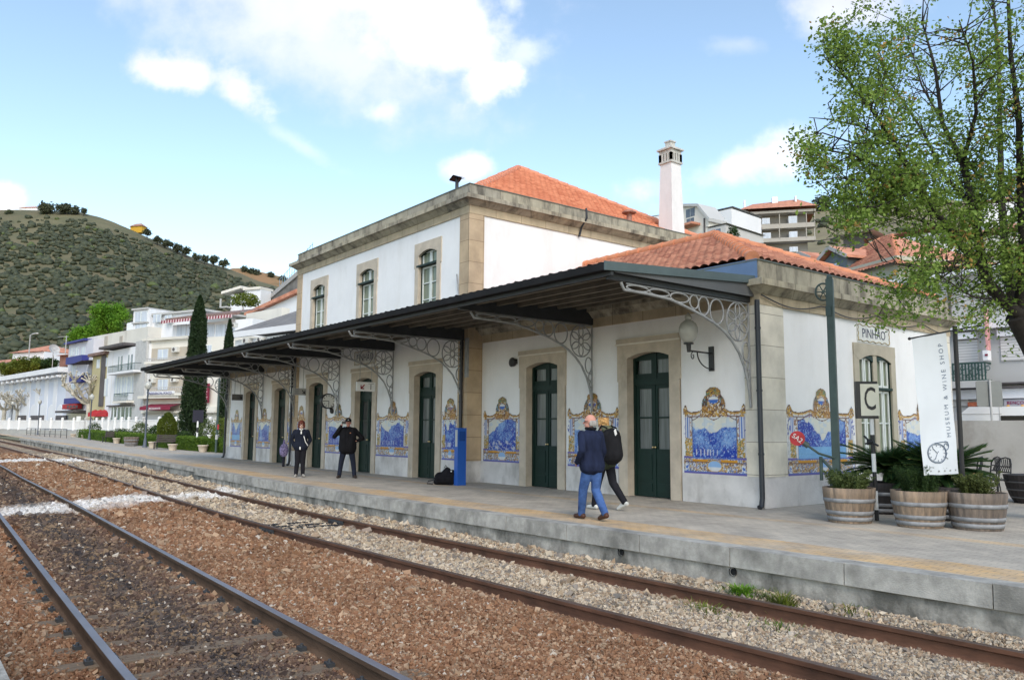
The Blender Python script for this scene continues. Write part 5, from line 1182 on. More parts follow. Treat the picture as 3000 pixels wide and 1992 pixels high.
# ---- right of the building: barrels, posts, banner
m_oak = bpy.data.materials.new('weathered_oak'); m_oak.use_nodes = True
def oak_nodes(m_, tint):
    nt, nn, ll, b = nodes_of(m_); N = nn.new; L = ll.new
    tc = N('ShaderNodeTexCoord'); sp = N('ShaderNodeSeparateXYZ'); L(tc.outputs['Object'], sp.inputs[0])
    a = N('ShaderNodeMath'); a.operation = 'ARCTAN2'; L(sp.outputs[1], a.inputs[0]); L(sp.outputs[0], a.inputs[1])
    s = N('ShaderNodeMath'); s.operation = 'MULTIPLY'; L(a.outputs[0], s.inputs[0]); s.inputs[1].default_value = 26 / 6.2832 * 1.0
    fl = N('ShaderNodeMath'); fl.operation = 'FLOOR'; L(s.outputs[0], fl.inputs[0]); wn = N('ShaderNodeTexWhiteNoise'); wn.noise_dimensions = '1D'; L(fl.outputs[0], wn.inputs['W'])
    r = N('ShaderNodeValToRGB'); e = r.color_ramp.elements; e[0].color = tuple(c * .62 for c in tint) + (1,); e[1].color = tuple(c * 1.3 for c in tint) + (1,); L(wn.outputs['Value'], r.inputs[0])
    mp = N('ShaderNodeMapping'); mp.inputs['Scale'].default_value = (14, 14, 1.6); L(tc.outputs['Object'], mp.inputs[0]); nz = N('ShaderNodeTexNoise'); nz.inputs['Scale'].default_value = 1; nz.inputs['Detail'].default_value = 6; nz.inputs['Roughness'].default_value = .7; L(mp.outputs[0], nz.inputs['Vector'])
    r2 = N('ShaderNodeValToRGB'); r2.color_ramp.elements[0].position = .35; r2.color_ramp.elements[0].color = (.55, .56, .58, 1); r2.color_ramp.elements[1].position = .68; r2.color_ramp.elements[1].color = (1.25, 1.18, 1.1, 1); L(nz.outputs['Fac'], r2.inputs[0])
    mx = N('ShaderNodeMix'); mx.data_type = 'RGBA'; mx.blend_type = 'MULTIPLY'; mx.inputs[0].default_value = 1; L(r.outputs[0], mx.inputs[6]); L(r2.outputs[0], mx.inputs[7]); L(mx.outputs[2], b.inputs['Base Color']); b.inputs['Roughness'].default_value = .85
    fr = N('ShaderNodeMath'); fr.operation = 'FRACT'; L(s.outputs[0], fr.inputs[0]); pp = N('ShaderNodeMath'); pp.operation = 'PINGPONG'; pp.inputs[1].default_value = .5; L(fr.outputs[0], pp.inputs[0])
    bp = N('ShaderNodeBump'); bp.inputs['Strength'].default_value = .6; bp.inputs['Distance'].default_value = .02; L(pp.outputs[0], bp.inputs['Height']); L(bp.outputs[0], b.inputs['Normal'])
oak_nodes(m_oak, (.27, .205, .15)); m_oak2 = bpy.data.materials.new('greyer_oak'); m_oak2.use_nodes = True; oak_nodes(m_oak2, (.19, .155, .13)); m_oak3 = bpy.data.materials.new('dark_oak'); m_oak3.use_nodes = True; oak_nodes(m_oak3, (.035, .030, .030))
m_hoop = mat('grey_hoop', (.235, .24, .25), .7, .3, 8, metal=.1); m_soil = mat('potting_soil', (.05, .035, .025), 1, .4, 12, .6, 30)
def barrel(loc, label, oak, ro=.405, h=.55, hoopm=m_hoop, group='half barrel planters', plant=True):
    t = root('barrel_planter', loc, label, 'barrel planter', group, 0, True)
    prof = [(ro * .80, 0), (ro * .86, .12), (ro * .93, .28), (ro * .985, h * .8), (ro, h), (ro - .028, h), (ro - .04, h - .06)]
    mb = MB(); mb.lathe(prof, n=36, caps=False); mb.cyl((0, 0, 0), (0, 0, .02), ro * .8, ro * .8, 30); mb.build('staves', oak, t)
    rad = lambda z: np.interp(z, [p[1] for p in prof[:5]], [p[0] for p in prof[:5]])
    for z in (.035, .13, .325):
        mb = MB(); zz = z * h / .55; n = 36; mb.lathe([(rad(zz) + .002, zz), (rad(zz) + .008, zz), (rad(zz + .062) + .008, zz + .062), (rad(zz + .062) + .002, zz + .062)], n=n, caps=False); mb.build('hoop', hoopm, t)
    if plant: mb = MB(); mb.lathe([(.0, h - .05), (ro * .5, h - .04), (ro - .035, h - .06)], n=24, caps=False); mb.build('soil', m_soil, t)
    return t
barrel((-7.08, 12.45, 0), 'weathered half barrel at the left of the front row, with a small leafy shrub', m_oak)
barrel((-6.10, 12.75, 0), 'middle half barrel of the front row, with a fine leaved shrub', m_oak)
barrel((-5.44, 13.18, 0), 'greyer half barrel on the right, carrying the banner pole', m_oak2, .42)
barrel((-7.55, 14.35, 0), 'dark half barrel hidden behind the striped post', m_oak3, .42)
barrel((-6.25, 14.25, 0), 'dark half barrel behind the gap between the two right barrels', m_oak3, .42)
# signal wire post, green, with pulley wheel and the red disc lever
t = root('signal_post', (-7.55, 12.80, 0), 'tall green grey steel post with a pulley wheel near its top', 'signal post')
sx, sy = -7.52, 12.86; lean_ = Vector((-.03, -.02, 4.18)); b0 = Vector((sx, sy, 0))
mb = MB(); mb.obox(b0 + Vector((0, 0, 2.05)), (.055, .02, 0), (-.02, .055, 0), (0, 0, 2.05)); mb.box(sx - .09, sy - .09, 0, sx + .09, sy + .09, .03); mb.build('post', m_polegreen, t)
mb = MB(); mb.ell((sx, sy, 4.12), .05, .05, .07); mb.build('finial', m_polegreen, t)
mb = MB(); wc = Vector((sx - .09, sy - .06, 3.88)); dR = Vector((.8, .6, 0)); mb.tube([wc + dR * (.125 * math.cos(a)) + Vector((0, 0, .15 * math.sin(a))) for a in [i * 6.2832 / 24 for i in range(24)]], .017, 6, closed=True)
for k in range(3): a = k * math.pi / 3; mb.tube([wc - dR * (.12 * math.cos(a)) - Vector((0, 0, .14 * math.sin(a))), wc + dR * (.12 * math.cos(a)) + Vector((0, 0, .14 * math.sin(a)))], .010, 5)
mb.cyl(wc - Vector((.03, -.04, 0)), wc + Vector((.03, -.04, 0)), .03, .03, 10); mb.box(sx - .05, sy - .075, 3.45, sx + .05, sy - .05, 3.62); mb.build('pulley', m_polegreen, t)
t = root('signal_lever', (-7.75, 12.7, .9), 'round red counterweight disc with white characters on a lever beside the green post', 'signal lever')
vw = Vector((.52, -.86, 0)).normalized(); rgt_ = Vector((.86, .52, 0)).normalized()
dc = Vector((-7.93, 12.36, 1.33))
mb = MB(); mb.cyl(dc, dc + vw * .05, .125, .125, 28); dd_ = mb.build('disc', m_red, t)
mb = MB(); tl = (rgt_ * .80 - Vector((0, 0, .60))).normalized(); tup = (rgt_ * .60 + Vector((0, 0, .80))).normalized(); vw = tl.cross(tup).normalized(); text_mb(mb, 'SA2', dc + vw * .052, tl, tup, .115, .004); mb.build('lettering', m_whitep, dd_)
mb = MB(); mb.tube([dc + tl * .12, dc + tl * .22], .05, 8); mb.tube([dc + tl * .2, dc + tl * .42 , Vector((sx, sy - .06, 1.0))], .022, 6); mb.tube([Vector((sx - .2, sy - .14, .62)), Vector((sx - .2, sy - .14, 1.02))], .030, 6); mb.tube([Vector((sx - .2, sy - .14, 1.0)), Vector((sx, sy - .05, .75))], .025, 6); mb.box(sx - .06, sy - .12, .35, sx + .06, sy - .05, .75); mb.build('lever_arm', m_polegreen, t)
# striped post with the C board
t = root('marker_post', (-6.88, 13.0, 0), 'black and white striped post carrying a cream board with a black letter C', 'marker sign')
px0, py0 = -6.93, 13.02
segs = [(0, .27, 0), (.27, .80, 1), (.80, 1.17, 0), (1.17, 1.68, 1), (1.68, 2.0, 0), (2.0, 2.36, 1)]
segs = [(0, .17, 0), (.17, .48, 1), (.48, .79, 0), (.79, 1.09, 1), (1.09, 1.40, 0), (1.40, 1.95, 1)]
for (a, b, w_) in segs: mb = MB(); mb.cyl((px0 - a * .012, py0, a), (px0 - b * .012, py0, b), .034, .034, 12); mb.build('white_band' if w_ else 'black_band', m_whitep if w_ else m_black, t)
n_ = Vector((.66, -.75, 0)).normalized(); r_ = Vector((.75, .66, 0)).normalized(); c_ = Vector((px0 - .03, py0 - .03, 1.98))
mb = MB(); mb.obox(c_ - n_ * .03 - r_ * .04, n_ * .07, r_ * .17, (0, 0, .31)); mb.build('box', m_black, t)
mb = MB(); mb.obox(c_ + n_ * .045 + r_ * .0, n_ * .006, r_ * .145, (0, 0, .265)); bo = mb.build('board', mat('cream_board', (.68, .66, .54), .6, .05, 4), t)
mb = MB(); text_mb(mb, 'C', c_ + n_ * .053, r_, (0, 0, 1), .54, .004, xs=.52, bold=.003); mb.build('letter', m_black, bo)
mb = MB(); mb.obox((px0 - .05, py0 - .02, 1.28), (.05, 0, 0), (0, .02, 0), (0, 0, .05)); mb.tube([(px0 - .14, py0 - .04, 1.38), (px0 - .05, py0 - .05, 1.30), (px0 + .1, py0 - .04, 1.22)], .018, 6); mb.tube([(px0 - .12, py0 - .05, 1.25), (px0 + .03, py0 - .06, 1.29)], .015, 6); mb.build('clamp', m_black, t)
# banner
t = root('banner', (-5.44, 13.1, .5), 'white hanging banner reading MUSEUM & WINE SHOP with a pocket clock drawing', 'banner')
pb, pt = at(2822, 1440, 12.35), at(2797, 955, 12.35)
mb = MB(); mb.cyl((pb.x, pb.y, .15), pt, .034, .034, 12); mb.build('pole', m_black, t)
A, B, Cc, D = at(2671, 991, 12.15), at(2772, 972, 12.30), at(2812, 1388, 12.30), at(2705, 1392, 12.15)
mb = MB(); arm_d = (B - A).normalized(); mb.tube([A - arm_d * .03, B + arm_d * .22, B + arm_d * .62], .013, 6); mb.ell(A - arm_d * .04, .024); mb.ell(B + arm_d * .64, .024); mb.build('cross_arm', m_black, t)
n1 = (B - A).cross(D - A).normalized()
if n1.dot(EYEP - A) < 0: n1 = -n1
NU, NV = 24, 70; V = []; UVb = []
def bp(u, v):
    P = (A * (1 - u) + B * u) * (1 - v) + (D * (1 - u) + Cc * u) * v
    return P + n1 * (.014 * math.sin(u * 9 + v * 3) * (.3 + v) + .010 * math.sin(v * 14 + u * 4) * .6 + .02 * math.sin(u * 16 + 1) * max(0, v - .8) * 3)
for j in range(NV + 1):
    for i in range(NU + 1): V.append(bp(i / NU, j / NV))
Fq = [(j * (NU + 1) + i, j * (NU + 1) + i + 1, (j + 1) * (NU + 1) + i + 1, (j + 1) * (NU + 1) + i) for j in range(NV) for i in range(NU)]
cl = arr_mesh('cloth', [tuple(v) for v in V], Fq, mat('white_banner_cloth', (.58, .62, .66), .8, .03, 2), t, smooth=True)
mb = MB(); d_v = ((D - A) + (Cc - B)).normalized()
def banner_pt(u, v): return bp(u, v) + n1 * .02
def conform(mb, k0):
    return mb
txt = 'MUSEUM & WINE SHOP'; L_ = (D - A).length
cvx = MB(); text_mb(cvx, txt, (0, 0, 0), (1, 0, 0), (0, 1, 0), .165, .0, spacing=1.5, xs=.84)
W_ = max(v[0] for v in cvx.v) - min(v[0] for v in cvx.v); mid = (max(v[0] for v in cvx.v) + min(v[0] for v in cvx.v)) / 2
sc_ = (.66 * L_) / W_
lv = [tuple(bp(.80 - (v[1] * sc_) / .62, .405 - ((v[0] - mid) * sc_) / L_) + n1 * .004) for v in cvx.v]
mb = MB(); mb.v = lv; mb.f = cvx.f; mb.sm = cvx.sm; mb.build('lettering', mat('grey_banner_ink', (.13, .17, .23), .8), cl)
mb = MB(); cu_, cv_ = .42, .845; q = lambda du, dv, o_=.006: bp(cu_ + du / .62, cv_ + dv / L_) + n1 * o_
ring = lambda r, th, n=28, dx=0, dy=0: mb.tube([q(dx + r * math.cos(6.2832 * i / n), dy + r * math.sin(6.2832 * i / n)) for i in range(n)], th, 4, closed=True)
ring(.145, .006); ring(.13, .003)
for k in range(12): a = k * math.pi / 6; mb.tube([q(.10 * math.cos(a), .10 * math.sin(a)), q(.118 * math.cos(a), .118 * math.sin(a))], .005, 4)
mb.tube([q(-.06, -.08), q(0, 0), q(.02, -.03)], .005, 4); mb.tube([q(0, 0), q(-.04, .09)], .004, 4)
mb.tube([q(.15 + .055 * math.cos(a) * (1 - i / 30), -.10 + .075 * math.sin(a) * (1 - i / 30)) for i, a in enumerate([k * .5 - 2.2 for k in range(18)])], .007, 4); mb.tube([q(-.02, -.15), q(.10, -.165), q(.19, -.16)], .007, 4); mb.tube([q(.16, .0), q(.13, .06), q(.17, .09)], .006, 4); mb.build('clock_drawing', mat('grey_banner_ink', (.13, .17, .23)), cl)
mb = MB()
for i in range(6): mb.cyl(bp(.07 + .17 * i, .972), bp(.07 + .17 * i, .972) + n1 * .01, .012, .012, 10)
mb.build('eyelet', m_steel_grey, cl)
# cafe chairs and dark barrel by the wall
def chair(loc, rz, label):
    t = root('cafe_chair', loc, label, 'chair', 'black cafe chairs', rz, True); mb = MB(); mb.lathe([(.0, .45), (.19, .45), (.20, .465), (.19, .48), (0, .48)], n=18, caps=False); mb.build('seat', m_black, t)
    for (x, y) in ((.15, .15), (.15, -.15), (-.17, .16), (-.17, -.16)): m2 = MB(); m2.cyl((x, y, .46), (x * 1.25, y * 1.25, 0), .013, .011, 8); m2.build('leg', m_black, t)
    mb = MB(); mb.tube([(-.17, .17, .46), (-.22, .17, .8), (-.26, .12, .90), (-.27, 0, .93), (-.26, -.12, .90), (-.22, -.17, .8), (-.17, -.17, .46)], .016, 6)
    for k in range(5): a = -.10 + k * .05; mb.tube([(-.2, a, .62), (-.25, a * .9 + .02, .76), (-.26, a, .90)], .011, 5)
    for z in (.62, .74): mb.tube([(-.2, .16, z), (-.2, -.16, z)], .013, 5)
    mb.build('backrest', m_black, t)
chair((-7.98, 19.05, 0), R(215), 'black iron chair, left of the three beside the dark barrel'); chair((-7.75, 19.35, 0), R(230), 'black iron chair in the middle of the three by the grey wall'); chair((-7.30, 18.75, 0), R(250), 'black iron chair touching the dark barrel table')
t = root('barrel_table', (-6.72, 19.2, 0), 'low dark barrel table at the right edge by the grey wall', 'barrel table', None, 0, True)
mb = MB(); mb.lathe([(.42, 0), (.50, .15), (.56, .35), (.60, .58)], n=36); mb.build('staves', m_oak3, t)
for z in (.1, .26, .42): mb = MB(); r0 = np.interp(z, [0, .15, .35, .58], [.42, .50, .56, .60]); mb.lathe([(r0 + .004, z), (r0 + .010, z), (r0 + .02, z + .03), (r0 + .008, z + .03)], n=36, caps=False); mb.build('hoop', mat('dull_hoop', (.10, .10, .105), .5), t)
# loose weed tufts etc

# ------------------------------------------------------------------ buildings of the town
class Fac:
    """a facade standing between two surveyed points; u runs to the right, z up, d out towards the viewer"""
    def __init__(s, xl, dl, xr, dr):
        A, B = at(xl, 1255, dl), at(xr, 1255, dr); s.A = Vector((A.x, A.y, 0)); B = Vector((B.x, B.y, 0)); s.e = (B - s.A).normalized(); s.n = Vector((s.e.y, -s.e.x, 0))
        if s.n.dot(EYEP - s.A) < 0: s.n = -s.n
        s.W = (B - s.A).length
    def fr(s, u, z, d): p = s.A + s.e * u + s.n * d; return (p.x, p.y, z)
    def uz(s, px, py, off=0.):
        dr = FW + RT * ((px - 1500) / F_PX) - UP * ((py - 996) / F_PX); o = s.A + s.n * off
        t = (o - EYEP).dot(s.n) / dr.dot(s.n); P = EYEP + dr * t; return (P - s.A).dot(s.e), P.z
    def box(s, mb, x0, y0, x1, y1, d0, d1, off=0.):
        u0, za = s.uz(x0, y0, off); u1, zb = s.uz(x1, y1, off); _, zc = s.uz(x1, y0, off); _, zd = s.uz(x0, y1, off)
        return fbox(mb, s.fr, min(u0, u1), max(u0, u1), (zb + zd) / 2, (za + zc) / 2, d0, d1)
    def root(s, name, label, cat, group=None):
        return root(name, (s.A.x, s.A.y, 0), label, cat, group)
m_cream = mat('cream_render', (.70, .67, .60), .9, .05, .3, .1, 5, stain=(.5, .5, (.45, .42, .36), .55, .8, (1, 1, .3)))
m_cream2 = mat('old_cream_wall', (.64, .62, .56), .9, .08, .3, stain=(.6, .7, (.36, .34, .29), .52, .75, (1, 1, .25)))
m_wht = mat('town_white', (.74, .75, .77), .9, .05, .3, stain=(.5, .4, (.5, .48, .45), .58, .8, (1, 1, .3)))
m_lilac = mat('lilac_render', (.58, .58, .63), .9, .06, .3); m_olive = mat('olive_render', (.46, .41, .24), .9, .1, .4, stain=(.6, .4, (.3, .26, .2), .5, .8, (1, 1, .4)))
m_blueb = mat('deep_blue_paint', (.035, .04, .21), .6, .12, .5); m_greyw = mat('town_grey_wall', (.46, .46, .45), .9, .06, .3); m_greyw2 = mat('light_grey_render', (.52, .51, .49), .9, .05, .3, stain=(.6, .35, (.35, .33, .3), .55, .8, (1, 1, .3)))
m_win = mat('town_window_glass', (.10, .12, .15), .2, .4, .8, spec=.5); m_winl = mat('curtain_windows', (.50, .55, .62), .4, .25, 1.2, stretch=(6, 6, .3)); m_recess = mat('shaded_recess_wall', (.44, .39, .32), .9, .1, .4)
m_shutter = bpy.data.materials.new('roller_shutter'); m_shutter.use_nodes = True
def shut():
    nt, nn, ll, b = nodes_of(m_shutter); tc = nn.new('ShaderNodeTexCoord'); w = nn.new('ShaderNodeTexWave'); w.bands_direction = 'Z'; w.inputs['Scale'].default_value = 3.4; ll.new(tc.outputs['Object'], w.inputs['Vector'])
    r = nn.new('ShaderNodeValToRGB'); r.color_ramp.elements[0].color = (.40, .39, .38, 1); r.color_ramp.elements[1].color = (.64, .63, .61, 1); r.color_ramp.elements[1].position = .4; ll.new(w.outputs['Fac'], r.inputs[0]); ll.new(r.outputs[0], b.inputs['Base Color'])
shut()
m_trimd = mat('dark_roof_edge', (.10, .09, .09), .8, .2, 1); m_maroon = mat('maroon_awning', (.20, .02, .045), .8, .15, 1.5); m_redaw = mat('red_awning', (.38, .025, .03), .7, .2, 1.5)
m_railg = mat('dark_green_rail', (.03, .07, .06), .6, .2, 2); m_railw = mat('pale_rail', (.45, .45, .45), .6, .1, 2); m_orange = mat('orange_town_roof', (.50, .20, .12), .9, .2, 1.5, .5, 8, tint=(.55, .26, .17), stain=(1, .4, (.28, .16, .11), .5, .7, (1, 1, 1)))
m_slate = mat('grey_sheet_roof', (.17, .165, .16), .85, .2, .8, stain=(1.5, .5, (.26, .22, .2), .5, .65, (1, 6, 6)))
m_ac = mat('air_conditioner_white', (.62, .61, .57), .5, .05, 4)
def rail(F, t, x0, y0, x1, y1, m, d=.9, step=.28, off=.9, name='railing', slab=None):
    u0, z1 = F.uz(x0, (y0), off); u1, z0 = F.uz(x1, y1, off); _, z1b = F.uz(x1, y0, off); _, z0b = F.uz(x0, y1, off); z1 = (z1 + z1b) / 2; z0 = (z0 + z0b) / 2; mb = MB()
    fbox(mb, F.fr, u0, u1, z1 - .05, z1, d - .03, d + .02); fbox(mb, F.fr, u0, u1, z0, z0 + .04, d - .03, d + .02)
    n = max(2, int((u1 - u0) / step))
    for i in range(n + 1): u = u0 + (u1 - u0) * i / n; fbox(mb, F.fr, u - .02, u + .02, z0, z1, d - .02, d + .01)
    for u in (u0, u1): fbox(mb, F.fr, u - .02, u + .02, z1 - .05, z1, 0, d); fbox(mb, F.fr, u - .02, u + .02, z0, z0 + .04, 0, d)
    o = mb.build(name, m, t)
    if slab: mb = MB(); fbox(mb, F.fr, u0 - .1, u1 + .1, z0 - .22, z0 - .0, -.05, d + .1); mb.build('balcony_slab', slab, t)
    return o
def windows(F, t, rects, m, name='window', fm=None, d=.02, mull=True):
    for (x0, y0, x1, y1) in rects:
        fm_ = fm or m_wframe; fb = MB(); F.box(fb, x0 - .8, y0 - .8, x1 + .8, y1 + .8, -.05, d); o = fb.build(name, fm_, t)
        mb = MB(); F.box(mb, x0, y0, x1, y1, -.02, d + .03); mb.build('pane', m, o)
        if mull: xm = (x0 + x1) / 2; b2 = MB(); F.box(b2, xm - .4, y0, xm + .4, y1, d, d + .05); b2.build('mullion', fm_, o)
def ac_units(F, t, rects, off=.2):
    for (x0, y0, x1, y1) in rects:
        mb = MB(); F.box(mb, x0, y0, x1, y1, 0.02, .4); o = mb.build('air_conditioner', m_ac, t)
        (u0, za), (u1, zb) = F.uz(x0, y0), F.uz(x1, y1); mb = MB(); c = F.fr((u0 * .6 + u1 * .4), (za + zb) / 2, .405); r = abs(za - zb) * .33; mb.cyl(c, Vector(c) + F.n * .02, r, r, 14); mb.build('fan_grille', m_trimd, o)
# the guest house
F1 = Fac(425, 80, 700, 73.7); t = F1.root('guest_house', 'cream guest house with balconies, air conditioners and a maroon awning behind the cypress', 'building')
mb = MB(); F1.box(mb, 425, 992, 700, 1262, -9, 0); mb.build('wall', m_cream, t)
mb = MB(); F1.box(mb, 426, 989, 560, 996, 0, .35); F1.box(mb, 426, 1160, 545, 1168, 0, .9); F1.box(mb, 426, 1204, 640, 1210, 0, .5); F1.box(mb, 595, 1192, 640, 1204, 0, .3); mb.build('ledge', mat('pale_ledge', (.62, .60, .54), .9, .08, 1), t)
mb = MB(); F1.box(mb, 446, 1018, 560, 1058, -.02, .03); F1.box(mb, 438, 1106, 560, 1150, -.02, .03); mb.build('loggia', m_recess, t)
windows(F1, t, [(465, 1024, 492, 1052), (465, 1112, 492, 1142), (598, 1012, 620, 1036)], m_winl, d=.06)
windows(F1, t, [(476, 1216, 492, 1238), (504, 1216, 517, 1238)], m_win, d=.05); windows(F1, t, [(432, 1214, 466, 1238)], m_shutter, name='shutter', mull=False)
rail(F1, t, 427, 1047, 560, 1057, m_railw, slab=m_cream); rail(F1, t, 440, 1133, 560, 1152, m_railw, slab=m_cream)
ac_units(F1, t, [(513, 1017, 527, 1032), (443, 1109, 458, 1122), (508, 1107, 525, 1119)])
mb = MB(); F1.box(mb, 432, 1146, 512, 1158, .92, 1.0, .9); bn = mb.build('sign_banner', m_wht, t)
u0, z0 = F1.uz(470, 1152, 1.0); mb = MB(); text_mb(mb, 'RESIDENCIAL PONTO', F1.fr(u0, z0, 1.01), F1.e, (0, 0, 1), .34, .01); mb.build('lettering', m_blueb, bn)
mb = MB(); ua, za = F1.uz(443, 1188); ub, zb = F1.uz(532, 1200)
P = [F1.fr(ua, za + .15, .02), F1.fr(ub, za + .15, .02), F1.fr(ub, zb + .25, 1.3), F1.fr(ua, zb + .25, 1.3), F1.fr(ub, zb - .05, 1.3), F1.fr(ua, zb - .05, 1.3)]; mb.add(P, [(0, 1, 2, 3), (3, 2, 4, 5)]); aw = mb.build('awning', m_maroon, t)
mb = MB(); text_mb(mb, 'RESTAURANTE', F1.fr((ua + ub) / 2, zb + .09, 1.31), F1.e, (0, 0, 1), .26, .01); mb.build('lettering', m_wht, aw)
mb = MB(); F1.box(mb, 600, 1124, 620, 1180, .3, .42); sg = mb.build('red_sign', m_maroon, t); mb = MB()
for k, wd in enumerate((5, 7, 8, 6, 8, 7)): F1.box(mb, 610 - wd, 1130 + k * 8, 610 + wd, 1133.5 + k * 8, .42, .44); 
mb.build('sign_lines', mat('pale_red_print', (.6, .35, .38), .7), sg)
mb = MB(); F1.box(mb, 507, 945, 705, 992, -9, -2.2, -2.2); mb.build('upper_storey', m_wht, t)
u0, z0 = F1.uz(505, 930, -2.2); u1, z1 = F1.uz(712, 912, -2.2); mb = MB(); mb.add([F1.fr(u0 - .3, z0 - .2, -1.6), F1.fr(u1 + .3, z0 - .2, -1.6), F1.fr(u1 + .3, z0 + .9, -6), F1.fr(u0 - .3, z0 + .9, -6), F1.fr(u0 - .3, z0 - .4, -1.6), F1.fr(u1 + .3, z0 - .4, -1.6)], [(0, 1, 2, 3), (4, 5, 1, 0)]); mb.build('roof', mat('brown_roof_edge', (.20, .13, .11), .9, .3, 2), t)
mb = MB(); n = 26; z2 = z0 - .35
for i in range(n): a = u0 + (u1 - u0) * i / n; b = a + (u1 - u0) / n * .5; mb.add([F1.fr(a, z2, -2.1), F1.fr(b, z2, -2.1), F1.fr(b, z2 - .15, -.9), F1.fr(a, z2 - .15, -.9), F1.fr(b, z2 - .45, -.88), F1.fr(a, z2 - .45, -.88)], [(0, 1, 2, 3), (3, 2, 4, 5)])
mb.build('striped_awning', m_maroon, t); mb = MB()
for i in range(n): a = u0 + (u1 - u0) * (i + .5) / n; b = a + (u1 - u0) / n * .5; mb.add([F1.fr(a, z2, -2.1), F1.fr(b, z2, -2.1), F1.fr(b, z2 - .15, -.9), F1.fr(a, z2 - .15, -.9), F1.fr(b, z2 - .45, -.88), F1.fr(a, z2 - .45, -.88)], [(0, 1, 2, 3), (3, 2, 4, 5)])
mb.build('awning_stripes', mat('pale_pink_stripe', (.62, .48, .48), .8), t)
for (xa, xb) in ((520, 545), (550, 566), (602, 628), (634, 660), (664, 695)): mb = MB(); F1.box(mb, xa, 951, xb, 986, -2.18, -2.14, -2.2); mb.build('window', m_winl, t)
mb = MB(); F1.box(mb, 690, 935, 733, 1100, -10, -1.5, -1.5); mb.build('stair_tower', m_wht, t); ac_units(F1, t, [(688, 948, 698, 960)])
# white tower with glazed frame
F8 = Fac(392, 90, 500, 87); t = F8.root('glazed_roof_house', 'white framed rooftop room above the row of facades, left of the cypress', 'building'); mb = MB(); F8.box(mb, 392, 908, 435, 985, -5, 0); F8.box(mb, 435, 916, 560, 990, -6, -.5); mb.build('wall', m_wht, t)
mb = MB(); F8.box(mb, 390, 903, 436, 908, -5.2, .2); F8.box(mb, 436, 911, 592, 917, -6.2, -.2); F8.box(mb, 390, 944, 436, 948, 0, .2); mb.build('roof', m_greyw, t); windows(F8, t, [(398, 914, 430, 942), (398, 950, 430, 966)], m_winl); windows(F8, t, [(450, 922, 470, 944), (484, 924, 500, 946)], m_winl)
# white house with green balconies
F2 = Fac(318, 87.3, 405, 81.0); t = F2.root('balcony_house', 'narrow white house with dark green balconies and a glass shopfront', 'building')
mb = MB(); F2.box(mb, 318, 1020, 424, 1262, -8, 0); mb.build('wall', m_wht, t); mb = MB(); F2.box(mb, 312, 1012, 384, 1019, -8, .8); mb.build('roof', m_trimd, t); mb = MB(); F2.box(mb, 400, 1000, 409, 1240, 0, .06); F2.box(mb, 414, 1000, 424, 1240, -.2, .25); mb.build('pilaster', mat('grey_pilaster', (.48, .48, .47), .9), t)
windows(F2, t, [(348, 1044, 358, 1085), (377, 1039, 388, 1082)], m_win, fm=m_wht); windows(F2, t, [(338, 1106, 346, 1160), (352, 1104, 361, 1160), (368, 1104, 377, 1160), (382, 1103, 391, 1150)], m_winl)
windows(F2, t, [(347, 1193, 363, 1238), (370, 1193, 388, 1238), (329, 1193, 339, 1238)], mat('green_shop_glass', (.035, .09, .08), .25, .3, 1), name='shop_window')
rail(F2, t, 318, 1068, 393, 1088, m_railg, slab=m_wht); rail(F2, t, 334, 1152, 372, 1174, m_railg, slab=m_cream, d=.7, off=.7); mb = MB(); F2.box(mb, 320, 1186, 398, 1190, 0, .3); mb.build('ledge', m_trimd, t)
# olive house
F3 = Fac(273, 91, 318, 87.3); t = F3.root('olive_house', 'narrow olive house with a brown roof between the blue trimmed house and the green balconies', 'building'); mb = MB(); F3.box(mb, 273, 1042, 318, 1262, -8, 0); mb.build('wall', m_olive, t)
mb = MB(); F3.box(mb, 271, 1034, 319, 1042, -8, .5); mb.build('roof', mat('brown_roof_edge', (.2, .13, .11)), t); windows(F3, t, [(285, 1054, 291, 1078), (305, 1049, 313, 1074), (305, 1110, 315, 1160)], m_winl); 
mb = MB(); F3.box(mb, 300, 1042, 303, 1190, 0, .1); mb.build('drainpipe', m_trimd, t); mb = MB(); ua, za = F3.uz(238, 1070); ub, zb = F3.uz(273, 1058); mb.add([F3.fr(ua, za, 1.2), F3.fr(ub, zb, 1.2), F3.fr(ub, zb + .5, -3), F3.fr(ua, za + .3, -3)], [(0, 1, 2, 3)]); mb.build('porch_roof', m_trimd, t)
mb = MB(); F3.box(mb, 256, 1072, 274, 1230, -6, -.5); mb.build('side_wall', mat('brownish_side_wall', (.30, .26, .22), .9, .15, 1), t)
# cream wall behind
F5 = Fac(257, 98, 405, 88.5); t = F5.root('cream_block', 'large windowless cream block standing behind the olive and white houses', 'building'); mb = MB(); F5.box(mb, 257, 975, 420, 1200, -10, 0); mb.build('wall', m_cream2, t); mb = MB()
for x in (308, 352): F5.box(mb, x, 985, x + 5, 1030, 0, .06)
mb.build('stained_strip', mat('wall_stain_grey', (.40, .37, .32), .9, .2, 1), t); mb = MB(); F5.box(mb, 372, 945, 392, 978, -8, -3, -3); mb.build('roof_railing_block', m_wht, t)
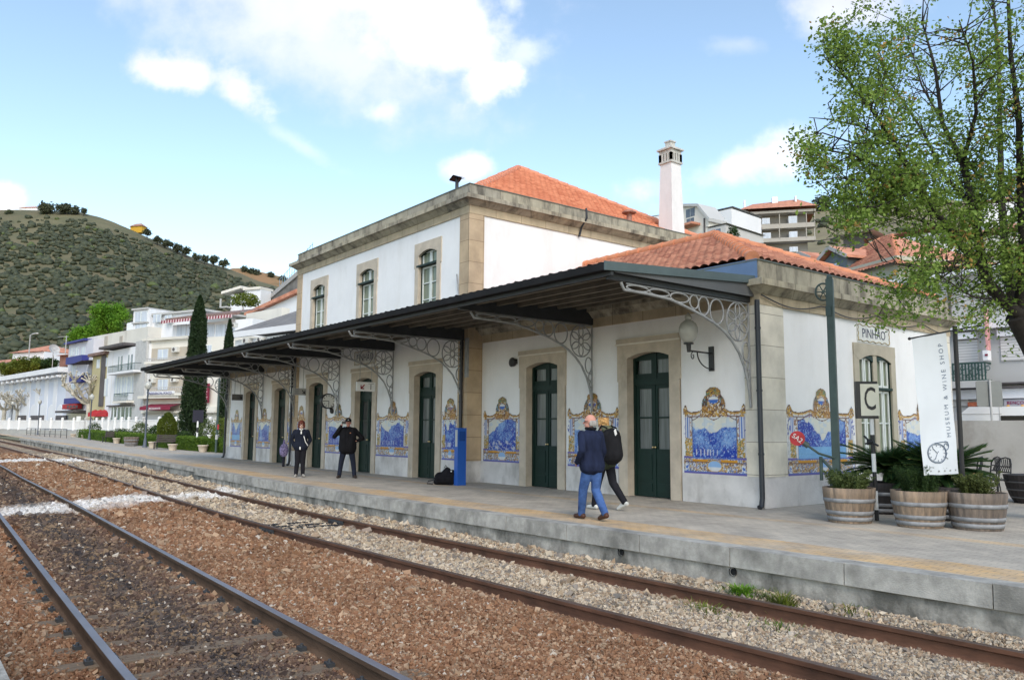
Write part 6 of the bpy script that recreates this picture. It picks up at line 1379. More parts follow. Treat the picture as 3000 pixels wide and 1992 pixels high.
# blue trimmed house
F4 = Fac(195, 100.8, 257, 95); t = F4.root('blue_trimmed_house', 'pale lilac house with three deep blue balconies and a red shop sign', 'building'); mb = MB(); F4.box(mb, 203, 1003, 257, 1262, -9, 0); mb.build('wall', m_lilac, t)
mb = MB(); F4.box(mb, 200, 999, 258, 1004, -9, .5); mb.build('roof', m_blueb, t)
for (a, b, c, d_) in ((196, 1044, 241, 1064), (206, 1102, 239, 1120), (190, 1166, 234, 1182)): mb = MB(); F4.box(mb, a, b, c, d_, .0, .8, .7); mb.build('balcony', m_blueb, t)
windows(F4, t, [(208, 1020, 216, 1042), (222, 1018, 230, 1042), (240, 1018, 248, 1040), (208, 1072, 222, 1098), (228, 1090, 233, 1102), (210, 1125, 222, 1160)], m_winl)
mb = MB(); F4.box(mb, 193, 1184, 231, 1198, .2, .9, .5); rs_ = mb.build('shop_sign', m_redaw, t); mb = MB()
for k in range(4): F4.box(mb, 197 + k * 8.4, 1187, 202 + k * 8.4, 1195, .9, .93, .9)
mb.build('sign_marks', m_trimd, rs_); mb = MB(); F4.box(mb, 185, 1203, 237, 1209, .1, 1.8, .9); mb.build('awning', m_trimd, t); mb = MB(); F4.box(mb, 196, 1210, 250, 1240, -.02, .05); mb.build('shopfront', m_win, t)
# long warehouse
F6 = Fac(10, 124, 197, 101); t = F6.root('warehouse', 'long white warehouse with an orange roof and arched ground floor at the left edge', 'warehouse'); mb = MB(); F6.box(mb, -20, 1108, 199, 1262, -18, 0); mb.build('wall', mat('bluish_white_wall', (.62, .66, .74), .9, .05, .3), t)
mb = MB(); F6.box(mb, -20, 1097, 200, 1110, 0, 1.3); mb.build('fascia', m_wht, t)
u0, z0 = F6.uz(-20, 1097); u1, z1 = F6.uz(200, 1097); zt = (z0 + z1) / 2; mb = MB(); mb.add([F6.fr(u0, zt - .1, 1.3), F6.fr(u1, zt - .1, 1.3), F6.fr(u1, zt + 2.6, -9), F6.fr(u0, zt + 2.6, -9)], [(0, 1, 2, 3)]); mb.build('roof', m_orange, t)
for k in range(12): x = 197 - 3 - k * 15; mb = MB(); F6.box(mb, x, 1111 + k * 1.9 - 12, x + 4, 1117 + k * 1.9 - 12, 0, 1.2); mb.build('rafter_end', m_wht, t)
for k in range(7):
    x = 184 - k * 26; mb = MB(); ua, za = F6.uz(x - 18, 1230); ub, zb = F6.uz(x, 1196); mb.prism([(ua, za)] + [(ub, za)] + [(ub + (ua - ub) * i / 8, zb + (ub - ua) * .22 * math.sin(math.pi * i / 8)) for i in range(9)], lambda u, z: F6.fr(u, z, -.02), lambda u, z: F6.fr(u, z, .05)); mb.build('arch', m_wht, t)
    mb = MB(); F6.box(mb, x - 24, 1112, x - 23, 1240, 0, .06); mb.build('pilaster', m_wht, t)
for (a, b) in ((58, 78), (96, 130), (170, 200)): mb = MB(); F6.box(mb, a, 1217, b, 1232, .02, .3); mb.build('dark_opening', m_trimd, t)
# hillside houses
def hip_house(label, x0, d0, x1, d1, ytop, ybot, yap, wallm, roofm, wins=(), back=9, name='hillside_house', eave=.5, group=None):
    F = Fac(x0, d0, x1, d1); t = F.root(name, label, 'house', group); mb = MB(); F.box(mb, x0, ytop, x1, ybot, -back, 0); mb.build('wall', wallm, t)
    (u0, z0), (u1, _), (um, za) = F.uz(x0, ytop), F.uz(x1, ytop), F.uz((x0 + x1) / 2, yap); e = eave; z0 -= .1; L_ = u1 - u0; r = min(L_, back) * .45; h = (za - z0) * 1.25
    P = [F.fr(u0 - e, z0, e), F.fr(u1 + e, z0, e), F.fr(u1 + e, z0, -back - e), F.fr(u0 - e, z0, -back - e), F.fr(u0 + r, z0 + h, -back * .5), F.fr(u1 - r, z0 + h, -back * .5)]
    mb = MB(); mb.add(P, [(0, 1, 5, 4), (1, 2, 5), (2, 3, 4, 5), (3, 0, 4), (0, 3, 2, 1)]); mb.build('roof', roofm, t); windows(F, t, wins, m_win); return F, t
hip_house('small white house with a red hipped roof on the lower slope at far left', 38, 150, 125, 146, 1033, 1095, 1010, m_wht, m_orange, [(112, 1045, 117, 1053)])
hip_house('low reddish roof cut by the left picture edge', -60, 140, 30, 138, 1062, 1110, 1048, m_greyw, m_orange)
hip_house('reddish roofed hut half hidden beside the satellite dish', 176, 120, 200, 119, 1040, 1090, 1026, mat('brick_hut', (.25, .13, .10), .9, .2, 1), m_orange)
# slate roofed house next to the station
F10 = Fac(684, 62, 900, 56); t = F10.root('grey_roofed_house', 'white house with a grey sheet roof just left of the station', 'house'); mb = MB(); F10.box(mb, 690, 985, 900, 1200, -9, 0); mb.build('wall', m_wht, t)
(u0, z0), (u1, _), (ua, za) = F10.uz(684, 976), F10.uz(920, 976), F10.uz(776, 944); za = z0 + 2.2; mb = MB(); mb.add([F10.fr(u0, z0, .4), F10.fr(u1, z0, .4), F10.fr(u1, za, -4), F10.fr(ua, za, -4), F10.fr(u0, z0, -9), F10.fr(u1, z0, -9)], [(0, 1, 2, 3), (4, 3, 2, 5), (0, 3, 4)]); mb.build('roof', m_slate, t)
mb = MB(); fbox(mb, F10.fr, u0, u1, z0 - .45, z0, .2, .42); mb.build('fascia', m_wht, t); ac_units(F10, t, [(722, 992, 740, 1006), (765, 989, 780, 1003)]); mb = MB(); F10.box(mb, 700, 1000, 900, 1020, 0, .05); mb.build('window_band', m_win, t)
F9 = Fac(733, 96, 900, 88); t = F9.root('lean_to_house', 'white house with a slanting red tiled edge above the grey roof', 'house'); (u0, z0), (u1, z1), (_, zb) = F9.uz(735, 925), F9.uz(880, 860), F9.uz(800, 1010); mb = MB(); mb.prism([(u0, zb), (u1, zb), (u1, z1), (u0, z0)], lambda u, z: F9.fr(u, z, 0), lambda u, z: F9.fr(u, z, -8)); mb.build('wall', m_wht, t)
mb = MB(); mb.prism([(u0 - .6, z0 - .05), (u1, z1), (u1, z1 + .45), (u0 - .6, z0 + .35)], lambda u, z: F9.fr(u, z, .6), lambda u, z: F9.fr(u, z, -8)); mb.build('roof', m_orange, t); mb = MB(); F9.box(mb, 733, 912, 833, 1010, 2.0, 3.0, 2.5); mb.build('terrace_wall', m_cream, t)
F11 = Fac(655, 150, 770, 146); t = F11.root('hillside_villa', 'white angular villa with a sloping roof on the hillside above the awnings', 'house'); mb = MB(); F11.box(mb, 677, 862, 708, 915, -7, 0); F11.box(mb, 721, 850, 765, 908, -2.5, .3); F11.box(mb, 708, 866, 721, 915, -7, -1.5); mb.build('wall', m_wht, t)
mb = MB(); (ua, za), (ub, zb_) = F11.uz(659, 864), F11.uz(716, 847); mb.prism([(ua, za), (ub, zb_), (ub, zb_ + .5), (ua, za + .5)], lambda u, z: F11.fr(u, z, 1), lambda u, z: F11.fr(u, z, -8)); F11.box(mb, 718, 843, 768, 850, -3, .6); mb.build('roof', m_cream, t); windows(F11, t, [(731, 855, 752, 878), (755, 862, 759, 880), (710, 876, 719, 884)], m_win); mb = MB(); F11.box(mb, 756, 838, 764, 845, -3, -1); mb.build('chimney', m_trimd, t)
mb = MB(); F11.box(mb, 660, 900, 678, 904, -1, 1.2); F11.box(mb, 658, 878, 660, 904, 1, 1.2); mb.build('balcony', m_greyw, t)
F12 = Fac(770, 150, 900, 140); t = F12.root('ramp_wall', 'grey sloping retaining wall with a tall wire fence climbing behind the station corner', 'retaining wall')
(ua, za), (ub, zb_), (_, z0) = F12.uz(790, 880), F12.uz(885, 800), F12.uz(830, 950); mb = MB(); mb.prism([(ua, z0), (ub, z0), (ub, zb_), (ua, za)], lambda u, z: F12.fr(u, z, 0), lambda u, z: F12.fr(u, z, -6)); mb.build('wall', mat('grey_rubble_wall', (.17, .16, .15), .95, .3, .8, .4, 3), t)
mb = MB(); mb.prism([(ua, za), (ub, zb_), (ub, zb_ + .9), (ua, za + .9)], lambda u, z: F12.fr(u, z, .3), lambda u, z: F12.fr(u, z, -1)); mb.build('parapet', mat('pale_parapet', (.36, .35, .34), .9), t)
mb = MB()
for i in range(14): f_ = i / 13; u = ua + (ub - ua) * f_; z = za + (zb_ - za) * f_; mb.cyl(F12.fr(u, z, -2), F12.fr(u, z + 4.5 + 1.5 * f_, -2), .05, .05, 5)
for k in (1.5, 3, 4.4): mb.tube([F12.fr(ua, za + k, -2), F12.fr(ub, zb_ + k * 1.3, -2)], .04, 4)
mb.build('wire_fence', mat('blue_grey_wire', (.22, .33, .42), .6), t)

# white picket fence on its low wall
m_picket = mat('white_fence_concrete', (.74, .74, .73), .85, .05, 2)
fpts = [at(-60, 1255, 104), at(250, 1255, 92), at(420, 1255, 76), at(670, 1255, 68), at(760, 1255, 66)]; fz = [1.16, 1.14, 1.06, .98, .96]
t = root('white_fence', (fpts[2].x, fpts[2].y, .4), 'long white picket fence with round topped posts along the street', 'fence')
wl, pk, ps = MB(), MB(), MB(); npost = 0
for i in range(len(fpts) - 1):
    a, b = fpts[i], fpts[i + 1]; a = Vector((a.x, a.y, 0)); b = Vector((b.x, b.y, 0)); L_ = (b - a).length; d = (b - a) / L_; z0, z1 = fz[i], fz[i + 1]
    wl.beam(a + Vector((0, 0, z0 - .45)), b + Vector((0, 0, z1 - .45)), .25, .9)
    n = int(L_ / .19)
    for k in range(n): p = a + d * (L_ * k / n); z = z0 + (z1 - z0) * k / n; pk.obox(p + Vector((0, 0, z + .60)), d * .055, d.cross(Vector((0, 0, 1))) * .02, (0, 0, .56))
    for zz in (.13, 1.10): pk.beam(a + Vector((0, 0, z0 + zz)), b + Vector((0, 0, z1 + zz)), .07, .09)
    n = int(L_ / 2.3)
    for k in range(n + 1):
        p = a + d * (L_ * k / n); z = z0 + (z1 - z0) * k / n; q = MB(); q.cyl(p + Vector((0, 0, z - .05)), p + Vector((0, 0, z + 1.28)), .17, .16, 8); q.ell(p + Vector((0, 0, z + 1.34)), .17, .17, .14, 10, 6); q.build('post', m_picket, t)
wl.build('base_wall', mat('fence_base_grey', (.34, .34, .32), .9, .1, 1), t); pk.build('pickets', m_picket, t)
# street sheet behind the fence
mb = MB(); mb.add([tuple(p + Vector((0, 0, z + .0 - p.z))) for p, z in zip(fpts, fz)] + [tuple(at(760, 1255, 110) * Vector((1, 1, 0)).x if False else Vector((at(760, 1255, 110).x, at(760, 1255, 110).y, .95)))] + [(at(-60, 1255, 150).x, at(-60, 1255, 150).y, 1.1)], [(0, 1, 2, 3, 4, 5, 6)]); tag(mb.build('street', mat('asphalt', (.06, .06, .06), .9, .1, 1)), kind='structure')
# parasols
for k, (px, d_) in enumerate(((277, 90), (292, 89), (304, 88))):
    p = at(px, 1240, d_); zt = at(px, 1200, d_).z; t = root('parasol', (p.x, p.y, .95), ('red parasol at the left of the cafe row', 'red parasol in the middle of the cafe row', 'red parasol at the right of the cafe row')[k], 'parasol', 'red cafe parasols')
    mb = MB(); mb.lathe([(.75, -.75), (.72, -.35), (.05, 0)], (p.x, p.y, zt), 8, smooth=False, caps=False); mb.build('canopy', m_redaw, t); mb = MB(); mb.cyl((p.x, p.y, .95), (p.x, p.y, zt), .03, .03, 6); mb.build('pole', m_trimd, t)

# platform lamps
def lamp(px, py, d_, h, lab):
    p = at(px, py, d_); t = root('platform_lamp', p, lab, 'street lamp', 'grey platform lamps', 0, True)
    mb = MB(); mb.lathe([(.16, 0), (.16, .06), (.11, .16), (.09, .5), (.055, .62), (.05, h - .75), (.08, h - .72), (.05, h - .62), (.09, h - .5)], n=14); mb.build('post', m_polegrey, t)
    mb = MB(); mb.lathe([(.08, h - .5), (.16, h - .42), (.21, h - .25), (.19, h - .12), (.10, h - .03), (.04, h + .05)], n=16); mb.build('globe', mat('frosted_globe_glass', (.44, .44, .40)), t)
lamp(424, 1310, 52, 4.25, 'grey lamp post with a globe beside the right garden bench'); lamp(261, 1289, 72, 4.1, 'grey lamp post standing before the big pollarded plane tree'); lamp(110, 1276, 94, 4.2, 'grey lamp post by the black platform railing'); lamp(31, 1268, 108, 4.2, 'grey lamp post nearest the left picture edge')
# black railing
a, b = at(77, 1281, 94), at(194, 1289, 78); t = root('platform_railing', a, 'black metal railing beside the platform ramp', 'railing'); n = 8; hh = 1.05
for i in range(n + 1): p = a + (b - a) * i / n; mb = MB(); mb.cyl(p - Vector((0, 0, .2)), p + Vector((0, 0, hh)), .03, .03, 6); mb.build('upright', m_black, t)
mb = MB(); mb.tube([a + Vector((0, 0, hh)), b + Vector((0, 0, hh))], .035, 6); mb.tube([a + Vector((0, 0, .5)), b + Vector((0, 0, .5))], .02, 6); mb.build('handrail', m_black, t)
# benches
def bench(px0, py0, px1, py1, d_, lab):
    a, b = at(px0, py0, d_), at(px1, py1, d_); t = root('garden_bench', (a + b) / 2, lab, 'bench', 'dark garden benches', math.atan2((b - a).y, (b - a).x), True); L_ = (b - a).length / 2; mw = mat('dark_bench_slats', (.055, .042, .040), .8, .25, 5)
    mb = MB()
    for k in range(4): mb.box(-L_, -.05 - k * .11, .40, L_, -.14 - k * .11, .43)
    mb.build('seat', mw, t); mb = MB()
    for k in range(4): mb.obox((0, .03 + k * .028, .50 + k * .11), (L_, 0, 0), (0, .012, .04), (0, .01, -.004))
    mb.build('backrest', mw, t)
    for sx_ in (-L_ * .85, L_ * .85): mb = MB(); mb.beam((sx_, -.42, 0), (sx_, -.40, .42), .05, .05, up=(1, 0, 0)); mb.beam((sx_, .0, 0), (sx_, .12, .9), .05, .05, up=(1, 0, 0)); mb.beam((sx_, -.44, .40), (sx_, 0, .40), .05, .05, up=(1, 0, 0)); mb.build('leg', m_black, t)
bench(455, 1317, 515, 1313, 50, 'dark slatted bench right of the first lamp post'); bench(306, 1297, 342, 1294, 64, 'dark slatted bench between the two lamp posts')
# stone planters
m_pot = mat('pale_stone_pot', (.55, .47, .38), .9, .1, 5)
for k, (px, py, d_, r_, lab) in enumerate(((446, 1313, 51, .25, 'pale stone pot between the lamp post and the bench'), (505, 1321, 48, .27, 'pale stone pot at the right end of the near bench'), (594, 1325, 46, .28, 'pinkish stone pot right of the striped post'), (341, 1299, 62, .27, 'pale stone pot at the right end of the far bench'), (247, 1286, 80, .3, 'pale stone pot near the white sign post'), (214, 1282, 86, .28, 'small pale pot by the end of the hedge'))):
    p = at(px, py, d_); t = root('stone_pot', p, lab, 'plant pot', 'pale stone pots along the garden', 0, True); mb = MB(); s_ = r_ / .27; mb.lathe([(.17 * s_, 0), (.22 * s_, .12), (.25 * s_, .34), (.29 * s_, .36), (.29 * s_, .42), (.24 * s_, .42), (.22 * s_, .37)], n=20, caps=False); mb.build('pot', m_pot, t); mb = MB(); mb.lathe([(0, .37), (.23 * s_, .365)], n=16, caps=False); mb.build('soil', m_soil, t)
p = at(384, 1305, 56); t = barrel(p, 'brown half barrel planter standing in front of the far hedge', m_oak2, .5, .6, group='garden half barrels')
# striped post with dark board seen from behind, pedestal, dark green pole
p = at(575, 1324, 47.5); t = root('rear_marker_post', p, 'striped post with a dark board seen from behind in front of the cypress', 'marker sign')
for (a_, b_, w_) in ((0, .16, 0), (.16, .52, 1), (.52, .82, 0), (.82, 1.15, 1), (1.15, 1.45, 0), (1.45, 1.82, 1)): mb = MB(); mb.cyl(p + Vector((0, 0, a_)), p + Vector((0, 0, b_)), .055, .055, 10); mb.build('white_band' if w_ else 'black_band', m_whitep if w_ else m_black, t)
mb = MB(); vw = Vector((.95, -.3, 0)).normalized(); mb.obox(p + Vector((0, 0, 2.12)), vw * .03, vw.cross(Vector((0, 0, 1))) * .30, (0, 0, .36)); mb.build('board', mat('navy_board_back', (.015, .015, .03), .6), t)
p = at(612, 1326, 46.5); t = root('pedestal', p, 'slender white stone pedestal between the striped post and the dark pole', 'pedestal', None, 0, True); mb = MB(); mb.lathe([(.13, 0), (.13, .06), (.07, .12), (.10, .35), (.11, .62), (.08, .74), (.08, .92), (.15, .98), (.16, 1.05), (0, 1.05)], n=16); mb.build('column', mat('white_stone', (.68, .70, .66), .8, .06, 5), t)
p = at(632, 1332, 45); t = root('dark_pole', p, 'dark green pole with a pale collar standing at the platform end of the garden', 'pole', None, 0, True); mb = MB(); mb.cyl((0, 0, 0), (0, 0, 4.3), .065, .055, 12); mb.build('shaft', m_polegreen, t); mb = MB(); mb.cyl((0, 0, .85), (0, 0, 1.12), .075, .075, 12); mb.build('collar', m_greyw, t)
mb = MB(); mb.obox((.08, .04, 1.55), (.02, .03, 0), (-.05, .03, 0), (0, 0, .14)); mb.build('red_flag_plate', m_red, t)
p = at(228, 1284, 83); t = root('white_sign_post', p, 'thin white sign post with a small round plate before the fence', 'sign post', None, 0, True); mb = MB(); mb.cyl((0, 0, 0), (0, 0, 2.2), .04, .04, 8); mb.build('post', m_whitep, t); mb = MB(); mb.obox((0, -.05, 2.0), (.25, .15, 0), (.01, -.02, 0), (0, 0, .28)); mb.build('plate', m_whitep, t)
# street light and dish on the left slope
p = at(84, 1050, 130); t = root('street_light', p, 'tall thin street light with a side arm on the far left slope', 'street light', None, 0, True); mb = MB(); mb.tube([(0, 0, 0), (0, 0, 3.8), (.3, .3, 4.0), (1.0, .7, 4.05)], .10, 6); mb.build('pole', m_railw, t); mb = MB(); mb.ell((1.1, .8, 4.05), .25, .2, .1); mb.build('lamp_head', m_whitep, t)
p = at(155, 1045, 118); t = root('satellite_dish', p, 'large grey satellite dish by the lilac house', 'satellite dish', None, 0, True); mb = MB(); 
for k in range(5): pass
mb.lathe([(0, 0), (.35, .05), (.6, .16), (.8, .32)], n=20, caps=False); o = mb.build('dish', mat('pale_dish', (.45, .46, .46), .6), t); o.rotation_euler = (R(65), 0, R(110)); o.location = (0, 0, 1.0); mb = MB(); mb.cyl((0, 0, -3), (0, 0, 1), .05, .05, 6); mb.tube([(0, 0, 1), (1.6, 1.0, 1.3), (2.2, 1.5, 1.3)], .04, 5); mb.build('mast', m_greyw, t)
p = at(191, 1040, 100); t = root('roof_antenna', p, 'thin antenna mast beside the blue roofed house', 'antenna', None, 0, True); mb = MB(); mb.cyl((0, 0, 0), (0, 0, 2.4), .06, .05, 6); mb.tube([(-1.0, -.8, 2.3), (.3, .2, 2.3)], .03, 4); mb.build('mast', m_railw, t)
# yellow house and white houses on the crest
hip_house('tiny yellow house on the ridge line of the big hill', 382, 745, 415, 742, 664, 682, 655, mat('yellow_render', (.55, .33, .04), .9), mat('ridge_house_roof', (.35, .2, .15)), back=7, eave=1.0)
hip_house('tiny white house with a flat red roof on the hill crest', 55, 748, 108, 746, 610, 622, 604, m_wht, m_orange, back=8)

# ------------------------------------------------------------------ right side of the town
FA = Fac(2176, 152, 2388, 149); t = FA.root('apartment_building', 'grey apartment block with three tiers of pillared balconies and a red roof on the hill', 'building')
mb = MB(); FA.box(mb, 2183, 620, 2368, 770, -10, -1.8, -1.8); mb.build('wall', mat('apartment_grey', (.25, .235, .21), .9, .06, .2), t)
mb = MB(); FA.box(mb, 2180, 656, 2388, 669, -1.8, 0); FA.box(mb, 2182, 697, 2390, 708, -1.8, 0); FA.box(mb, 2178, 618, 2390, 625, -1.8, .3); mb.build('balcony_parapet', mat('balcony_concrete', (.40, .375, .335), .9, .06, .3), t)
mb = MB()
for (x) in (2184, 2208, 2284, 2363, 2387):
    FA.box(mb, x - 2, 624, x + 1.5, 660, -.25, 0); FA.box(mb, x - 2, 668, x + 1.5, 700, -.25, 0)
mb.build('pillars', mat('balcony_concrete', (.50, .47, .42)), t)
windows(FA, t, [(2233, 640, 2255, 656), (2311, 634, 2335, 654), (2236, 683, 2258, 700), (2313, 679, 2336, 697)], m_winl, d=-1.7, fm=m_wht); windows(FA, t, [(2314, 724, 2337, 737)], m_winl, d=-1.7, fm=m_wht)
(u0, z0), (u1, _), (_, zr) = FA.uz(2165, 618), FA.uz(2396, 618), FA.uz(2280, 592); mb = MB(); mb.add([FA.fr(u0, z0, 1), FA.fr(u1, z0, 1), FA.fr(u1 - 3, zr + 2.0, -6), FA.fr(u0 + 3, zr + 1.5, -6), FA.fr(u0, z0, -12), FA.fr(u1, z0, -12)], [(0, 1, 2, 3), (0, 3, 4), (1, 5, 2), (3, 2, 5, 4)]); mb.build('roof', m_orange, t)
for (a, b, c, d_) in ((2261, 582, 2279, 600), (2178, 592, 2185, 608), (2328, 580, 2334, 592)): mb = MB(); FA.box(mb, a, b - 4, c, d_ + 6, -5, -3.6, -4); mb.build('chimney', m_wht, t)
hip_house('white house with a red roof edge left of the apartment block', 2150, 140, 2180, 139, 640, 740, 628, m_cream, m_orange, [(2163, 647, 2172, 656)])
FB = Fac(2000, 105, 2082, 101); t = FB.root('gabled_white_house', 'white house with a dark glazed gable just right of the tall chimney', 'house'); (a0, b0), (a1, b1), (a2, b2), (a3, b3), (_, zb) = FB.uz(2000, 604), FB.uz(2048, 606), FB.uz(2075, 640), FB.uz(2075, 720), FB.uz(2040, 740)
mb = MB(); mb.prism([(a0, zb), (a2, zb), (a2, b2), (a1, b1), (a0, b0)], lambda u, z: FB.fr(u, z, 0), lambda u, z: FB.fr(u, z, -3)); mb.build('wall', m_cream, t); mb = MB(); mb.prism([(a0 - .5, b0), (a1, b1), (a1 + .1, b1 + .35), (a0 - .5, b0 + .35)], lambda u, z: FB.fr(u, z, .4), lambda u, z: FB.fr(u, z, -3)); mb.prism([(a1, b1), (a2 + .4, b2 - .5), (a2 + .5, b2 - .1), (a1 + .1, b1 + .35)], lambda u, z: FB.fr(u, z, .4), lambda u, z: FB.fr(u, z, -3)); mb.build('roof', m_greyw, t)
windows(FB, t, [(2010, 612, 2036, 636), (2012, 640, 2034, 655)], m_win); mb = MB(); FB.box(mb, 2006, 660, 2052, 666, 0, 1.6); mb.build('porch_roof', m_orange, t); mb = MB(); FB.box(mb, 2063, 640, 2067, 700, 0, .15); mb.build('drainpipe', m_trimd, t)
hip_house('pale flat roofed house between the gabled house and the apartments', 2080, 128, 2146, 125, 618, 730, 612, m_wht, m_greyw, [(2090, 630, 2096, 640), (2118, 640, 2124, 650)], eave=.1)
hip_house('lower grey white house with a terrace behind the old roof ridge', 2072, 100, 2128, 98, 664, 740, 658, m_greyw2, m_greyw, [(2082, 672, 2112, 682)], eave=.2)
hip_house('white low house peeping over the upper station roof', 1893, 95, 1935, 94, 634, 720, 628, m_wht, m_greyw, [(1920, 642, 1926, 650)], eave=.1)
# villas behind the tree leaves
hip_house('white house with arched loggia half hidden by the leaves', 2600, 95, 2770, 90, 690, 800, 660, m_wht, m_orange, [(2625, 715, 2650, 735), (2700, 700, 2712, 722), (2724, 698, 2738, 724)])
hip_house('white and orange house high up behind the branches at right', 2830, 80, 3010, 76, 690, 800, 640, m_cream, m_orange, [(2880, 740, 2900, 770)])
hip_house('upper white house seen through the tree at the right edge', 2880, 130, 3080, 126, 590, 700, 560, m_wht, m_orange, [(2930, 610, 2950, 640)])
hip_house('grey terraced hut with a rusty roof behind the dormer house', 2545, 85, 2610, 84, 700, 780, 684, m_greyw, m_orange)
hip_house('dark open shed with pale roof slabs on the slope', 2470, 90, 2548, 88, 690, 760, 672, m_trimd, m_greyw2, eave=.8)
# dormer house
FD = Fac(2330, 46, 2640, 38.5); t = FD.root('dormer_house', 'old house with a red tiled hipped roof and two wooden dormers behind the station', 'house')
mb = MB(); FD.box(mb, 2330, 790, 2640, 1000, -9, 0); mb.build('wall', mat('greenish_old_wall', (.42, .42, .34), .9, .1, .5), t)
(u0, z0), (u1, _), (ur, zr) = FD.uz(2330, 790), FD.uz(2640, 835), FD.uz(2490, 705); z0 = FD.uz(2450, 822)[1]; zr = z0 + 2.9; bk = 9
P = [FD.fr(u0 - .3, z0, .4), FD.fr(u1 + .3, z0, .4), FD.fr(u1 + .3, z0, -bk), FD.fr(u0 - .3, z0, -bk), FD.fr(u0 + 2.2, zr, -4.2), FD.fr(u0 + 3.1, zr, -4.2)]
tile_roof('roof', m_tile_old, t, P[0], P[1], Vector(P[4]) - Vector(FD.fr(u0 + 2.2, z0, .4)), (Vector(P[4]) - Vector(FD.fr(u0 + 2.2, z0, .4))).length, [(Vector(P[0]), (Vector(P[4]) - Vector(P[0])).cross(Vector((0, 0, 1))).normalized() * (1 if (Vector(P[4]) - Vector(P[0])).cross(Vector((0, 0, 1))).dot(FD.e) < 0 else -1)), (Vector(P[1]), (Vector(P[5]) - Vector(P[1])).cross(Vector((0, 0, 1))).normalized() * (1 if (Vector(P[5]) - Vector(P[1])).cross(Vector((0, 0, 1))).dot(FD.e) > 0 else -1))])
mb = MB(); mb.add(P, [(1, 2, 5), (2, 3, 4, 5), (3, 0, 4)]); mb.build('roof', m_orange, t); mb = MB(); ridge_caps(mb, P[1], P[5], .12); ridge_caps(mb, P[0], P[4], .12); mb.build('ridge_tiles', m_ridge_old, t)
for (xa, xm, xb, ya, yb) in ((2396, 2441, 2496, 782, 730), (2335, 2352, 2388, 775, 745)):
    (ua, za), (um, zm), (ub, zb_) = FD.uz(xa, ya, -.6), FD.uz(xm, yb, -.6), FD.uz(xb, ya, -.6); dm = MB()
    dm.prism([(ua + .35, za - 1.5), (ub - .35, za - 1.5), (ub - .35, za + .1), (um, zm - .15), (ua + .35, za + .1)], lambda u, z: FD.fr(u, z, -.6), lambda u, z: FD.fr(u, z, -3.5)); dd = dm.build('dormer', mat('weathered_blue_wood', (.12, .15, .17), .8, .3, 2), t)
    dm = MB(); 
    for (q0, zq, q1, zw) in ((ua, za, um, zm), (ub, za, um, zm)): dm.add([FD.fr(q0, zq, -.3), FD.fr(q1, zw, -.3), FD.fr(q1, zw, -4), FD.fr(q0, zq, -4), FD.fr(q0, zq + .14, -.3), FD.fr(q1, zw + .16, -.3), FD.fr(q1, zw + .16, -4), FD.fr(q0, zq + .14, -4)], [(0, 1, 2, 3), (4, 5, 6, 7), (0, 1, 5, 4), (0, 3, 7, 4)])
    dm.build('roof', m_tile_old if False else m_orange, dd); dm = MB(); 
    for (q0, zq, q1, zw) in ((ua, za, um, zm), (ub, za, um, zm)): dm.beam(FD.fr(q0, zq + .05, -.26), FD.fr(q1, zw + .07, -.26), .04, .2)
    dm.build('bargeboard', mat('pale_bargeboard', (.42, .40, .38), .8), dd)
    dm = MB(); fbox(dm, FD.fr, um - .42, um + .42, za - 1.15, za - .1, -.58, -.55); wo = dm.build('window', m_winl, dd); dm = MB(); fbox(dm, FD.fr, um - .03, um + .03, za - 1.15, za - .1, -.55, -.53); dm.build('mullion', m_wframe, wo)
# grey gable building and street building with shutters
FE = Fac(2560, 34, 3100, 28.5); t = FE.root('light_grey_building', 'large plain light grey building behind the leaves, above the banner', 'building'); mb = MB(); FE.box(mb, 2600, 808, 3100, 1080, -8, 0); mb.build('wall', m_greyw2, t)
mb = MB(); FE.box(mb, 2610, 792, 3100, 806, -8, .4); mb.build('fascia', m_wht, t); mb = MB(); FE.box(mb, 2510, 838, 2600, 1000, -6, -.4); mb.build('side_annexe', mat('blue_grey_annexe', (.36, .39, .44), .8), t)
mb = MB(); (ua, za), (ub, zb_) = FE.uz(2630, 790), FE.uz(2900, 745); mb.add([FE.fr(ua, za, .2), FE.fr(FE.uz(3100, 790)[0], za, .2), FE.fr(FE.uz(3100, 790)[0], za + .9, -5), FE.fr(ua, za + .9, -5)], [(0, 1, 2, 3)]); mb.build('roof', m_orange, t); mb = MB(); FE.box(mb, 2785, 860, 2788, 1000, 0, .12); mb.build('drainpipe', m_trimd, t)
FR = Fac(2740, 27.2, 3130, 24.3); t = FR.root('shuttered_building', 'grey street building with roller shutters, an iron balcony and shop signs behind the banner', 'building')
mb = MB(); FR.box(mb, 2740, 962, 3130, 1262, -6, 0); mb.build('wall', m_greyw, t); mb = MB(); FR.box(mb, 2740, 946, 3130, 962, -6, .3); FR.box(mb, 2800, 976, 2866, 994, 0, .2); mb.build('trim', m_wht, t)
windows(FR, t, [(2806, 996, 2868, 1062)], m_shutter, name='roller_shutter', mull=False, fm=m_greyw2); windows(FR, t, [(2931, 985, 3010, 1056)], m_shutter, name='roller_shutter', mull=False, fm=m_greyw2)
mb = MB(); FR.box(mb, 2925, 966, 3020, 984, 0, .18); mb.build('shutter_box', m_wht, t)
rail(FR, t, 2790, 1062, 2888, 1116, m_railg, d=.5, off=.5, step=.09, slab=m_greyw)
mb = MB()
for i in range(4):
    for (dx, dz, r_) in ((0, 0, .12), (.16, .12, .07), (-.16, -.12, .07)):
        u, z = FR.uz(2806 + i * 24, 1090, .5); mb.tube([FR.fr(u + dx + r_ * math.cos(a), z + dz + r_ * math.sin(a), .5) for a in [k * .57 for k in range(11)]], .012, 4, closed=True)
mb.build('iron_scrolls', m_railg, t)
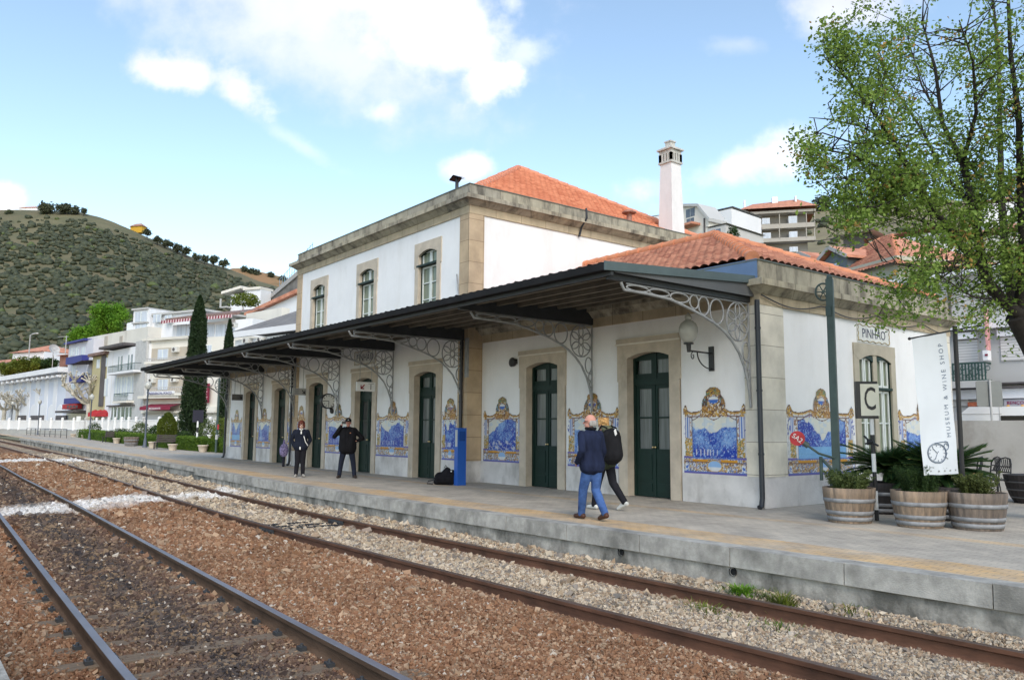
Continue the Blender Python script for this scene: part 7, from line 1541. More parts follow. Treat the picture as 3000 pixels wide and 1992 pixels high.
mb = MB(); FR.box(mb, 2740, 1122, 3130, 1127, 0, .25); FR.box(mb, 2740, 1134, 3130, 1139, 0, .35); mb.build('dark_ledge', m_trimd, t); mb = MB(); FR.box(mb, 2740, 1140, 3130, 1168, 0, .2); mb.build('white_band', m_wht, t)
mb = MB(); FR.box(mb, 2740, 1168, 2840, 1190, 0, .06); mb.build('shop_fascia', m_greyw2, t); mb = MB(); FR.box(mb, 2945, 1168, 3130, 1190, 0, .12); sb = mb.build('shop_fascia', mat('lilac_fascia', (.48, .47, .52), .6), t); u, z = FR.uz(2975, 1180, .12); mb = MB(); text_mb(mb, 'BENÇO', FR.fr(u, z, .125), FR.e, (0, 0, 1), .135, .01, spacing=1.1); mb.build('lettering', mat('crimson_letters', (.30, .01, .09), .5), sb)
mb = MB(); FR.box(mb, 2838, 1178, 2884, 1190, .06, .1); mb.build('orange_sign', mat('orange_sign_paint', (.55, .16, .08), .6, .5, 9), t)
mb = MB(); FR.box(mb, 2885, 905, 2898, 1026, .25, .5, .4); vs_ = mb.build('vertical_sign', mat('faded_pink_sign', (.60, .30, .29), .6, .4, 3), t); mb = MB(); FR.box(mb, 2883, 1027, 2899, 1056, .22, .54, .4); mb.build('sign_box', m_wht, vs_); mb = MB(); FR.box(mb, 2887, 1037, 2896, 1043, .54, .56, .5); mb.build('red_mark', m_maroon, vs_)
# van, road sign, low wall
FV = Fac(2795, 24.2, 3120, 22.6); t = FV.root('white_van', 'long white van parked behind the grey wall with a dark window strip at right', 'van')
(ua, za), (ub, zb_) = FV.uz(2800, 1192), FV.uz(3120, 1260); mb = MB(); P = [(ua, .35), (ub, .35), (ub, za), (ua + .35, za), (ua + .06, za - .25), (ua, za - .6)]; mb.prism(P, lambda u, z: FV.fr(u, z, 0), lambda u, z: FV.fr(u, z, -1.9)); mb.build('body', mat('van_white', (.78, .79, .80), .35, .03, 1, spec=.5), t)
mb = MB(); FV.box(mb, 2932, 1217, 3120, 1242, .0, .02); mb.build('side_window', mat('black_window', (.008, .008, .010), .15), t); mb = MB(); FV.box(mb, 2800, 1212, 2935, 1213.5, 0, .01); FV.box(mb, 2928, 1192, 2929.5, 1240, 0, .01); mb.build('panel_seam', m_greyw, t)
for x in (2860, 3060):
    mb = MB(); u, _ = FV.uz(x, 1250); mb.cyl(FV.fr(u, .68, -.2), FV.fr(u, .68, .02), .33, .33, 20); w_ = mb.build('wheel', m_black, t)
mb = MB(); 
for x in (2953, 2995): u, z = FV.uz(x, 1190.5); mb.ell(FV.fr(u, z + .02, -.05), .05, .03, .03)
mb.build('marker_lamp', mat('amber_lens', (.7, .35, .05), .3), t)
p = at(2907, 1250, 22.8); t = root('road_sign', p, 'blank grey back of a square road sign on a grey pole above the wall', 'road sign', None, 0, True); zt = at(2907, 1112, 22.8).z - p.z; mb = MB(); mb.cyl((0, 0, -.9), (0, 0, zt), .03, .03, 10); mb.build('pole', m_greyw, t)
mb = MB(); rv = Vector((RT.x, RT.y, 0)).normalized(); fv = Vector((FW.x, FW.y, 0)).normalized(); zc = at(2907, 1153, 22.8).z - p.z; mb.prism([(-.37, -.33), (-.33, -.37), (.33, -.37), (.37, -.33), (.37, .33), (.33, .37), (-.33, .37), (-.37, .33)], lambda u, z: tuple(rv * u + fv * .04 + Vector((0, 0, zc + z))), lambda u, z: tuple(rv * u + fv * .06 + Vector((0, 0, zc + z)))); mb.build('plate', mat('aluminium_plate', (.20, .21, .20), .6, .08, 3), t)
A, B = at(2815, 1440, 21.2), at(3200, 1428, 19.3); t = root('grey_wall', (A.x, A.y, 0), 'stained grey rendered wall behind the cafe chairs', 'wall'); zt = 1.78; mb = MB(); A = Vector((A.x - 2.2, A.y - .0, 0)); B = Vector((B.x, B.y, 0)); mb.beam(A + Vector((0, 0, zt / 2 - .1)), B + Vector((0, 0, zt / 2 - .1)), .25, zt + .2); mb.build('wall', mat('stained_grey_render', (.44, .43, .41), .92, .1, .8, .25, 12, stain=(1.2, .6, (.24, .21, .18), .52, .72, (1, 1, .7))), t)
mb = MB(); mb.add([(A.x, A.y + .3, .3), (B.x + 4, B.y + .3, .3), (B.x + 8, B.y + 12, .3), (A.x - 6, A.y + 12, .3)], [(0, 1, 2, 3)]); tag(mb.build('road', mat('asphalt', (.06, .06, .06))), kind='structure')
# overhead cable
a, b = at(2205, 712, 60), at(2640, 648, 45); pts = [a + (b - a) * i / 12 - Vector((0, 0, .5 * math.sin(math.pi * i / 12))) for i in range(13)]; mb = MB(); mb.tube(pts, .03, 4); tag(mb.build('overhead_cable', m_trimd), 'thin black overhead cable crossing in front of the apartments', 'cable')

# ------------------------------------------------------------------ vegetation
lf_tree = leaf_mat('plane_leaves', (.09, .165, .02), (.28, .39, .08), (.45, .27, .08))
lf_dark = leaf_mat('dark_shrub_leaves', (.018, .045, .012), (.07, .12, .03)); lf_cyp = leaf_mat('cypress_leaves', (.012, .032, .012), (.05, .085, .028))
lf_hedge = leaf_mat('hedge_leaves', (.045, .10, .010), (.17, .27, .03)); lf_ball = leaf_mat('ball_bush_leaves', (.055, .085, .008), (.15, .19, .02)); lf_bright = leaf_mat('bright_tree_leaves', (.06, .17, .01), (.20, .38, .03))
lf_cycas = leaf_mat('cycas_leaves', (.014, .045, .014), (.055, .12, .035)); lf_olive = leaf_mat('olive_scrub_leaves', (.060, .072, .042), (.125, .140, .085), (.14, .19, .055)); lf_gold = leaf_mat('yellow_green_leaves', (.07, .10, .015), (.20, .24, .03)); lf_pot = leaf_mat('planter_shrub_leaves', (.05, .085, .025), (.17, .21, .07))
bark = mat('dark_tree_bark', (.035, .030, .026), .95, .3, 5, .5, 20); bark_pale = mat('pale_plane_bark', (.46, .43, .36), .9, .3, 2, .4, 10)
rng = np.random.RandomState(21)
def np_tube(pts, rad, n=6):
    mb = MB(); mb.tube(pts, rad, n); return mb
# big tree at the right, its crown over the corner of the picture
def big_tree():
    D0 = 12.6
    base = at(3180, 1560, 13.2); base.z = 0
    t = root('tree', base, 'large leafy tree with dark branches overhanging from the right edge', 'tree', None, 0, False)
    W = MB(); tips = []
    def limb_px(pl, r0, r1):
        r0 *= .68; r1 *= .6; pts = [at(x, y, d) for (x, y, d) in pl]; n = len(pts); W.tube(pts, [r0 + (r1 - r0) * i / (n - 1) for i in range(n)], 8); return pts
    tr = [base, at(3110, 1150, 13.0), at(3030, 1000, 12.8), at(2985, 920, 12.7)]; W.tube(tr, [.34, .26, .22, .20], 12)
    limbs = [([(2985, 920, 12.7), (2930, 872, 12.6), (2880, 810, 12.5), (2870, 720, 12.4), (2850, 600, 12.3), (2820, 480, 12.4), (2760, 360, 12.5), (2740, 200, 12.6), (2700, 60, 12.7)], .15, .02),
             ([(2880, 790, 12.5), (2800, 700, 12.2), (2700, 560, 12.0), (2620, 420, 11.8), (2560, 330, 11.7), (2480, 230, 11.6), (2420, 150, 11.6)], .10, .012),
             ([(2985, 920, 12.7), (2950, 800, 13.2), (2935, 600, 13.6), (2930, 400, 13.8), (2925, 150, 14.0), (2900, -80, 14.2)], .13, .025),
             ([(2985, 900, 12.7), (3000, 760, 12.3), (2990, 560, 12.0), (2985, 350, 11.8), (2960, 150, 11.7), (2950, -100, 11.6)], .12, .03),
             ([(2700, 560, 12.0), (2600, 500, 11.6), (2500, 455, 11.3), (2420, 440, 11.1), (2360, 420, 11.0)], .045, .008),
             ([(2870, 760, 12.4), (2760, 800, 11.8), (2660, 780, 11.4), (2580, 765, 11.1)], .035, .005),
             ([(2930, 880, 12.6), (2850, 870, 12.0), (2740, 800, 11.7), (2640, 850, 11.5), (2590, 880, 11.3)], .025, .005),
             ([(2850, 600, 12.3), (2770, 520, 12.9), (2700, 380, 13.4), (2620, 260, 13.8), (2560, 150, 14.0)], .055, .010),
             ([(2620, 420, 11.8), (2500, 420, 11.2), (2410, 390, 10.9), (2350, 400, 10.8)], .025, .006), ([(2700, 560, 12.0), (2560, 540, 11.3), (2450, 520, 11.0), (2370, 540, 10.9)], .025, .006), ([(2480, 230, 11.6), (2430, 190, 11.5), (2410, 120, 11.6)], .015, .006), ([(2700, 560, 12.0), (2580, 600, 11.2), (2480, 650, 10.9), (2420, 700, 10.8)], .02, .005),
             ([(2800, 690, 12.2), (2680, 640, 12.0), (2560, 610, 11.7), (2450, 600, 11.5)], .03, .006),
             ([(2620, 420, 11.8), (2520, 370, 11.5), (2430, 350, 11.3), (2370, 345, 11.2)], .03, .007),
             ([(2985, 560, 12), (3060, 380, 11.5), (3120, 200, 11.4)], .07, .02), ([(3030, 1000, 12.8), (3140, 850, 13), (3220, 600, 13), (3280, 300, 13)], .14, .03),
             ([(2820, 480, 12.4), (2860, 330, 11.6), (2850, 180, 11.2), (2810, 60, 11.0)], .05, .012), ([(2935, 600, 13.6), (2800, 430, 14.6), (2700, 250, 15.2), (2650, 80, 15.6)], .06, .012),
             ([(3110, 1150, 13), (3300, 900, 12.4), (3500, 650, 12), (3700, 500, 11.6)], .1, .03), ([(3030, 1000, 12.8), (3250, 700, 14), (3450, 450, 14.5), (3600, 200, 15)], .1, .03), ([(3300, 900, 12.4), (3520, 850, 13), (3760, 760, 13.5), (3950, 700, 14)], .07, .02), ([(3220, 600, 13), (3350, 350, 13), (3500, 100, 13), (3600, -200, 13)], .07, .02), ([(3250, 700, 14), (3330, 560, 15), (3420, 420, 16), (3500, 300, 17)], .07, .02)]
    rs = random.Random(77); allp = []
    for pl, r0, r1 in limbs:
        pts = limb_px(pl, r0, r1)
        for i in range(len(pts) - 1):
            for k in range(7): allp.append((pts[i].lerp(pts[i + 1], rs.random()), (pts[i + 1] - pts[i]).normalized(), max(.018, r0 + (r1 - r0) * i / len(pts)) * .4))
    twigs = []
    centers = []
    for (p, d, r) in allp:
        for k in range(3):
            v = Vector((rs.gauss(0, 1), rs.gauss(0, 1), rs.gauss(.1, .7))).normalized() * .75 + d * .7; v.normalize(); L_ = rs.uniform(.45, 1.25)
            q = [p]; 
            for s in range(3): v = (v + Vector((rs.gauss(0, .25), rs.gauss(0, .25), rs.gauss(0, .2) - .05))).normalized(); q.append(q[-1] + v * L_ / 3)
            twigs.append((q, [min(r, .014), .007, .005, .003]))
            centers += [q[1].lerp(q[2], rs.random()), q[2], q[3], q[3] + Vector((rs.gauss(0, .15), rs.gauss(0, .15), rs.gauss(0, .1)))]
    C_ = np.array([tuple(c) for c in centers])
    # silhouette follows the survey: clip leaf sprays beyond the crown edge
    rel = C_ - np.array(EYEP); dz = rel @ np.array(FW); px = 1500 + F_PX * (rel @ np.array(RT)) / dz; py = 996 - F_PX * (rel @ np.array(UP)) / dz
    ey = [-300, 0, 60, 120, 200, 260, 300, 340, 400, 480, 540, 600, 680, 740, 800, 860, 900, 960, 1010, 1060, 1300]; ex = [2500, 2470, 2400, 2395, 2410, 2440, 2470, 2400, 2335, 2345, 2400, 2370, 2440, 2390, 2480, 2530, 2520, 2540, 2600, 2800, 2850]
    keep = (px > np.interp(py, ey, ex) + rng.uniform(-15, 45, len(px))) & (py < 1045)
    lowgap = (py > 920) & (px > 2560) & (px < 2680) & (py > 960); keep &= ~lowgap
    hole = fbm(px / 62 + 40, py / 62 + 40, 33, 3); keep &= hole > .41
    exx = np.interp(py, ey, ex); pr = np.clip((px - exx) / 220 + .8, 0, 1); lowz = (py > 690) & (py < 930); pr = np.where(lowz, np.minimum(pr, np.clip((px - 2500) / 260, .10, 1)), pr); pr = np.where((px > 2500) & (px < 3050), pr * .78, pr); cl_ = rng.rand(len(px) // 4); keep &= np.repeat(cl_, 4) < pr
    kq = keep.reshape(-1, 4)
    for i, (q, r_) in enumerate(twigs):
        if kq[i, 2]: W.tube(q, r_, 4, caps=False)
    W.build('trunk', bark, t)
    C_ = C_[keep]; nL = 17
    P = np.repeat(C_, nL, 0); P = P + rng.normal(0, .10, P.shape) * np.array([1, 1, .8])
    V, Fq, r = leaves(rng, P, .060, flat=.45, aspect=.6); clump = np.repeat(np.repeat(rng.uniform(-.25, .25, len(C_)), nL), 4); r = np.clip(r * .82 + clump, 0, .92)
    bl = rng.rand(len(C_)) > .975; r[np.repeat(np.repeat(bl, nL), 4)] = rng.uniform(.95, 1.0)
    arr_mesh('crown', V, Fq, lf_tree, t, rnd=r); return t
big_tree()

def shrub(name, loc, label, cat, rx, ry, rz, zc, n, size, m, group=None, stem=True, seed=1, shell=.35, spiky=0., pts_fn=None, aspect=.55):
    rs = np.random.RandomState(seed); t = root(name, loc, label, cat, group, 0, True)
    d = rs.normal(size=(n, 3)); d /= np.linalg.norm(d, axis=1, keepdims=True); rad = rs.uniform(shell, 1, n)[:, None] ** .6
    bump_ = 1 + .22 * (fbm(d[:, 0] * 3 + 9, d[:, 1] * 3 + d[:, 2] * 2 + 9, seed)[:, None] - .5) * 2
    P = d * rad * bump_ * np.array([rx, ry, rz]) + np.array([0, 0, zc]); P = P[P[:, 2] > .0]
    if pts_fn: P = pts_fn(rs, n)
    V, Fq, r = leaves(rs, P, size, flat=.3, aspect=aspect); g_ = fbm(V[:, 0] * 4 / max(rx, .3) + 20, V[:, 2] * 4 / max(rz, .3) + 20, seed + 3); r = np.clip(r * .6 + (g_ - .3) * .9, 0, 1); arr_mesh('foliage', V, Fq, m, t, rnd=r)
    if stem:
        mb = MB(); mb.tube([(0, 0, -.02), (rx * .1, 0, zc * .6), (0, ry * .1, zc)], .02 if rx < .6 else .07, 6); mb.build('stem', bark, t)
    return t
# plants in the barrels
def upright(rx, h, nst, lean=.5):
    def f(rs, n):
        a = rs.uniform(0, 6.283, nst); r0 = rs.uniform(0, rx * .5, nst); hh = rs.uniform(.5, 1, nst) * h; le = rs.uniform(.2, lean, nst); k = rs.randint(0, nst, n); t_ = rs.rand(n)
        x = np.cos(a[k]) * (r0[k] + le[k] * hh[k] * t_ ** 1.5) + rs.normal(0, .02, n); y = np.sin(a[k]) * (r0[k] + le[k] * hh[k] * t_ ** 1.5) + rs.normal(0, .02, n); return np.stack([x, y, hh[k] * t_], 1)
    return f
shrub('barrel_shrub', (-7.08, 12.45, .50), 'small leafy shrub growing in the left barrel', 'shrub', .34, .34, .2, .1, 6500, .04, lf_pot, 'shrubs in the barrels', seed=3, pts_fn=upright(.55, .34, 60, .7))
shrub('barrel_shrub', (-6.10, 12.75, .50), 'fine leaved rosemary like shrub growing in the middle barrel', 'shrub', .3, .3, .25, .12, 9000, .036, lf_dark, 'shrubs in the barrels', seed=4, pts_fn=upright(.5, .46, 70, .45), aspect=.28)
shrub('barrel_shrub', (-5.44, 13.18, .50), 'straggly reddish green shrub growing in the right barrel', 'shrub', .3, .3, .25, .12, 5200, .038, leaf_mat('reddish_shrub_leaves', (.05, .06, .02), (.12, .15, .04), (.25, .09, .05)), 'shrubs in the barrels', seed=5, pts_fn=upright(.5, .38, 60, .6))
def cycas(loc, label, n=40, L_=.95, seed=1):
    rs = random.Random(seed); t = root('cycas_palm', loc, label, 'palm', 'cycas palms behind the barrels', 0, True); V, F_ = [], []; st_ = MB()
    for i in range(n):
        az = i * 2.39996; el = R(rs.uniform(2, 62)); l = L_ * rs.uniform(.8, 1.1); pts = []
        for k in range(11):
            s = k / 10; e2 = el - s * s * R(62); r_ = s * l; pts.append(Vector((math.cos(az) * r_ * math.cos(el * .8 + (e2 - el) * .4), math.sin(az) * r_ * math.cos(el * .8 + (e2 - el) * .4), math.sin(el) * r_ - .42 * s * s * l * math.cos(el) + .35)))
        st_.tube(pts, .006, 4, caps=False)
        for k in range(2, 11):
            for h in (0, .2, .4, .6, .8):
                p = pts[k - 1].lerp(pts[k], h); d = (pts[k] - pts[k - 1]).normalized(); sd = d.cross(Vector((0, 0, 1))).normalized()
                for q in (1, -1):
                    w = sd * q * .15 * math.sin(math.pi * (k + h) / 11.5 + .12) + d * .06 + Vector((0, 0, .035)); b = len(V); V += [tuple(p - d * .012), tuple(p + d * .012), tuple(p + w + d * .004), tuple(p + w)]; F_.append((b, b + 1, b + 2, b + 3))
    arr_mesh('fronds', V, F_, lf_cycas, t, rnd=np.repeat(np.random.RandomState(seed).rand(len(V) // 4), 4)); st_.build('ribs', mat('frond_rib_green', (.08, .12, .03)), t); mb = MB(); mb.lathe([(.13, 0), (.15, .2), (.10, .42)], n=12); mb.build('trunk', bark, t)
cycas((-7.55, 14.75, .35), 'cycas palm growing in the dark barrel behind the striped post', 80, .85, 3); cycas((-6.5, 14.5, .38), 'cycas palm growing in the dark barrel behind the banner', 90, .78, 5)
cycas((-6.85, 14.75, .30), 'cycas palm between the two dark barrels, behind the middle planter', 80, .8, 8); 
# weeds by the rails
def tuft(x, y, n, h, label, seed, m=lf_hedge, w=.15):
    rs = np.random.RandomState(seed); t = root('weed_tuft', (x, y, float(bed_z(np.array(x), np.array(y)))), label, 'weed', 'green weeds between rail and platform', 0, True); V, F_ = [], []
    for i in range(n):
        a = rs.uniform(0, 6.283); r0 = abs(rs.normal(0, w)); l = h * rs.uniform(.4, 1.1); p = np.array([math.cos(a) * r0 * 1.6, math.sin(a) * r0, 0]); d = np.array([math.cos(a) * .5 + rs.normal(0, .3), math.sin(a) * .5 + rs.normal(0, .3), 1]); s = np.array([-math.sin(a), math.cos(a), 0]) * .006; b = len(V)
        V += [p - s, p + s, p + d * l * .6 + s * .8, p + d * l * .6 - s * .8]; F_.append((b, b + 1, b + 2, b + 3)); b = len(V); V += [p + d * l * .6 - s * .8, p + d * l * .6 + s * .8, p + d * l + np.array([d[0] * l * .4, d[1] * l * .4, 0]) + s * .2, p + d * l + np.array([d[0] * l * .4, d[1] * l * .4, 0]) - s * .2]; F_.append((b, b + 1, b + 2, b + 3))
    arr_mesh('blades', V, F_, m, t, rnd=np.repeat(rs.rand(len(V) // 4), 4))
tuft(-6.05, 8.18, 420, .11, 'round bright green weed tuft against the platform wall', 1, lf_bright, w=.07); tuft(-5.75, 8.2, 100, .09, 'small grey green weed just right of the round tuft', 2, lf_pot); tuft(-5.45, 8.12, 170, .16, 'thin tall weed with seed heads by the platform wall', 3, lf_gold, .06); tuft(-5.25, 7.98, 110, .09, 'low weed patch near the rusty rail, right of the tall weed', 4); tuft(-6.0, 7.45, 200, .09, 'long weed lying along the inside of the rusty rail', 5, lf_gold, .17); tuft(-5.05, 7.42, 70, .08, 'tiny weed beside pale stones inside the rail', 6); tuft(-4.8, 8.3, 60, .08, 'last tiny weed on the right near the platform wall', 7, lf_gold)
# garden hedge
hb = np.array([tuple(at(a, b, c)) for (a, b, c) in ((226, 1283, 84), (300, 1293, 68), (410, 1303, 57.5), (520, 1316, 50), (575, 1321, 47.5), (665, 1326, 45))])
rs = np.random.RandomState(9); n = 46000; sN = rs.rand(n) ** .8 * (len(hb) - 1.001); i_ = sN.astype(int); f_ = (sN - i_)[:, None]; P = hb[i_] * (1 - f_) + hb[i_ + 1] * f_; gz_ = .0075 * np.maximum(0, -P[:, 0] - 35); P[:, 2] = gz_
lump = .72 + .12 * (fbm(sN * 6 + 5, sN * 0 + 5, 4) - .5) + np.where(sN < 2.2, .06, 0); dep = rs.rand(n); top_ = rs.rand(n) < .42
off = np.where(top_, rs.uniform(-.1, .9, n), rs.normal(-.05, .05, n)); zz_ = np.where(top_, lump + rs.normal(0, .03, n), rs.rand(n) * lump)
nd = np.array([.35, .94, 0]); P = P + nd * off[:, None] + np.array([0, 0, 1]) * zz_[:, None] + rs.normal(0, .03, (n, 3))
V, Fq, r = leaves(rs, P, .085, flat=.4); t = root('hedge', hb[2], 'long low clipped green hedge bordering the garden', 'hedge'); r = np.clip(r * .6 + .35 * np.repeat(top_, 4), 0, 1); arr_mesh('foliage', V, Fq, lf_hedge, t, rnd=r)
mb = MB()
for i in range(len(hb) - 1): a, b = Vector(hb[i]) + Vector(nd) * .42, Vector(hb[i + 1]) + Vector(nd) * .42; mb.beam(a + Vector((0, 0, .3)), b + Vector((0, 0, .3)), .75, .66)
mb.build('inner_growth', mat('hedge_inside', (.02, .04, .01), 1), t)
# cypresses
def cypress(loc, label, h, w, n, seed, lean=0.):
    def f(rs, n):
        z = rs.rand(n) ** .85; prof = np.where(z < .12, .55 + z * 3.4, np.clip(1.02 - (z - .12) * .62, 0, 1) * np.clip((1 - z) * 6, 0, 1) ** .6) * w / 2; a = rs.uniform(0, 6.283, n); q = prof * rs.uniform(.72, 1.05, n) * (1 + .28 * (fbm(a * 2 + 5, z * 26, seed) - .5)); return np.stack([np.cos(a) * q + lean * z, np.sin(a) * q, z * h], 1)
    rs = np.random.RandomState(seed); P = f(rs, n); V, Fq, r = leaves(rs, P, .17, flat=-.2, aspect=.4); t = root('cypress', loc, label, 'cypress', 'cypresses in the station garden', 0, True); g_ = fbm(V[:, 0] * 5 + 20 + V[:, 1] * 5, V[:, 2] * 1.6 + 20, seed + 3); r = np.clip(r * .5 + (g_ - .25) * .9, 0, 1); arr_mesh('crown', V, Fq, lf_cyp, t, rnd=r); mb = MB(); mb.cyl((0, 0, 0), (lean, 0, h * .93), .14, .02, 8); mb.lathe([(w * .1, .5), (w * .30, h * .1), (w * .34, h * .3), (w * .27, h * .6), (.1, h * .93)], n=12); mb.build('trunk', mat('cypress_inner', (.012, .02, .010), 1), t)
cypress(at(562, 1288, 55), 'tall dark cypress in the garden left of the canopy', 10.0, 1.72, 20000, 3, .25); cypress(at(657, 1288, 54), 'slimmer cypress partly hidden by the canopy end', 8.2, .95, 9000, 5)
shrub('round_bush', at(488, 1290, 53), 'egg shaped clipped yellow green bush behind the near bench', 'bush', .62, .62, 1.0, .75, 14000, .085, lf_ball, seed=6, shell=.8)
for k, (px, py, d_, rx, rz, lab) in enumerate(((455, 1283, 57, .8, .55, 'loose rose bush left of the egg shaped bush'), (520, 1284, 56, .7, .75, 'sparse flowering bush right of the egg shaped bush'), (355, 1284, 66, 1.4, .5, 'low dark bush behind the far bench'), (410, 1282, 64, .9, .8, 'thin pale bush by the first lamp post'), (605, 1298, 50, .8, .9, 'blossoming bush between the cypress and the pedestal'), (648, 1305, 46.5, .9, 1.0, 'leafy bush beside the dark pole'), (540, 1296, 52, .7, .45, 'dark clipped bush at the foot of the tall cypress'), (275, 1276, 80, 1.0, .8, 'small bush beside the second lamp post'), (664, 1320, 44.5, .5, .6, 'bush against the station corner'))):
    shrub('garden_bush', at(px, py, d_), lab, 'bush', rx, rx * .7, rz, rz * .7, 1500, .11, (lf_dark, lf_pot, lf_dark, lf_pot, lf_pot, lf_gold, lf_dark, lf_dark, lf_hedge)[k], 'loose bushes in the garden', seed=30 + k)
# bright green trees on the slope, yellow-green bushes
def round_tree(name, px, py, d_, rx, rz, label, m, n, size, seed, group=None, trunk=2.0, cat='tree'):
    loc = at(px, py, d_); t = root(name, loc - Vector((0, 0, trunk + rz)), label, cat, group, 0, True); rs = np.random.RandomState(seed); k = 40; cc = rs.normal(size=(k, 3)); cc /= np.linalg.norm(cc, axis=1, keepdims=True); cc *= rs.uniform(.35, .85, (k, 1)) * np.array([rx, rx, rz]); kk = rs.randint(0, k, n); P = cc[kk] + rs.normal(0, .19, (n, 3)) * rx * .75 + np.array([0, 0, trunk + rz]); V, Fq, r = leaves(rs, P, size, flat=.3); cl = np.repeat(rs.uniform(-.3, .3, k)[kk], 4); r = np.clip(r * .6 + .2 + cl, 0, 1); arr_mesh('crown', V, Fq, m, t, rnd=r)
    mb = MB(); mb.tube([(0, 0, -1), (0, 0, trunk), (.1 * rx, 0, trunk + rz)], [.08 * rx + .05, .06 * rx + .03, .03 * rx], 8)
    for i in range(6): c = cc[i] * .8; mb.tube([(0, 0, trunk), (c[0], c[1], c[2] + trunk + rz)], [.03 * rx + .02, .01 * rx + .01], 5)
    mb.build('trunk', bark, t); return t
round_tree('tree', 318, 930, 112, 2.75, 2.7, 'bright green spring tree standing above the cream block', lf_bright, 11000, .28, 41, trunk=2.2); round_tree('tree', 250, 985, 114, 2.3, 1.6, 'lower bright green tree left of the taller one', lf_bright, 6000, .28, 42, trunk=1.0); round_tree('tree', 286, 962, 116, 1.6, 1.6, 'small green tree wedged between the two bright trees', lf_bright, 3000, .26, 43, trunk=1.0)
for k, (px, py, rx, rz, lab) in enumerate(((62, 1072, 1.7, 1.1, 'yellow green bush left of the white house'), (100, 1068, 1.8, 1.3, 'tall yellow green bush in front of the white house'), (145, 1068, 1.3, 1.0, 'dark green bush beside the satellite dish'), (25, 1082, 1.5, .9, 'yellow green bush near the left edge'))): round_tree('tree', px, py, 128, rx * 1.1, rz * 1.1, lab, lf_gold if k != 2 else lf_dark, 3000, .3, 50 + k, 'bushes on the lower slope', trunk=.3, cat='bush')
# pollarded planes
def pollard(px, py_top, d_, h, s, label, seed):
    s *= 1.25
    rs = random.Random(seed); p = at(px, 1262, d_); p.z = .95; t = root('pollarded_plane', p, label, 'plane tree', 'pollarded plane trees along the street', 0, True); mb = MB(); mb.tube([(0, 0, 0), (.05 * s, 0, h * .45), (0, 0, h * .62)], [.30 * s, .22 * s, .26 * s], 8)
    for i in range(8):
        a = i * .785 + rs.uniform(-.3, .3); p0 = Vector((0, 0, h * .58)); d = Vector((math.cos(a), math.sin(a), rs.uniform(.15, .8))).normalized(); L_ = s * rs.uniform(1.1, 2.3); q = [p0, p0 + d * L_ * .45 + Vector((0, 0, -.1)), p0 + d * L_ + Vector((0, 0, .35 * s))]; mb.tube(q, [.15 * s, .10 * s, .09 * s], 6); mb.ell(q[2], .15 * s, .15 * s, .13 * s, 8, 6)
        for j in range(9):
            e = q[2] + Vector((rs.gauss(0, .35), rs.gauss(0, .35), rs.uniform(.25, .75))) * s; mb.tube([q[2], e], [.05 * s, .035 * s], 5); mb.ell(e, .075 * s, .075 * s, .075 * s, 6, 5)
        for j in range(5):
            m_ = q[1].lerp(q[2], rs.random()); e = m_ + Vector((rs.gauss(0, .25), rs.gauss(0, .25), rs.uniform(.2, .6))) * s; mb.tube([m_, e], [.05 * s, .03 * s], 5); mb.ell(e, .07 * s, .07 * s, .07 * s, 6, 5)
    mb.build('trunk', bark_pale, t)
pollard(258, 1110, 93, 5.6, 1.25, 'largest pollarded plane tree, in front of the olive house', 1); pollard(158, 1130, 112, 5.2, 1.0, 'pollarded plane tree in front of the blue balconies', 2); pollard(84, 1130, 116, 5.6, 1.05, 'pollarded plane tree before the warehouse arches, right of the leaning one', 3); pollard(48, 1140, 118, 5.2, 1.0, 'pollarded plane tree second from the left edge', 4); pollard(8, 1140, 120, 5.2, 1.0, 'pollarded plane tree cut by the left edge', 5); pollard(122, 1150, 122, 4.4, .8, 'smaller pollarded plane tree between two larger ones', 6)

# scrub on the hill: one mass of olive bushes
def clump_base(seed):
    bm = bmesh.new(); bmesh.ops.create_icosphere(bm, subdivisions=2, radius=1); rs = np.random.RandomState(seed); V = np.array([tuple(v.co) for v in bm.verts]); F_ = np.array([[v.index for v in f.verts] for f in bm.faces]); bm.free()
    V = V * (1 + .17 * rs.normal(size=(len(V), 1)).clip(-1, 1)) ; V[:, 2] = V[:, 2] * .85 + .35; return V, F_
bases = [clump_base(s) for s in range(5)]
def scatter(name, A, n, smin, smax, m, label, seed, tmax=.95, keep=None, tmin=.0):
    rs = np.random.RandomState(seed); nr, nc, _ = A.shape; rows = 45
    parts = []
    for k in range(n):
        u = rs.rand() * (nc - 1.01); t_ = (tmin + (tmax - tmin) * rs.rand()) * (rows - 1.01) * .97
        if keep and not keep(u / nc, t_ / rows, rs): continue
        i, j = int(t_), int(u); fi, fj = t_ - i, u - j; P = (A[i, j] * (1 - fi) * (1 - fj) + A[i + 1, j] * fi * (1 - fj) + A[i, j + 1] * (1 - fi) * fj + A[i + 1, j + 1] * fi * fj)
        s = rs.uniform(smin, smax) * (1.35 if rs.rand() > .9 else 1); B, F_ = bases[rs.randint(5)]; a = rs.rand() * 6.283; c, si = math.cos(a), math.sin(a); Rm = np.array([[c, -si, 0], [si, c, 0], [0, 0, 1]]); V = B @ Rm.T * s * np.array([rs.uniform(.9, 1.5), rs.uniform(.9, 1.3), rs.uniform(.7, 1.15)]) + P
        parts.append((V, F_, np.full(len(V), min(.9, abs(rs.normal(.35, .22)))) if rs.rand() < .965 else np.full(len(V), .98)))
    V, F_, r = join_arr(parts); o = arr_mesh(name, V, F_, m, None, rnd=r, smooth=True); tag(o, label, None, None, 'stuff'); return o
dens = lambda u, t, rs: rs.rand() < (.15 + 1.1 * fbm(np.array([u * 26 + 9]), np.array([t * 15 + 9]), 61)[0]) * (1.0 if t < .86 else (.25 if u < .62 else .8)) 
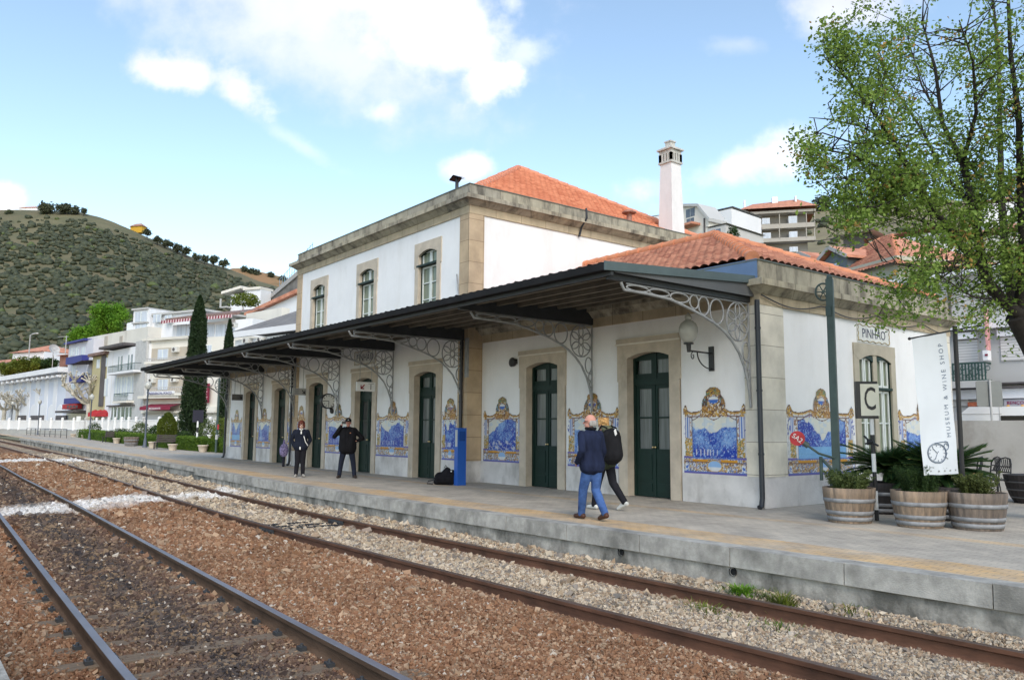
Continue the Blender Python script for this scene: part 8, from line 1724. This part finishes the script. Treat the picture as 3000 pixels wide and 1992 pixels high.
scatter('olive_scrub', hA, 15000, 1.2, 2.6, lf_olive, 'olive trees and scrub covering the big hill', 71, .96, dens)
scatter('slope_scrub', hB, 900, .5, 1.1, lf_olive, 'dry scrub on the slope behind the village', 72, .98)
# single trees on the ridge line
for k, (px, py, d_, r_, lab) in enumerate(((136, 610, 748, 8.0, 'largest round tree on the hill crest'), (178, 612, 748, 5.8, 'second round tree on the hill crest'), (196, 610, 748, 5.4, 'third round tree on the hill crest, close to the second'), (220, 617, 748, 5.2, 'fourth round tree on the hill crest'), (246, 618, 750, 3.4, 'smallest tree at the right end of the crest row'), (25, 624, 746, 4.5, 'dark tree on the crest near the left edge'),
        (432, 681, 745, 4.2, 'tree just right of the yellow house'), (462, 702, 745, 4.6, 'ridge tree on the descending skyline, first below the yellow house'), (485, 713, 745, 4.6, 'ridge tree on the descending skyline, second below the yellow house'), (500, 717, 745, 3.0, 'little lone tree on the descending skyline'), (521, 727, 745, 5.2, 'bigger round tree halfway down the skyline'), (546, 735, 745, 5.0, 'ridge tree below the bigger round one'), (628, 760, 745, 5.0, 'ridge tree above the ochre slope'), (655, 772, 745, 5.0, 'last ridge tree before the ochre slope'),
        (716, 788, 1040, 5.2, 'small dark tree on the far ochre ridge'), (738, 795, 1040, 6.0, 'left tree of the dark row on the far ridge'), (752, 800, 1040, 6.0, 'right tree of the dark row on the far ridge'), (793, 806, 1040, 5.0, 'single tree on the far ridge near the wire fence'), (828, 818, 1040, 6.5, 'tree on the far ridge beside the ramp'), (575, 752, 745, 4.5, 'ridge tree between the skyline trees, low and broad'), (600, 757, 745, 4.5, 'ridge tree next to the broad low one'))):
    round_tree('ridge_tree', px, py, d_, r_, r_ * .8, lab, lf_olive, 900, r_ * .30, 100 + k, 'trees on the hill skyline', trunk=r_ * .3)
round_tree('ridge_tree', 2408, 600, 236, 3.6, 2.8, 'dark round tree on the skyline right of the apartment block', lf_olive, 1500, .7, 130, None, trunk=1); round_tree('tree', 2146, 690, 95, .9, 1.3, 'small green tree beside the white houses by the apartments', lf_dark, 900, .2, 131, None, trunk=.8)
shrub('garden_bush', at(718, 895, 110), 'yellow green bush under the hillside villa', 'bush', 2.2, 2, 1.2, .6, 1200, .35, lf_gold, seed=140)
for o_ in list(bpy.data.objects):
    if o_.type == 'MESH' and not o_.data.materials: pass
